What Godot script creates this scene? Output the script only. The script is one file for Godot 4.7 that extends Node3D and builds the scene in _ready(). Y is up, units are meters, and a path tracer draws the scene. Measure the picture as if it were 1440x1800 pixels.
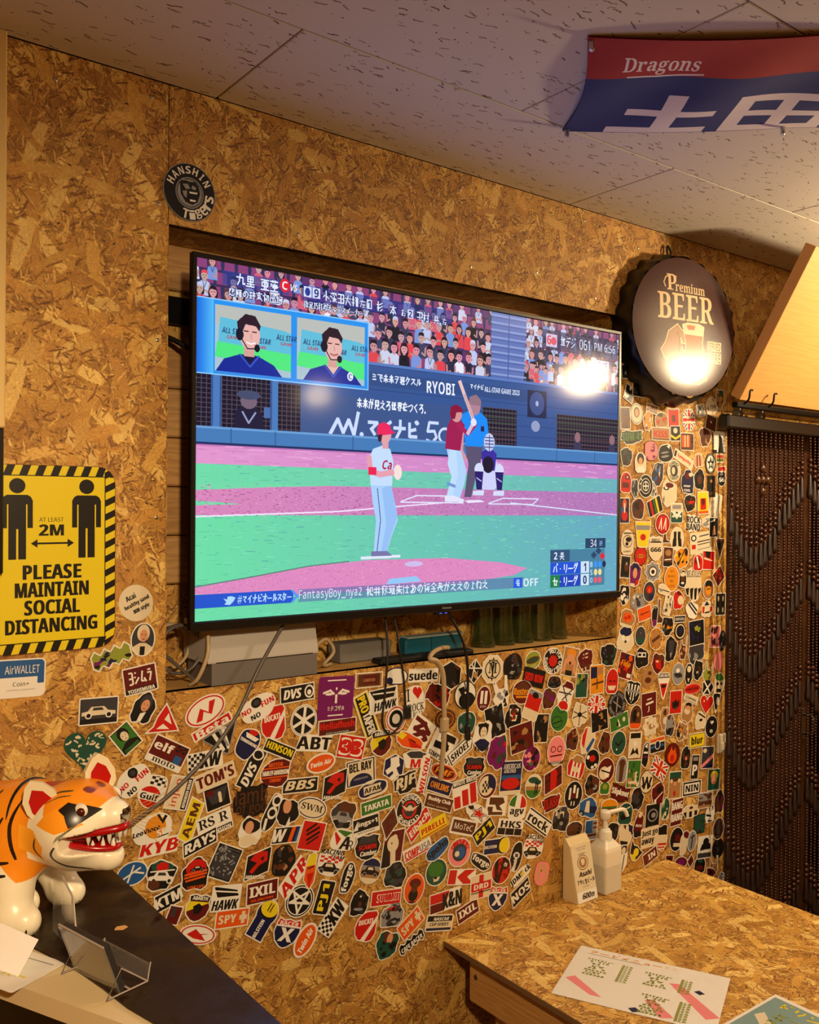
extends Node3D

# The bar corner: particle-board wall (front face z = 0, x runs right along it), ceiling at 2.336 m, camera 1.49 m in front of the wall.

const CEIL := 2.336
const WALL_GROUP := "stickers covering the particle board wall"

# ---------------------------------------------------------------- geometry collector
class Geo:
	var v := PackedVector3Array()
	var n := PackedVector3Array()
	var c := PackedColorArray()
	var uv := PackedVector2Array()
	var col := Color.WHITE
	var xf := Transform3D()

	func vert(p: Vector3, nn: Vector3, t := Vector2.ZERO) -> void:
		v.append(xf * p)
		n.append((xf.basis * nn).normalized())
		c.append(col)
		uv.append(t)

	# corners counter-clockwise seen from outside
	func tri(a: Vector3, b: Vector3, d: Vector3, ta := Vector2.ZERO, tb := Vector2.ZERO, td := Vector2.ZERO) -> void:
		var nn := (b - a).cross(d - a)
		if nn.length_squared() < 1e-20:
			return
		nn = nn.normalized()
		vert(a, nn, ta)
		vert(d, nn, td)
		vert(b, nn, tb)

	func quad(a: Vector3, b: Vector3, d: Vector3, e: Vector3) -> void:
		tri(a, b, d, Vector2(0, 1), Vector2(1, 1), Vector2(1, 0))
		tri(a, d, e, Vector2(0, 1), Vector2(1, 0), Vector2(0, 0))

	func squad(p: Array, q: Array, t: Array) -> void:
		var gn: Vector3 = (p[2] - p[0]).cross(p[3] - p[1])
		var order := [0, 2, 1, 0, 3, 2] if gn.dot(q[0] + q[1] + q[2] + q[3]) >= 0 else [0, 1, 2, 0, 2, 3]
		for k in order:
			vert(p[k], q[k], t[k])

	func box(at: Vector3, size: Vector3, bevel := 0.0) -> void:
		var h := size / 2.0
		var b := minf(bevel, minf(h.x, minf(h.y, h.z)) * 0.9)
		for ax in 3:
			var i1 := (ax + 1) % 3
			var i2 := (ax + 2) % 3
			for s in [-1.0, 1.0]:
				var p := []
				for k in [[-1, -1], [1, -1], [1, 1], [-1, 1]]:
					var q := Vector3.ZERO
					q[ax] = s * h[ax]
					q[i1] = k[0] * s * (h[i1] - b)
					q[i2] = k[1] * (h[i2] - b)
					p.append(at + q)
				quad(p[0], p[1], p[2], p[3])
		if b <= 0.0:
			return
		for ax in 3:
			var i1 := (ax + 1) % 3
			var i2 := (ax + 2) % 3
			for s1 in [-1.0, 1.0]:
				for s2 in [-1.0, 1.0]:
					var p := []
					for k in [[-1, 0], [1, 0], [1, 1], [-1, 1]]:
						var q := Vector3.ZERO
						q[ax] = k[0] * (h[ax] - b)
						q[i1] = s1 * (h[i1] if k[1] == 0 else h[i1] - b)
						q[i2] = s2 * (h[i2] - b if k[1] == 0 else h[i2])
						p.append(at + q)
					if s1 * s2 > 0:
						quad(p[0], p[1], p[2], p[3])
					else:
						quad(p[1], p[0], p[3], p[2])
		for sx in [-1.0, 1.0]:
			for sy in [-1.0, 1.0]:
				for sz in [-1.0, 1.0]:
					var a := at + Vector3(sx * h.x, sy * (h.y - b), sz * (h.z - b))
					var d := at + Vector3(sx * (h.x - b), sy * h.y, sz * (h.z - b))
					var e := at + Vector3(sx * (h.x - b), sy * (h.y - b), sz * h.z)
					if sx * sy * sz > 0:
						tri(a, d, e)
					else:
						tri(a, e, d)

	# flat sheet facing +z, uv from the bounds given
	func sheet(poly: PackedVector2Array, z: float, bounds := Rect2(0, 0, 1, 1)) -> void:
		var idx := Geometry2D.triangulate_polygon(poly)
		for k in range(0, idx.size(), 3):
			var a := poly[idx[k]]
			var b := poly[idx[k + 1]]
			var d := poly[idx[k + 2]]
			if (b - a).cross(d - a) < 0:
				var m := b
				b = d
				d = m
			tri(Vector3(a.x, a.y, z), Vector3(b.x, b.y, z), Vector3(d.x, d.y, z), _t(a, bounds), _t(b, bounds), _t(d, bounds))

	func _t(p: Vector2, r: Rect2) -> Vector2:
		return Vector2((p.x - r.position.x) / r.size.x, 1.0 - (p.y - r.position.y) / r.size.y)

	func prism(poly: PackedVector2Array, z0: float, z1: float, bounds := Rect2(0, 0, 1, 1)) -> void:
		var p := poly
		if Geometry2D.is_polygon_clockwise(p):
			p = p.duplicate()
			p.reverse()
		sheet(p, z1, bounds)
		var idx := Geometry2D.triangulate_polygon(p)
		for k in range(0, idx.size(), 3):
			var a := p[idx[k]]
			var b := p[idx[k + 1]]
			var d := p[idx[k + 2]]
			if (b - a).cross(d - a) > 0:
				var m := b
				b = d
				d = m
			tri(Vector3(a.x, a.y, z0), Vector3(b.x, b.y, z0), Vector3(d.x, d.y, z0), _t(a, bounds), _t(b, bounds), _t(d, bounds))
		for k in p.size():
			var a := p[k]
			var b := p[(k + 1) % p.size()]
			quad(Vector3(a.x, a.y, z0), Vector3(b.x, b.y, z0), Vector3(b.x, b.y, z1), Vector3(a.x, a.y, z1))

	# profile of (radius, height) turned about y
	func lathe(prof: Array, seg := 24, wave := 0.0, waves := 0) -> void:
		var rows := []
		for k in prof.size():
			var a: Vector2 = prof[maxi(k - 1, 0)]
			var b: Vector2 = prof[mini(k + 1, prof.size() - 1)]
			var tn := (b - a).normalized()
			var row := []
			for s in seg + 1:
				var th := TAU * s / seg
				var r: float = prof[k].x * (1.0 + wave * cos(th * waves))
				row.append([Vector3(cos(th) * r, prof[k].y, sin(th) * r), Vector3(cos(th) * tn.y, -tn.x, sin(th) * tn.y), Vector2(float(s) / seg, float(k) / maxf(prof.size() - 1, 1))])
			rows.append(row)
		for k in prof.size() - 1:
			for s in seg:
				var a = rows[k][s]
				var b = rows[k][s + 1]
				var d = rows[k + 1][s + 1]
				var e = rows[k + 1][s]
				squad([b[0], a[0], e[0], d[0]], [b[1], a[1], e[1], d[1]], [b[2], a[2], e[2], d[2]])

	func ball(at: Vector3, r: Vector3, seg := 12, rings := 8) -> void:
		for k in rings:
			for s in seg:
				var q := []
				var m := []
				for w in [[s + 1, k], [s, k], [s, k + 1], [s + 1, k + 1]]:
					var th: float = TAU * w[0] / seg
					var ph: float = PI * w[1] / rings - PI / 2.0
					var d := Vector3(cos(ph) * cos(th), sin(ph), cos(ph) * sin(th))
					q.append(at + d * r)
					m.append((d / r).normalized())
				squad(q, m, [Vector2(), Vector2(), Vector2(), Vector2()])

	func tube(path: PackedVector3Array, rad, seg := 8, flat := 1.0, caps := true) -> void:
		var rows := []
		var up := Vector3.UP
		for k in path.size():
			var d := (path[mini(k + 1, path.size() - 1)] - path[maxi(k - 1, 0)]).normalized()
			if absf(d.dot(up)) > 0.95 and k == 0:
				up = Vector3(0.3, 0.1, 1.0).normalized()
			var side := d.cross(up).normalized()
			up = side.cross(d).normalized()
			var r: float = rad[k] if rad is Array else rad
			var row := []
			for s in seg + 1:
				var th := TAU * s / seg
				var o := side * cos(th) + up * sin(th) * flat
				row.append([path[k] + o * r, (side * cos(th) + up * sin(th) / flat).normalized()])
			rows.append(row)
		for k in path.size() - 1:
			for s in seg:
				var a = rows[k][s]
				var b = rows[k][s + 1]
				var d = rows[k + 1][s + 1]
				var e = rows[k + 1][s]
				squad([a[0], b[0], d[0], e[0]], [a[1], b[1], d[1], e[1]], [Vector2(), Vector2(), Vector2(), Vector2()])
		if caps:
			for s in seg:
				tri(path[0], rows[0][s + 1][0], rows[0][s][0])
				tri(path[-1], rows[-1][s][0], rows[-1][s + 1][0])

	func mesh() -> ArrayMesh:
		var arr := []
		arr.resize(Mesh.ARRAY_MAX)
		arr[Mesh.ARRAY_VERTEX] = v
		arr[Mesh.ARRAY_NORMAL] = n
		arr[Mesh.ARRAY_COLOR] = c
		arr[Mesh.ARRAY_TEX_UV] = uv
		var m := ArrayMesh.new()
		if v.size():
			m.add_surface_from_arrays(Mesh.PRIMITIVE_TRIANGLES, arr)
		return m

# ---------------------------------------------------------------- picture painter (for flat print and the screen)
class Canvas:
	var im: Image
	var w: int
	var h: int

	func _init(ww: int, hh: int, fill: Color) -> void:
		w = ww
		h = hh
		im = Image.create(w, h, false, Image.FORMAT_RGBA8)
		im.fill(fill)

	func poly(p: PackedVector2Array, col: Color) -> void:
		var y0 := 1e9
		var y1 := -1e9
		for q in p:
			y0 = minf(y0, q.y)
			y1 = maxf(y1, q.y)
		var cnt := p.size()
		for y in range(maxi(0, int(ceil(y0 - 0.5))), mini(h - 1, int(floor(y1 - 0.5))) + 1):
			var yc := y + 0.5
			var xs: Array[float] = []
			for k in cnt:
				var a := p[k]
				var b := p[(k + 1) % cnt]
				if (a.y <= yc) != (b.y <= yc):
					xs.append(a.x + (yc - a.y) / (b.y - a.y) * (b.x - a.x))
			xs.sort()
			for k in range(0, xs.size() - 1, 2):
				var xa := int(round(xs[k]))
				var xb := int(round(xs[k + 1]))
				if xb > xa:
					if col.a < 1.0:
						for x in range(maxi(xa, 0), mini(xb, w)):
							im.set_pixel(x, y, im.get_pixel(x, y).lerp(Color(col, 1.0), col.a))
					else:
						im.fill_rect(Rect2i(xa, y, xb - xa, 1), col)

	func rect(x0: float, y0: float, x1: float, y1: float, col: Color) -> void:
		poly(PackedVector2Array([Vector2(x0, y0), Vector2(x1, y0), Vector2(x1, y1), Vector2(x0, y1)]), col)

	func pts(a: Array, col: Color) -> void:
		var p := PackedVector2Array()
		for k in range(0, a.size(), 2):
			p.append(Vector2(a[k], a[k + 1]))
		poly(p, col)

	func oval(cx: float, cy: float, rx: float, ry: float, col: Color, turn := 0.0) -> void:
		var p := PackedVector2Array()
		for k in 28:
			p.append(Vector2(cx, cy) + Vector2(cos(TAU * k / 28) * rx, sin(TAU * k / 28) * ry).rotated(turn))
		poly(p, col)

	func line(a: Array, width: float, col: Color) -> void:
		for k in range(0, a.size() - 2, 2):
			var p := Vector2(a[k], a[k + 1])
			var q := Vector2(a[k + 2], a[k + 3])
			if p.distance_to(q) < 0.01:
				continue
			var s := (q - p).normalized().orthogonal() * width / 2.0
			var e := (q - p).normalized() * width * 0.25
			poly(PackedVector2Array([p + s - e, q + s + e, q - s + e, p - s - e]), col)

	func tris(t: PackedVector2Array, col: Color) -> void:
		for k in range(0, t.size(), 3):
			poly(PackedVector2Array([t[k], t[k + 1], t[k + 2]]), col)

	func texture() -> ImageTexture:
		return ImageTexture.create_from_image(im)

# ---------------------------------------------------------------- lettering
var fonts := {}
var letter_cache := {}

func font_of(style: String) -> SystemFont:
	var key := "s" if style == "s" else "m" if style == "m" else "p" if style == "" else "b"
	if not fonts.has(key):
		var f := SystemFont.new()
		f.font_names = PackedStringArray(["Droid Serif" if key == "s" else "Droid Sans Mono" if key == "m" else "Droid Sans"])
		f.font_weight = 700 if key == "b" or key == "s" else 400
		fonts[key] = f
	return fonts[key]

# triangles of a word, scaled into the unit box centred on zero
func letters(text: String, style: String) -> PackedVector2Array:
	var key := text + "|" + style
	if letter_cache.has(key):
		return letter_cache[key]
	var t := TextMesh.new()
	t.font = font_of(style)
	t.text = text
	t.font_size = 64
	t.depth = 0.0
	t.curve_step = 6.0
	var out := PackedVector2Array()
	var arr := t.get_mesh_arrays()
	if arr.size() and arr[Mesh.ARRAY_VERTEX] != null:
		var vs: PackedVector3Array = arr[Mesh.ARRAY_VERTEX]
		var idx = arr[Mesh.ARRAY_INDEX]
		if idx == null:
			idx = range(vs.size())
		for k in idx:
			var p := vs[k]
			out.append(Vector2(p.x + (p.y * 0.22 if style == "i" else 0.0), p.y))
	if out.size():
		var r := Rect2(out[0], Vector2.ZERO)
		for p in out:
			r = r.expand(p)
		for k in out.size():
			out[k] = (out[k] - r.get_center()) / r.size
	letter_cache[key] = out
	return out

# Japanese characters as brush strokes on a ten by ten grid, y down
const STROKES := {
	"マ": "128245 3568", "イ": "8115 5359", "ナ": "0494 505529", "ビ": "212888 2574 7081 8091", "オ": "0393 6069 6318", "ー": "0595",
	"ル": "313519 616895", "ス": "128218 5598", "タ": "4015 328229 3577", "パ": "3318 6288 8090918180", "・": "4555", "リ": "2126 717559",
	"グ": "4015 328229 7081 8091", "セ": "0494 9467 313888", "テ": "2181 0494 545529", "デ": "2171 0484 545529 7081 8091", "ジ": "2132 1425 1985 7081 8091",
	"チ": "7121 0494 515529", "ャ": "1686 8668 3469", "ン": "1133 1995", "メ": "8119 2378", "カ": "03938868 403519", "ク": "4015 328229",
	"ヲ": "118139 1474", "ミ": "2172 2474 2787", "ド": "3139 3576 7081 8091", "ニ": "2272 0898", "ュ": "3474 7478 2888", "フ": "128229", "ア": "118164 535639",
	"サ": "0393 3036 707549", "ヒ": "212888 2574", "ヨ": "21818929 2585", "シ": "2132 1425 1985", "ム": "411888 6699", "ラ": "2171 138349",
	"ゴ": "218188 1888 7081 8091", "ザ": "0393 3036 707549 8091", "の": "524727153261947859", "で": "01918153556889 7485 8394", "が": "03636859 4019 7285 8081",
	"見": "2181862621 2383 2585 3619 676999", "え": "4161 138318 4668 6899", "ぇ": "4161 138318 4668 6899", "る": "2181166474867959", "を": "0282 501657 94352888",
	"つ": "0472938649", "く": "712479", "。": "1828291918", "は": "1119 3393 61685848 6789", "あ": "1282 4048 641829397394867859", "よ": "5158 5383 583848 5879",
	"ね": "2029 0432 3217 327293877967 7799", "九": "0373789897 403619", "里": "2181852521 2383 5159 1797 0999", "亜": "0191 1383861613 4149 6169 0999",
	"蓮": "0191 3032 6062 3484863634 3595 5358 1315 0999", "悲": "4015 6065 1131 1333 6191 6393 2618 374888 8797", "願": "0151 1119 2343463623 5191 6383886863 6585 7279",
	"球": "0141 2128 0545 0848 5292 7079 6455 8495", "宴": "4050 0191 2363653523 3787 4618 7699", "初": "2030 0341 2329 3547 5292 928879 7258", "出": "5059 2124 8184 2484 1519 9599 1999",
	"場": "2028 0343 0848 5191946454 4595 6669 9589", "小": "5059 3416 6597", "深": "1122 0435 0919 3191 5143 7193 3696 6369 6549 6599", "田": "11919919 11 5159 1595",
	"大": "0393 503519 5599", "翔": "0343 2029 0646 5191 7179 9199 5464 8494", "左": "0292 402519 4696 6669 4999", "俊": "2013 1319 6042 4292 6345 7395 4698 8648", "足": "2171742421 5458 5686 3518 2899",
	"巧": "0141 2128 0848 5191 6264 64949879", "打": "2029 0343 0746 5191 7179 5979", "杉": "2029 0343 2317 2337 8143 8446 8759", "本": "0292 5059 5218 5298 3777", "右": "0292 402519 3585893935",
	"中": "11919616 11 5059", "村": "2029 0343 2317 2337 5393 808959 6576", "晃": "2171752521 2373 0696 3719 677999", "未": "2282 0595 5059 5518 5598", "来": "2282 3344 7364 0595 5059 5518 5598",
	"軽": "0141 1343463613 2129 0747 5191 9155 5195 5696 7579 4999", "世": "0494 2128 5157 8157 5787 2898", "界": "2181842421 2383 5154 5416 5496 3639 6669", "松": "2029 0343 2317 2337 6145 8195 6457 5888 7799",
	"井": "0393 0696 3139 7179", "稼": "4011 0343 2129 2337 5191 6393 7355 6597 6759", "頭": "0141 1343463613 0747 5191 6383886863 6585 6759 8799", "央": "1252923216 1595 5058 5519 5599",
	"襟": "1020 0242 2229 3547 5191 6357 9357 6696 7679", "金": "5013 5093 3464 1686 5459 0999", "髪": "2161 2364 2161 7153 9365 0595 4018 5699", "地": "2028 0343 0848 51588898 7177 4492", "表": "2181 2383 0595 5055 5519 4699",
	"青": "2181 1383 0595 5055 36868936 3888", "土": "2484 5159 0999", "生": "3115 2383 2686 5059 1999",
}

# strokes of a line of Japanese text as point lists in the unit box (x right, y up)
func strokes(text: String) -> Array:
	var out := []
	var count := text.length()
	for k in count:
		var ch := text[k]
		if not STROKES.has(ch):
			continue
		for s in STROKES[ch].split(" ", false):
			var p := PackedVector2Array()
			for q in range(0, s.length() - 1, 2):
				p.append(Vector2((k + 0.08 + int(s[q]) / 9.0 * 0.84) / count - 0.5, 0.5 - int(s[q + 1]) / 9.0))
			out.append(p)
	return out

func put_text(cv: Canvas, text: String, style: String, cx: float, cy: float, w: float, h: float, col: Color, tilt := 0.0) -> void:
	var t := letters(text, style)
	var o := PackedVector2Array()
	for p in t:
		o.append(Vector2(cx, cy) + Vector2(p.x * w, -p.y * h).rotated(tilt))
	cv.tris(o, col)

func put_japanese(cv: Canvas, text: String, cx: float, cy: float, w: float, h: float, width: float, col: Color) -> void:
	for s in strokes(text):
		var a := []
		for p in s:
			a.append(cx + p.x * w)
			a.append(cy - p.y * h)
		cv.line(a, width, col)

# ---------------------------------------------------------------- nodes, names, labels
var used := {}

func numbered(called: String) -> String:
	used[called] = used.get(called, -1) + 1
	return called if used[called] == 0 else "%s_%03d" % [called, used[called]]

func tag(o: Node, label: String, category: String, group := "") -> void:
	o.set_meta("label", label)
	o.set_meta("category", category)
	if group:
		o.set_meta("group", group)

func thing(called: String, label: String, category: String, at := Vector3.ZERO, turn := 0.0, group := "") -> Node3D:
	var o := Node3D.new()
	o.name = numbered(called)
	add_child(o)
	o.position = at
	o.rotation.y = turn
	tag(o, label, category, group)
	return o

func piece(parent: Node, called: String, g, m: Material) -> MeshInstance3D:
	var o := MeshInstance3D.new()
	o.name = called
	o.mesh = g.mesh() if g is Geo else g
	o.material_override = m
	o.cast_shadow = GeometryInstance3D.SHADOW_CASTING_SETTING_ON
	parent.add_child(o, true)
	return o

func single(called: String, g, m: Material, at: Vector3, label: String, category: String, group := "") -> MeshInstance3D:
	var o := piece(self, numbered(called), g, m)
	o.position = at
	tag(o, label, category, group)
	return o

func structure(called: String, g, m: Material) -> MeshInstance3D:
	var o := piece(self, called, g, m)
	o.set_meta("kind", "structure")
	return o

func boxed(at: Vector3, size: Vector3, bevel := 0.0) -> Geo:
	var g := Geo.new()
	g.box(at, size, bevel)
	return g

func smooth_path(p: Array, per := 6) -> PackedVector3Array:
	var out := PackedVector3Array()
	for k in p.size() - 1:
		var a: Vector3 = p[maxi(k - 1, 0)]
		var b: Vector3 = p[k]
		var d: Vector3 = p[k + 1]
		var e: Vector3 = p[mini(k + 2, p.size() - 1)]
		for s in per:
			out.append(b.cubic_interpolate(d, a, e, float(s) / per))
	out.append(p[-1])
	return out

# ---------------------------------------------------------------- materials
var mats := {}

func mat(key: String, col := Color.WHITE, rough := 0.6, metal := 0.0) -> StandardMaterial3D:
	if not mats.has(key):
		var m := StandardMaterial3D.new()
		m.resource_name = key
		m.albedo_color = col
		m.roughness = rough
		m.metallic = metal
		mats[key] = m
	return mats[key]

func print_mat(key: String, tex: Texture2D, rough := 0.5) -> StandardMaterial3D:
	var m := mat(key, Color.WHITE, rough)
	m.albedo_texture = tex
	return m

func glass(key: String, col: Color, alpha: float, rough := 0.05) -> StandardMaterial3D:
	var m := mat(key, Color(col, alpha), rough)
	m.transparency = BaseMaterial3D.TRANSPARENCY_ALPHA
	return m

# strands of pressed wood: small flake pictures with fibre lines and ragged ends, laid over each other many times
func strand_board(rng: RandomNumberGenerator, size: int, count: int, tones: Array) -> Array:
	var base := Image.create(size, size, false, Image.FORMAT_RGBA8)
	base.fill(tones[0])
	var relief := Image.create(size, size, false, Image.FORMAT_RGBA8)
	relief.fill(Color(0.4, 0.4, 0.4))
	var fibre := FastNoiseLite.new()
	fibre.seed = 77
	fibre.frequency = 0.09
	var flakes := []
	var large := 40
	var total := 260
	for k in total:
		var big := k < large
		var ln := rng.randf_range(48.0, 130.0) if big else rng.randf_range(5.0, 32.0)
		var wd := rng.randf_range(10.0, 34.0) if big else rng.randf_range(1.0, 4.8)
		var ang := rng.randf_range(0.0, PI)
		var tone: Color = tones[rng.randi_range(1, tones.size() - 1)]
		if big:
			tone = tones[[1, 2, 3, 6, 8, 5][k % 6]]
		var shift := rng.randf_range(-0.07, 0.06)
		tone = Color(clampf(tone.r + shift, 0, 1), clampf(tone.g + shift * 0.9, 0, 1), clampf(tone.b + shift * 0.6, 0, 1))
		if not big and rng.randf() < 0.055:
			tone = Color(0.2, 0.1, 0.05).lerp(Color(0.1, 0.05, 0.03), rng.randf())
			ln = rng.randf_range(3.0, 11.0)
			wd = rng.randf_range(1.2, 3.6)
		var half := int(ceil(ln / 2.0)) + 3
		var im := Image.create(half * 2, half * 2, false, Image.FORMAT_RGBA8)
		var hm := Image.create(half * 2, half * 2, false, Image.FORMAT_RGBA8)
		im.fill(Color(tone, 0.0))
		hm.fill(Color(0.5, 0.5, 0.5, 0.0))
		var level := rng.randf_range(0.15, 0.9)
		var skew := rng.randf_range(-0.7, 0.7)
		var bend := rng.randf_range(-0.012, 0.012)
		var taper := rng.randf_range(0.0, 0.5)
		var ca := cos(ang)
		var sa := sin(ang)
		for y in half * 2:
			for x in half * 2:
				var dx := x - half + 0.5
				var dy := y - half + 0.5
				var u := dx * ca + dy * sa
				var w := -dx * sa + dy * ca + bend * u * u * 0.3
				var n1 := fibre.get_noise_2d(u * 0.7 + k * 91.0, w * 9.0)
				var n2 := fibre.get_noise_2d(u * 2.2 + 400.0, w * 2.2 + k * 37.0)
				var edge := minf(wd * (0.5 - taper * absf(u) / ln) - absf(w) + n2 * 1.4, ln / 2.0 - absf(u + w * skew) + n1 * 7.0)
				if edge > -0.5:
					var st := n1 * 0.2 + n2 * 0.1
					var a := clampf(edge + 0.5, 0.0, 1.0) * (0.86 if big else 0.9)
					im.set_pixel(x, y, Color(clampf(tone.r + st, 0, 1), clampf(tone.g + st * 0.85, 0, 1), clampf(tone.b + st * 0.55, 0, 1), a))
					var hv := clampf(level + st * 1.6, 0.0, 1.0)
					hm.set_pixel(x, y, Color(hv, hv, hv, a))
		flakes.append([im, hm])
	for k in count:
		var f = flakes[rng.randi_range(large, total - 1)] if rng.randf() > 0.032 else flakes[rng.randi_range(0, large - 1)]
		var s: int = f[0].get_width()
		var px := rng.randi_range(-s, size - 1)
		var py := rng.randi_range(-s, size - 1)
		for ox in [0, size]:
			for oy in [0, size]:
				if (ox and px >= 0) or (oy and py >= 0):
					continue
				base.blend_rect(f[0], Rect2i(0, 0, s, s), Vector2i(px + ox, py + oy))
				relief.blend_rect(f[1], Rect2i(0, 0, s, s), Vector2i(px + ox, py + oy))
	return [ImageTexture.create_from_image(base), ImageTexture.create_from_image(relief)]

func board_mat(key: String, pics: Array, metres: float, offset: Vector3, tint: Color, rough := 0.62) -> StandardMaterial3D:
	var m := mat(key, tint, rough)
	m.albedo_texture = pics[0]
	m.heightmap_enabled = true
	m.heightmap_texture = pics[1]
	m.heightmap_scale = 0.2
	m.uv1_triplanar = true
	m.uv1_world_triplanar = true
	m.uv1_scale = Vector3.ONE / metres
	m.uv1_offset = offset
	m.uv1_triplanar_sharpness = 8.0
	return m

# plain sawn wood: long grain lines with a few knots, grain along u
func wood_picture(rng: RandomNumberGenerator, w: int, h: int, pale: Color, dark: Color, knots: int) -> ImageTexture:
	var noise := FastNoiseLite.new()
	noise.seed = rng.randi()
	noise.frequency = 0.02
	var im := Image.create(w, h, false, Image.FORMAT_RGBA8)
	var spots := []
	for k in knots:
		spots.append(Vector2(rng.randf() * w, rng.randf() * h))
	for y in h:
		for x in w:
			var yy := float(y)
			var ring := 0.0
			for s in spots:
				var dx: float = (x - s.x) * 0.35
				var dy: float = y - s.y
				var d2 := dx * dx + dy * dy
				yy += 160.0 * dy / (d2 + 60.0)
				if d2 < 30.0:
					ring = 1.0 - d2 / 30.0
			var g := 0.5 + 0.5 * sin(yy * 0.42 + noise.get_noise_2d(x * 0.25, yy * 1.4) * 7.0)
			g = g * 0.55 + 0.45 * (0.5 + 0.5 * noise.get_noise_2d(x * 0.4, yy * 9.0))
			im.set_pixel(x, y, pale.lerp(dark, clampf(g * 0.75 + ring * 0.6, 0.0, 1.0)))
	return ImageTexture.create_from_image(im)

# ---------------------------------------------------------------- stickers: cut shape, white edge, printed layers
const INK := {
	"w": Color(0.86, 0.85, 0.82), "c": Color(0.82, 0.77, 0.66), "k": Color(0.06, 0.055, 0.06), "e": Color(0.2, 0.2, 0.22), "s": Color(0.52, 0.52, 0.54),
	"r": Color(0.72, 0.1, 0.08), "d": Color(0.34, 0.06, 0.08), "o": Color(0.82, 0.32, 0.08), "a": Color(0.82, 0.52, 0.1), "y": Color(0.84, 0.76, 0.12),
	"g": Color(0.2, 0.42, 0.14), "l": Color(0.52, 0.56, 0.2), "q": Color(0.1, 0.28, 0.22), "n": Color(0.08, 0.1, 0.26), "b": Color(0.12, 0.32, 0.56),
	"p": Color(0.42, 0.06, 0.36), "i": Color(0.86, 0.5, 0.52), "f": Color(0.78, 0.56, 0.42), "t": Color(0.62, 0.46, 0.28), "m": Color(0.32, 0.17, 0.1),
	"j": Color(0.46, 0.57, 0.57),
}
var paint: StandardMaterial3D

func ink(k: String) -> Color:
	return INK.get(k, Color.MAGENTA).srgb_to_linear()

func pv(a: Array) -> PackedVector2Array:
	var p := PackedVector2Array()
	for k in range(0, a.size(), 2):
		p.append(Vector2(a[k], a[k + 1]))
	return p

func oval(cx: float, cy: float, rx: float, ry: float, n := 28) -> PackedVector2Array:
	var p := PackedVector2Array()
	for k in n:
		p.append(Vector2(cx + cos(TAU * k / n) * rx, cy + sin(TAU * k / n) * ry))
	return p

func round_box(w: float, h: float, r: float, n := 4) -> PackedVector2Array:
	var p := PackedVector2Array()
	for c in 4:
		var o := Vector2((w - r) * (1 if c == 0 or c == 3 else -1), (h - r) * (1 if c < 2 else -1))
		for k in n + 1:
			var th := PI / 2 * c + PI / 2 * k / n
			p.append(o + Vector2(cos(th), sin(th)) * r)
	return p

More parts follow.
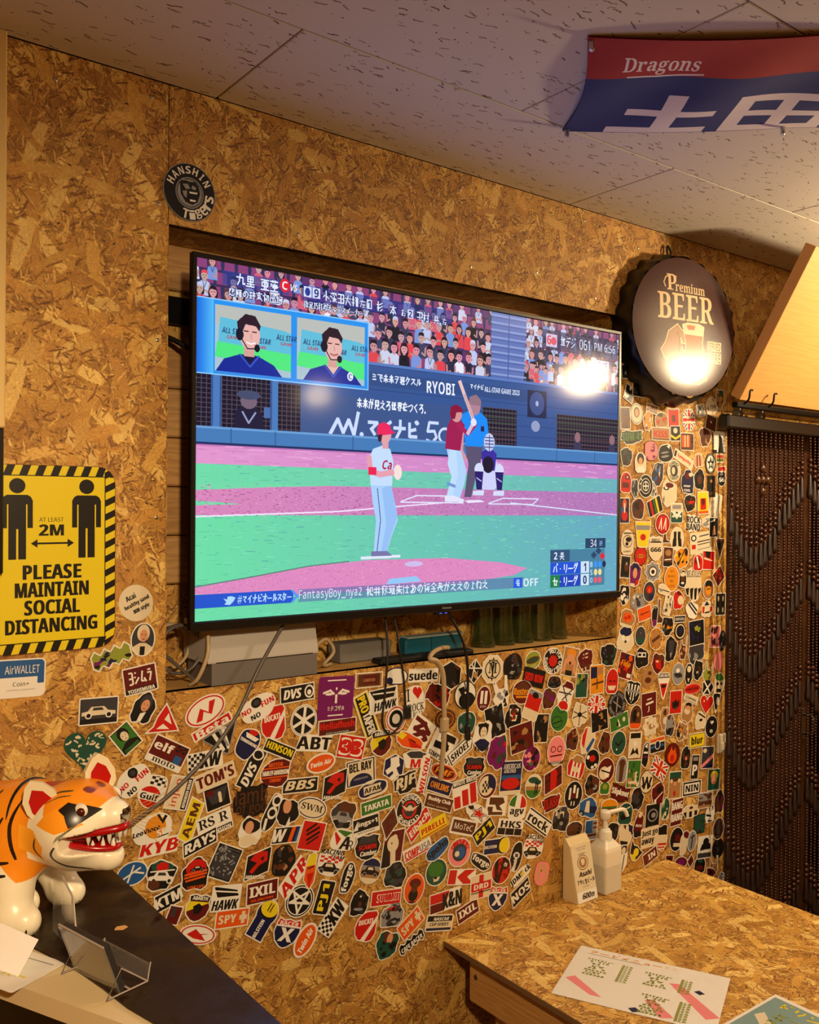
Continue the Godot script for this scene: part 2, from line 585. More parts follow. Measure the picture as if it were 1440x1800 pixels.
# outline in metres, half sizes hw, hh
func outline(kind: String, hw: float, hh: float, rng: RandomNumberGenerator) -> PackedVector2Array:
	var p := PackedVector2Array()
	var small := minf(hw, hh)
	match kind:
		"e":
			return oval(0, 0, hw, hh, 36)
		"q":
			return pv([-hw, -hh, hw, -hh, hw, hh, -hw, hh])
		"r":
			return round_box(hw, hh, small * 0.1, 2)
		"R":
			return round_box(hw, hh, small * 0.28, 4)
		"b", "v", "t":
			var n := 40
			var amp := 0.05 if kind == "b" else 0.1 if kind == "v" else 0.13
			var ph := [rng.randf() * TAU, rng.randf() * TAU, rng.randf() * TAU, rng.randf() * TAU]
			for k in n:
				var th := TAU * k / n
				var e := 0.55 if kind == "t" else 0.8
				var d := Vector2(signf(cos(th)) * pow(absf(cos(th)), e), signf(sin(th)) * pow(absf(sin(th)), e))
				var f := 0.95 + amp * (sin(3 * th + ph[0]) * 0.6 + sin(5 * th + ph[1]) * 0.5 + (sin(9 * th + ph[2]) * 0.35 if kind != "b" else 0.0) + (sin(13 * th + ph[3]) * 0.4 if kind == "t" else 0.0))
				p.append(d * f * Vector2(hw, hh))
			return p
		"h":
			for k in 36:
				var th := TAU * k / 36
				p.append(Vector2(pow(sin(th), 3) * hw, (13 * cos(th) - 5 * cos(2 * th) - 2 * cos(3 * th) - cos(4 * th) + 2.5) / 14.6 * hh))
			p.reverse()
			return p
		"3":
			p = pv([0.07, 1, 1, -0.75, -1, -0.92, -0.55, -0.45, -0.4, 0.1])
		"4":
			p = pv([-0.8, 1, 0.8, 1, 1, 0.7, 0.2, -0.9, 0, -1, -0.2, -0.9, -1, 0.7])
		"5":
			p = pv([-1, -0.1, 0.8, 1, 0.88, 0.92, 0.68, -0.98, 0.55, -0.98, -1, -0.24])
		"o":
			var m := Geometry2D.merge_polygons(oval(0, 0.25 * hh, hw, 0.75 * hh, 36), pv([-hw, -hh, hw, -hh, hw, -0.45 * hh, -hw, -0.45 * hh]))
			return m[0]
		"z":
			for k in 9:
				p.append(Vector2(-1 + k * 0.25, -0.6 - (0.4 if k % 2 else 0.0)))
			for k in 9:
				p.append(Vector2(1 - k * 0.25, 0.5 + (0.5 if k % 2 else 0.0)))
		"u":
			p = pv([-0.35, 0.9, 0, 1, 0.85, 0.95, 1, 0.7, 0.85, -0.55, 0.5, -0.95, 0.1, -1, -0.7, -0.75, -0.98, -0.35, -1, 0.1, -0.8, 0.55])
		"s":
			p = pv([-0.9, 0.85, -0.4, 1, 0, 0.9, 0.4, 1, 0.9, 0.85, 0.82, 0.5, 1, 0.1, 0.85, -0.5, 0.4, -0.88, 0, -1, -0.4, -0.88, -0.85, -0.5, -1, 0.1, -0.82, 0.5])
		"i":
			p = pv([-0.8, 1, -0.4, 0.85, 0, 0.95, 0.4, 0.85, 0.8, 1, 0.95, 0.6, 1, 0, 0.75, -0.55, 0.3, -0.9, 0, -1, -0.3, -0.9, -0.75, -0.55, -1, 0, -0.95, 0.6])
		"x":
			p = pv([0, 1, 1, 0.55, 1, -0.55, 0, -1, -1, -0.55, -1, 0.55])
		"8":
			p = pv([-0.45, 1, 0.45, 1, 1, 0.5, 1, -0.5, 0.45, -1, -0.45, -1, -1, -0.5, -1, 0.5])
		"d":
			p = pv([0, 1, 1, 0.1, 0.1, -1, -1, -0.1])
		"D":
			for k in 13:
				var th := PI * k / 12
				p.append(Vector2(cos(th), 0.1 + 0.9 * sin(th)))
			p.append_array(pv([-0.95, -0.75, -0.6, -1, 0.6, -1, 0.95, -0.75]))
		"/":
			var sk := minf(0.35, hh / hw * 0.45)
			p = pv([-1, -1, 1 - sk, -1, 1, 1, -1 + sk, 1])
		"\\":
			p = pv([-1, 0.42, 0.75, 1, 0.9, 0.95, 1, -0.42, -0.75, -1, -0.9, -0.95])
		"a":
			var m := Geometry2D.merge_polygons(pv([-hw, -0.85 * hh, 0.25 * hw, -0.85 * hh, 0.25 * hw, 0.85 * hh, -hw, 0.85 * hh]), oval(hw - hh, 0, hh, hh, 28))
			return m[0]
		"n":
			p = pv([-1, -0.9, 0.7, -1, 1, 0, 0.7, 1, -1, 0.9])
		"y":
			p = pv([-0.5, -1, 0.5, -1, 0.8, -0.3, 0.7, 0.1, 0.75, 0.95, 0.5, 1, 0.35, 0.2, -0.2, 0.25, -0.55, 0.9, -0.8, 0.85, -0.6, 0, -0.9, -0.3])
		"w":
			p = pv([-1, 1, -0.5, 0.5, 0, 0.55, 0.5, 0.3, 1, 0.2, 0.6, -0.4, 0.3, -0.9, -0.2, -1, -0.7, -0.6, -0.9, 0])
		"c":
			for k in 32:
				var th := TAU * k / 32
				p.append(Vector2(cos(th), sin(th)) * (1.0 if k % 4 < 2 else 0.84))
		"L":
			p = pv([-0.5, 1, 0.1, 1, 0.15, -0.3, 1, -0.6, 1, -1, -0.8, -1])
		"g":
			p = pv([-1, 1, 1, 1, 1, 0.8, 0.7, -0.9, 0.4, -1, -0.4, -1, -0.7, -0.9, -1, 0.8])
		_:
			return round_box(hw, hh, small * 0.1, 2)
	for k in p.size():
		p[k] = Vector2(p[k].x * hw, p[k].y * hh)
	return p

func thick_line(p: PackedVector2Array, width: float) -> Array:
	return Geometry2D.offset_polyline(p, width / 2.0, Geometry2D.JOIN_ROUND, Geometry2D.END_BUTT)

# one printed sheet: ops is a list like "E:k:0:0:.8:.8" in half-size units; returns its mesh, lying in the xy plane and facing +z
func printed(hw: float, hh: float, kind: String, edge: String, fill: String, ops: String, seed_at: int, margin := 0.0022, thick := 0.0005) -> Geo:
	var rng := RandomNumberGenerator.new()
	rng.seed = 1000 + seed_at
	var g := Geo.new()
	var out := outline(kind, hw, hh, rng)
	if Geometry2D.is_polygon_clockwise(out):
		out.reverse()
	g.col = ink(edge)
	g.prism(out, 0.0, thick)
	var z := thick
	var inner: Array = [out]
	if edge != fill or margin > 0.0:
		inner = Geometry2D.offset_polygon(out, -minf(margin, minf(hw, hh) * 0.22), Geometry2D.JOIN_ROUND)
		if inner.is_empty():
			inner = [out]
	if edge != fill:
		z += 0.00005
		g.col = ink(fill)
		for q in inner:
			if not Geometry2D.is_polygon_clockwise(q):
				g.sheet(q, z)
	var half := Vector2(hw, hh) * (0.93 if edge != fill else 1.0)
	var list := ops.split(";", false)
	var step := minf(0.00006, 0.0008 / maxf(1.0, list.size()))
	for op in list:
		var f := op.split(":")
		z += step
		var num := []
		match f[0]:
			"T":
				g.col = ink(f[2])
				var at := Vector2(float(f[3]), float(f[4])) * half
				var sz := Vector2(float(f[5]), float(f[6])) * half
				var style: String = f[7] if f.size() > 7 else "b"
				_flat(g, letters(f[1], style), at, sz, 0.0, z)
				if style == "b" or style == "i":
					for s in [-0.035, 0.035]:
						_flat(g, letters(f[1], style), at + Vector2(sz.y * s, 0), sz, 0.0, z + absf(s) * 0.00005 + s * 0.00002)
			"A":
				g.col = ink(f[2])
				var n := f[1].length()
				for k in n:
					if f[1][k] == " ":
						continue
					var deg := float(f[4]) + float(f[5]) * (k + 0.5) / n
					var th := deg_to_rad(deg)
					var at := Vector2(cos(th) * hw, sin(th) * hh) * float(f[3])
					var turn := th - PI / 2 if float(f[5]) < 0 else th + PI / 2
					var sz := float(f[6]) * minf(hw, hh)
					_flat(g, letters(f[1][k], "b"), at, Vector2(sz * (0.35 if f[1][k] == "I" else 0.72), sz), turn, z)
			"J":
				g.col = ink(f[2])
				var at := Vector2(float(f[3]), float(f[4])) * half
				var sz := Vector2(float(f[5]), float(f[6])) * half
				for s in strokes(f[1]):
					var p := PackedVector2Array()
					for q in s:
						p.append(at + q * sz)
					for k in p.size() - 1:
						for q in thick_line(PackedVector2Array([p[k], p[k + 1]]), sz.y * (float(f[7]) if f.size() > 7 else 0.13)):
							g.sheet(q, z + k * 0.000002)
			"E":
				_inked(g, oval(float(f[2]) * hw, float(f[3]) * hh, float(f[4]) * hw, float(f[5]) * hh), f[1], inner, z)
			"R":
				_inked(g, pv([float(f[2]) * hw, float(f[3]) * hh, float(f[4]) * hw, float(f[3]) * hh, float(f[4]) * hw, float(f[5]) * hh, float(f[2]) * hw, float(f[5]) * hh]), f[1], inner, z)
			"P":
				for k in range(2, f.size()):
					num.append(float(f[k]) * (hw if k % 2 == 0 else hh))
				_inked(g, pv(num), f[1], inner, z)
			"L":
				for k in range(3, f.size()):
					num.append(float(f[k]) * (hw if k % 2 == 1 else hh))
				for k in range(0, num.size() - 2, 2):
					for q in Geometry2D.offset_polyline(pv(num.slice(k, k + 4)), float(f[2]) * (hw + hh) / 2.0, Geometry2D.JOIN_MITER, Geometry2D.END_SQUARE):
						_inked(g, q, f[1], inner, z + k * 0.0000015)
			"S":
				var p := PackedVector2Array()
				for k in 10:
					var th := TAU * k / 10 + PI / 2
					var r := float(f[4]) * (1.0 if k % 2 == 0 else 0.42)
					p.append(Vector2(float(f[2]) * hw + cos(th) * r * hw, float(f[3]) * hh + sin(th) * r * hh))
				_inked(g, p, f[1], inner, z)
			"H":
				var p := outline("h", float(f[4]) / 2 * hw, float(f[5]) / 2 * hh, rng)
				for k in p.size():
					p[k] += Vector2(float(f[2]) * hw, float(f[3]) * hh)
				_inked(g, p, f[1], inner, z)
			"B":
				_inked(g, pv([-0.95 * hw, -hh, -0.8 * hw, -0.45 * hh, -0.25 * hw, -0.2 * hh, 0.25 * hw, -0.2 * hh, 0.8 * hw, -0.45 * hh, 0.95 * hw, -hh]), f[3], inner, z)
				_inked(g, oval(0, 0.38 * hh, 0.5 * hw, 0.5 * hh), f[1], inner, z + step)
				_inked(g, oval(0.03 * hw, 0.22 * hh, 0.33 * hw, 0.36 * hh), f[2], inner, z + step * 2)
				for s in [-1.0, 1.0]:
					_inked(g, oval((0.03 + s * 0.14) * hw, 0.28 * hh, 0.05 * hw, 0.03 * hh, 8), "k", inner, z + step * 3)
				_inked(g, oval(0.03 * hw, 0.02 * hh, 0.1 * hw, 0.025 * hh, 8), "d", inner, z + step * 3)
				z += step * 3
			"K":
				var o := Vector2(float(f[2]) * hw, float(f[3]) * hh)
				var s := Vector2(float(f[4]) * hw, float(f[5]) * hh)
				var body := pv([-1, -0.5, 1, -0.5, 1, 0, 0.55, 0.15, 0.3, 0.75, -0.45, 0.75, -0.65, 0.15, -1, 0])
				for k in body.size():
					body[k] = o + body[k] * s
				_inked(g, body, f[1], inner, z)
				for w in [-0.6, 0.6]:
					_inked(g, oval(o.x + w * s.x, o.y - 0.5 * s.y, s.x * 0.2, s.x * 0.2, 14), "s" if f[1] == "k" else "w", inner, z + step)
					_inked(g, oval(o.x + w * s.x, o.y - 0.5 * s.y, s.x * 0.13, s.x * 0.13, 14), "k", inner, z + step * 2)
				_inked(g, pv([o.x - 0.38 * s.x, o.y + 0.2 * s.y, o.x + 0.3 * s.x, o.y + 0.2 * s.y, o.x + 0.18 * s.x, o.y + 0.6 * s.y, o.x - 0.32 * s.x, o.y + 0.6 * s.y]), "c" if f[1] == "k" else "e", inner, z + step)
				z += step * 2
			"C", "D":
				var o := 1 if f[0] == "C" else 2
				var nx := int(f[o + 4])
				var ny := int(f[o + 5])
				var x0 := float(f[o]) * hw
				var y0 := float(f[o + 1]) * hh
				var dx := (float(f[o + 2]) * hw - x0) / nx
				var dy := (float(f[o + 3]) * hh - y0) / ny
				for ix in nx:
					for iy in ny:
						if (ix + iy) % 2 == 0:
							_inked(g, pv([x0 + ix * dx, y0 + iy * dy, x0 + (ix + 1) * dx, y0 + iy * dy, x0 + (ix + 1) * dx, y0 + (iy + 1) * dy, x0 + ix * dx, y0 + (iy + 1) * dy]), "k" if o == 1 else f[1], inner, z)
			"U":
				for s in [[-1, -1, 1, 1], [-1, 1, 1, -1]]:
					for q in thick_line(pv([s[0] * hw, s[1] * hh, s[2] * hw, s[3] * hh]), 0.22 * (hw + hh)):
						_inked(g, q, "w", inner, z)
					for q in thick_line(pv([s[0] * hw, s[1] * hh, s[2] * hw, s[3] * hh]), 0.08 * (hw + hh)):
						_inked(g, q, "r", inner, z + step)
				for w in [["w", 0.3, step * 2], ["r", 0.16, step * 3]]:
					_inked(g, pv([-hw, -w[1] * hh, hw, -w[1] * hh, hw, w[1] * hh, -hw, w[1] * hh]), w[0], inner, z + w[2])
					_inked(g, pv([-w[1] * hw, -hh, w[1] * hw, -hh, w[1] * hw, hh, -w[1] * hw, hh]), w[0], inner, z + w[2] + 0.00001)
				z += step * 4
			"F":
				var r := RandomNumberGenerator.new()
				r.seed = int(f[1]) * 77 + 5
				var tones := f[2].split(" ")
				for k in 15:
					var o := Vector2(r.randf_range(-0.85, 0.85) * hw, r.randf_range(-0.85, 0.85) * hh)
					var p := PackedVector2Array()
					var n := r.randi_range(5, 8)
					for q in n:
						var th := TAU * q / n + r.randf_range(-0.25, 0.25)
						p.append(o + Vector2(cos(th) * hw, sin(th) * hh) * r.randf_range(0.12, 0.42) * (1.0 - k * 0.035))
					_inked(g, p, tones[r.randi_range(0, tones.size() - 1)], inner, z)
					z += step * 0.3
			"W":
				var r := RandomNumberGenerator.new()
				r.seed = int(f[2]) * 31 + 2
				for k in 34:
					var o := Vector2(r.randf_range(-0.75, 0.75) * hw, r.randf_range(-0.75, 0.8) * hh)
					var p := PackedVector2Array([o])
					for q in 3:
						p.append(p[-1] + Vector2(r.randf_range(-0.14, 0.14) * hw, r.randf_range(-0.12, 0.12) * hh))
					for q in thick_line(p, 0.035 * (hw + hh) * r.randf_range(0.5, 1.5)):
						if not Geometry2D.is_polygon_clockwise(q):
							_inked(g, q, f[1], inner, z)
					z += 0.000002
	return g

func _inked(g: Geo, p: PackedVector2Array, tone: String, inner: Array, z: float) -> void:
	g.col = ink(tone)
	if Geometry2D.is_polygon_clockwise(p):
		p.reverse()
	for q in inner:
		for r in Geometry2D.intersect_polygons(p, q):
			if not Geometry2D.is_polygon_clockwise(r):
				g.sheet(r, z)

func _flat(g: Geo, t: PackedVector2Array, at: Vector2, size: Vector2, turn: float, z: float) -> void:
	for k in range(0, t.size(), 3):
		var p := []
		for q in 3:
			var w := (t[k + q] * size).rotated(turn) + at
			p.append(Vector3(w.x, w.y, z))
		if (p[1] - p[0]).cross(p[2] - p[0]).z < 0:
			g.tri(p[0], p[2], p[1])
		else:
			g.tri(p[0], p[1], p[2])

var sticker_count := 0

# x, y on the wall in metres; width and height in millimetres; turn in degrees
func stick(x: float, y: float, w: float, h: float, turn: float, kind: String, edge: String, fill: String, ops: String, label: String) -> void:
	var g := printed(w / 2000.0, h / 2000.0, kind, edge, fill, ops, sticker_count)
	var o := single("sticker", g, paint, Vector3(x, y, 0.0003 + 0.0004 * (sticker_count % 5)), label, "sticker", WALL_GROUP)
	o.rotation.z = deg_to_rad(turn)
	sticker_count += 1

# ---------------------------------------------------------------- the baseball broadcast on the screen, 1600 x 900
func c8(r: int, g: int, b: int, a := 1.0) -> Color:
	return Color(r / 255.0, g / 255.0, b / 255.0, a)

func small_fan(cv: Canvas, rng: RandomNumberGenerator, x: float, y: float, s: float) -> void:
	var shirts := [c8(205, 210, 235), c8(225, 70, 80), c8(60, 66, 100), c8(190, 200, 240), c8(45, 45, 70), c8(120, 150, 220), c8(215, 95, 120), c8(235, 235, 250), c8(30, 30, 45)]
	var shirt: Color = shirts[rng.randi_range(0, shirts.size() - 1)]
	var skin := c8(225 - rng.randi_range(0, 30), 165 - rng.randi_range(0, 25), 165 - rng.randi_range(0, 20))
	var hair := c8(35, 25, 40) if rng.randf() < 0.8 else c8(90, 55, 50)
	var long_hair := rng.randf() < 0.35
	if long_hair:
		cv.oval(x, y + s * 0.2, s * 0.62, s * 0.9, hair)
	cv.pts([x - s * 0.8, y + s * 2.6, x - s * 0.75, y + s * 0.95, x - s * 0.3, y + s * 0.6, x + s * 0.3, y + s * 0.6, x + s * 0.75, y + s * 0.95, x + s * 0.85, y + s * 2.6], shirt)
	if rng.randf() < 0.4:
		cv.line([x - s * 0.3, y + s * 0.7, x, y + s * 1.5, x + s * 0.3, y + s * 0.7], s * 0.14, shirt.darkened(0.35))
	for k in [-1.0, 1.0]:
		if rng.randf() < 0.6:
			cv.line([x + k * s * 0.7, y + s * 1.2, x + k * s * 0.6, y + s * 2.2, x + k * s * 0.1, y + s * 1.9], s * 0.26, skin.darkened(0.08))
	cv.rect(x - s * 0.2, y + s * 0.4, x + s * 0.2, y + s * 0.75, skin.darkened(0.1))
	cv.oval(x, y, s * 0.48, s * 0.6, skin)
	cv.pts([x - s * 0.5, y - s * 0.1, x - s * 0.4, y - s * 0.62, x, y - s * 0.78, x + s * 0.4, y - s * 0.62, x + s * 0.5, y - s * 0.1, x + s * 0.3, y - s * 0.3, x - s * 0.25, y - s * 0.34], hair if rng.randf() < 0.72 else shirts[rng.randi_range(0, 3)])
	cv.rect(x - s * 0.26, y - s * 0.08, x - s * 0.1, y + s * 0.02, c8(60, 40, 60))
	cv.rect(x + s * 0.1, y - s * 0.08, x + s * 0.26, y + s * 0.02, c8(60, 40, 60))
	cv.rect(x - s * 0.12, y + s * 0.26, x + s * 0.12, y + s * 0.33, c8(170, 80, 95))

func speckle(cv: Canvas, rng: RandomNumberGenerator, poly: PackedVector2Array, count: int, tones: Array, wide: float) -> void:
	var r := Rect2(poly[0], Vector2.ZERO)
	for p in poly:
		r = r.expand(p)
	for k in count:
		var q := Vector2(rng.randf_range(r.position.x, r.end.x), rng.randf_range(r.position.y, r.end.y))
		if Geometry2D.is_point_in_polygon(q, poly):
			cv.im.fill_rect(Rect2i(int(q.x), int(q.y), rng.randi_range(2, int(wide)), rng.randi_range(1, 2)), tones[rng.randi_range(0, tones.size() - 1)])

func field_band(cv: Canvas, x: int, y: int, w: int, h: int, steps: int, a: Color, b: Color) -> void:
	for k in steps:
		cv.im.fill_rect(Rect2i(x + w * k / steps, y, w / steps + 1, h), a.lerp(b, float(k) / (steps - 1)))

func commentator(cv: Canvas, x0: float, y0: float, x1: float, y1: float, first: bool) -> void:
	cv.rect(x0, y0, x1, y1, c8(170, 196, 210))
	cv.rect(x0, y0, x1, y0 + (y1 - y0) * 0.3, c8(186, 190, 186))
	cv.pts([x0 + 14, y0 + 30, x1 - 20, y0 + 44, x1, y0 + 50, x1, y1 - 24, x0 + 6, y1 - 34], c8(96, 190, 220))
	cv.pts([x0 + 6, y1 - 74, x1, y1 - 62, x1, y1 - 16, x0, y1 - 36], c8(80, 232, 130))
	for k in 3:
		put_text(cv, "ALL STAR", "i", x0 + 50 + k * 78, y0 + 62 + (k % 2) * 16, 62, 15, c8(38, 60, 110))
		put_text(cv, "GAME", "b", x0 + 50 + k * 78, y0 + 78 + (k % 2) * 16, 34, 9, c8(190, 60, 80))
	var cx := x0 + (95 if first else 112)
	var cy := y0 + 62.0
	cv.pts([cx - 92, y1, cx - 70, cy + 72, cx - 24, cy + 56, cx + 26, cy + 56, cx + 74, cy + 76, minf(cx + 98, x1), y1], c8(22, 44, 150))
	cv.pts([cx - 20, cy + 56, cx + 22, cy + 56, cx + 4, cy + 80], c8(20, 24, 60) if first else c8(232, 186, 176))
	cv.line([cx - 26, cy + 56, cx + 4, cy + 86, cx + 30, cy + 56], 4, c8(60, 90, 200))
	cv.rect(cx - 14, cy + 24, cx + 16, cy + 60, c8(214, 160, 154))
	cv.oval(cx + 3, cy + 4, 29, 40, c8(232, 180, 172))
	cv.pts([cx - 30, cy + 6, cx - 34, cy - 26, cx - 10, cy - 48, cx + 18, cy - 46, cx + 34, cy - 22, cx + 30, cy - 8, cx + 20, cy - 20, cx - 10, cy - 22, cx - 20, cy + 2], c8(46, 30, 44))
	for k in [-1.0, 1.0]:
		cv.line([cx + 4 + k * 18, cy - 4, cx + 4 + k * 6, cy - 4], 3, c8(70, 40, 50))
	cv.line([cx + 6, cy + 2, cx + 8, cy + 14], 3, c8(206, 150, 146))
	cv.line([cx - 6, cy + 24, cx + 6, cy + 27, cx + 18, cy + 23], 4, c8(250, 240, 246) if first else c8(176, 90, 100))
	cv.oval(cx - 26, cy + 6, 11, 15, c8(24, 26, 44))
	cv.line([cx - 22, cy + 14, cx - 4, cy + 40, cx + 20, cy + 38], 3, c8(24, 26, 44))
	cv.oval(cx + 24, cy + 36, 8, 10, c8(20, 22, 40))
	if not first:
		cv.oval(cx + 60, y1 - 22, 10, 12, c8(230, 235, 250))
		put_text(cv, "C", "s", cx + 60, y1 - 22, 11, 14, c8(22, 44, 150))
	cv.rect(x0, y1, x1, y1 + 6, c8(60, 140, 225))

func outlined(cv: Canvas, text: String, cx: float, cy: float, w: float, h: float, width: float) -> void:
	put_japanese(cv, text, cx, cy, w, h, width + 3.0, c8(24, 34, 96))
	put_japanese(cv, text, cx, cy, w, h, width, c8(226, 234, 255))

func broadcast() -> ImageTexture:
	var rng := RandomNumberGenerator.new()
	rng.seed = 61
	var cv := Canvas.new(1600, 900, c8(52, 50, 92))
	# stands with seats and people
	for row in 6:
		for k in 44:
			var sx := k * 38.0 + (row % 2) * 17.0
			cv.pts([sx, row * 36.0 - 8, sx + 26, row * 36.0 - 8, sx + 28, row * 36.0 + 22, sx - 2, row * 36.0 + 22], c8(140, 66, 120) if rng.randf() < 0.75 else c8(96, 52, 110))
			cv.rect(sx + 2, row * 36.0 + 22, sx + 24, row * 36.0 + 28, c8(60, 44, 90))
	for row in 5:
		for k in 40:
			if rng.randf() < 0.9:
				small_fan(cv, rng, k * 41.0 + (row % 2) * 20.0 + rng.randf_range(-8, 8), 2 + row * 38.0 + rng.randf_range(-6, 6), 17.5 + row * 1.8)
	cv.pts([992, 0, 1146, 0, 1134, 206, 990, 206], c8(96, 118, 184))
	for k in 9:
		cv.rect(990, k * 23.0 + 6, 1146, k * 23.0 + 12, c8(140, 158, 214))
		cv.rect(990, k * 23.0 + 15, 1146, k * 23.0 + 17, c8(70, 90, 160))
	cv.line([1068, 0, 1064, 206], 4, c8(70, 92, 160))
	for k in 5:
		small_fan(cv, rng, 1170 + k * 22.0, 150 + (k % 2) * 12.0, 17)
	# fence behind home plate
	cv.rect(0, 204, 1600, 470, c8(56, 88, 150))
	for k in 6:
		cv.line([0, 214.0 + k * 34, 1600, 212.0 + k * 34], 2, c8(44, 68, 124))
	cv.rect(0, 204, 1600, 212, c8(90, 126, 196))
	cv.rect(526, 232, 1180, 270, c8(52, 80, 136))
	cv.rect(300, 306, 852, 446, c8(62, 88, 142))
	put_japanese(cv, "ミで未来ヲ軽クスル", 622, 246, 180, 22, 3.4, c8(226, 234, 255))
	put_text(cv, "RYOBI", "b", 788, 256, 110, 36, c8(236, 240, 255))
	put_japanese(cv, "マイナビ", 932, 240, 58, 15, 3.0, c8(226, 234, 255))
	put_text(cv, "ALL-STAR GAME 2023", "b", 1040, 244, 152, 17, c8(226, 234, 255))
	put_japanese(cv, "未来が見える世界をつくる。", 612, 322, 262, 26, 3.6, c8(240, 244, 255))
	cv.line([396, 412, 420, 372, 438, 408, 456, 372, 474, 412, 488, 350], 11, c8(206, 222, 255))
	cv.oval(500, 410, 7, 7, c8(206, 222, 255))
	put_japanese(cv, "マイナビ", 610, 388, 190, 50, 10.0, c8(206, 222, 255))
	cv.line([778, 362, 744, 362, 738, 388, 764, 386, 772, 404, 756, 420, 734, 414], 9, c8(206, 222, 255))
	for k in 16:
		var th := TAU * k / 16
		var t2 := TAU * (k + 1) / 16
		cv.line([806 + cos(th) * 24, 398 + sin(th) * 22, 806 + cos(t2) * 24, 398 + sin(t2) * 22], 8, c8(206, 222, 255))
	# netted windows
	for w in [[0, 284, 40, 414], [70, 284, 208, 414], [230, 290, 300, 420], [958, 300, 1104, 416], [1290, 300, 1600, 414]]:
		cv.rect(w[0], w[1], w[2], w[3], c8(26, 24, 44))
		if w[0] > 900:
			for k in 6:
				cv.rect(w[0], w[1] + 8 + k * 17, w[2], w[1] + 14 + k * 17, c8(52, 66, 58) if k < 4 else c8(70, 52, 62))
		for k in range(w[0], w[2], 14):
			cv.line([k, w[1], k, w[3]], 1.2, c8(92, 80, 96))
		for k in range(w[1], w[3], 12):
			cv.line([w[0], k, w[2], k], 1.2, c8(88, 76, 92))
	for w in [46, 214]:
		cv.rect(w, 284, w + 18, 452, c8(74, 124, 190))
	cv.pts([104, 414, 108, 372, 130, 354, 164, 354, 184, 374, 190, 414], c8(34, 32, 60))
	cv.oval(146, 344, 24, 20, c8(120, 100, 120))
	cv.oval(146, 328, 34, 12, c8(70, 78, 110))
	cv.line([128, 372, 146, 400, 166, 372], 5, c8(150, 160, 200))
	cv.rect(190, 356, 208, 384, c8(74, 110, 170))
	cv.rect(1152, 230, 1240, 318, c8(30, 40, 78))
	cv.oval(1196, 272, 34, 38, c8(60, 82, 140))
	cv.oval(1196, 272, 7, 9, c8(170, 180, 220))
	cv.oval(1190, 346, 20, 18, c8(150, 160, 200))
	for x in [1392, 1570]:
		cv.oval(x, 372, 14, 18, c8(150, 110, 120))
		cv.rect(x - 18, 388, x + 18, 414, c8(60, 60, 90))
	# padded wall
	cv.rect(0, 418, 1600, 458, c8(70, 124, 186))
	cv.rect(0, 414, 1600, 420, c8(106, 158, 214))
	for x in [96, 224, 470, 860, 1290, 1480]:
		cv.line([x, 418, x, 456], 3, c8(50, 92, 150))
	cv.rect(0, 454, 1600, 460, c8(34, 52, 100))
	# field
	field_band(cv, 0, 460, 1600, 50, 40, c8(226, 150, 206), c8(196, 130, 200))
	field_band(cv, 0, 508, 1600, 52, 40, c8(112, 220, 170), c8(110, 178, 190))
	field_band(cv, 0, 556, 1600, 84, 40, c8(218, 136, 188), c8(176, 122, 186))
	field_band(cv, 0, 636, 1600, 264, 60, c8(110, 222, 168), c8(102, 168, 196))
	cv.pts([0, 556, 0, 574, 240, 562, 440, 554], c8(112, 220, 170))
	cv.pts([0, 600, 0, 612, 130, 608], c8(112, 220, 170))
	cv.line([0, 462, 1600, 464], 4, c8(200, 120, 190))
	var d2 := PackedVector2Array([Vector2(0, 560), Vector2(1600, 556), Vector2(1600, 634), Vector2(0, 640)])
	speckle(cv, rng, d2, 1500, [c8(180, 96, 150), c8(232, 160, 206), c8(160, 88, 140)], 9)
	speckle(cv, rng, PackedVector2Array([Vector2(0, 462), Vector2(1600, 462), Vector2(1600, 508), Vector2(0, 508)]), 260, [c8(236, 176, 220), c8(206, 130, 190)], 60)
	for band in [[508, 556, 300], [640, 900, 1100]]:
		speckle(cv, rng, PackedVector2Array([Vector2(0, band[0]), Vector2(1600, band[0]), Vector2(1600, band[1]), Vector2(0, band[1])]), band[2], [c8(96, 198, 160), c8(124, 226, 184), c8(92, 176, 170)], 26)
	cv.line([0, 640, 420, 626, 830, 596], 4, c8(240, 226, 250))
	cv.line([1080, 596, 1330, 614, 1600, 634], 4, c8(214, 226, 250))
	cv.line([640, 596, 700, 578, 812, 578, 880, 598, 640, 598], 4, c8(226, 224, 250))
	cv.line([986, 598, 1046, 582, 1206, 582, 1180, 600, 986, 600], 4, c8(220, 222, 250))
	cv.pts([884, 590, 950, 588, 970, 594, 900, 598], c8(232, 232, 252))
	# mound
	var md := PackedVector2Array([Vector2(0, 816), Vector2(160, 796), Vector2(330, 774), Vector2(530, 762), Vector2(820, 764), Vector2(1040, 784), Vector2(1156, 806), Vector2(1100, 826), Vector2(900, 842), Vector2(500, 850), Vector2(160, 846), Vector2(0, 832)])
	cv.poly(md, c8(222, 138, 192))
	speckle(cv, rng, md, 900, [c8(200, 116, 172), c8(236, 164, 210)], 8)
	cv.line([0, 814, 160, 795, 330, 773, 460, 764], 3, c8(96, 128, 120))
	cv.pts([500, 752, 640, 750, 640, 758, 500, 760], c8(230, 232, 252))
	cv.oval(690, 778, 34, 8, c8(206, 190, 236))
	cv.pts([600, 818, 700, 814, 720, 830, 590, 834], c8(150, 200, 246))
	# umpire, batter, catcher
	cv.pts([884, 418, 960, 418, 950, 470, 936, 500, 912, 580, 884, 580, 900, 480], c8(92, 84, 116))
	cv.pts([868, 330, 900, 316, 944, 316, 976, 336, 986, 400, 964, 404, 956, 424, 888, 424, 880, 380], c8(30, 140, 246))
	cv.line([976, 400, 978, 436, 966, 452], 15, c8(214, 150, 160))
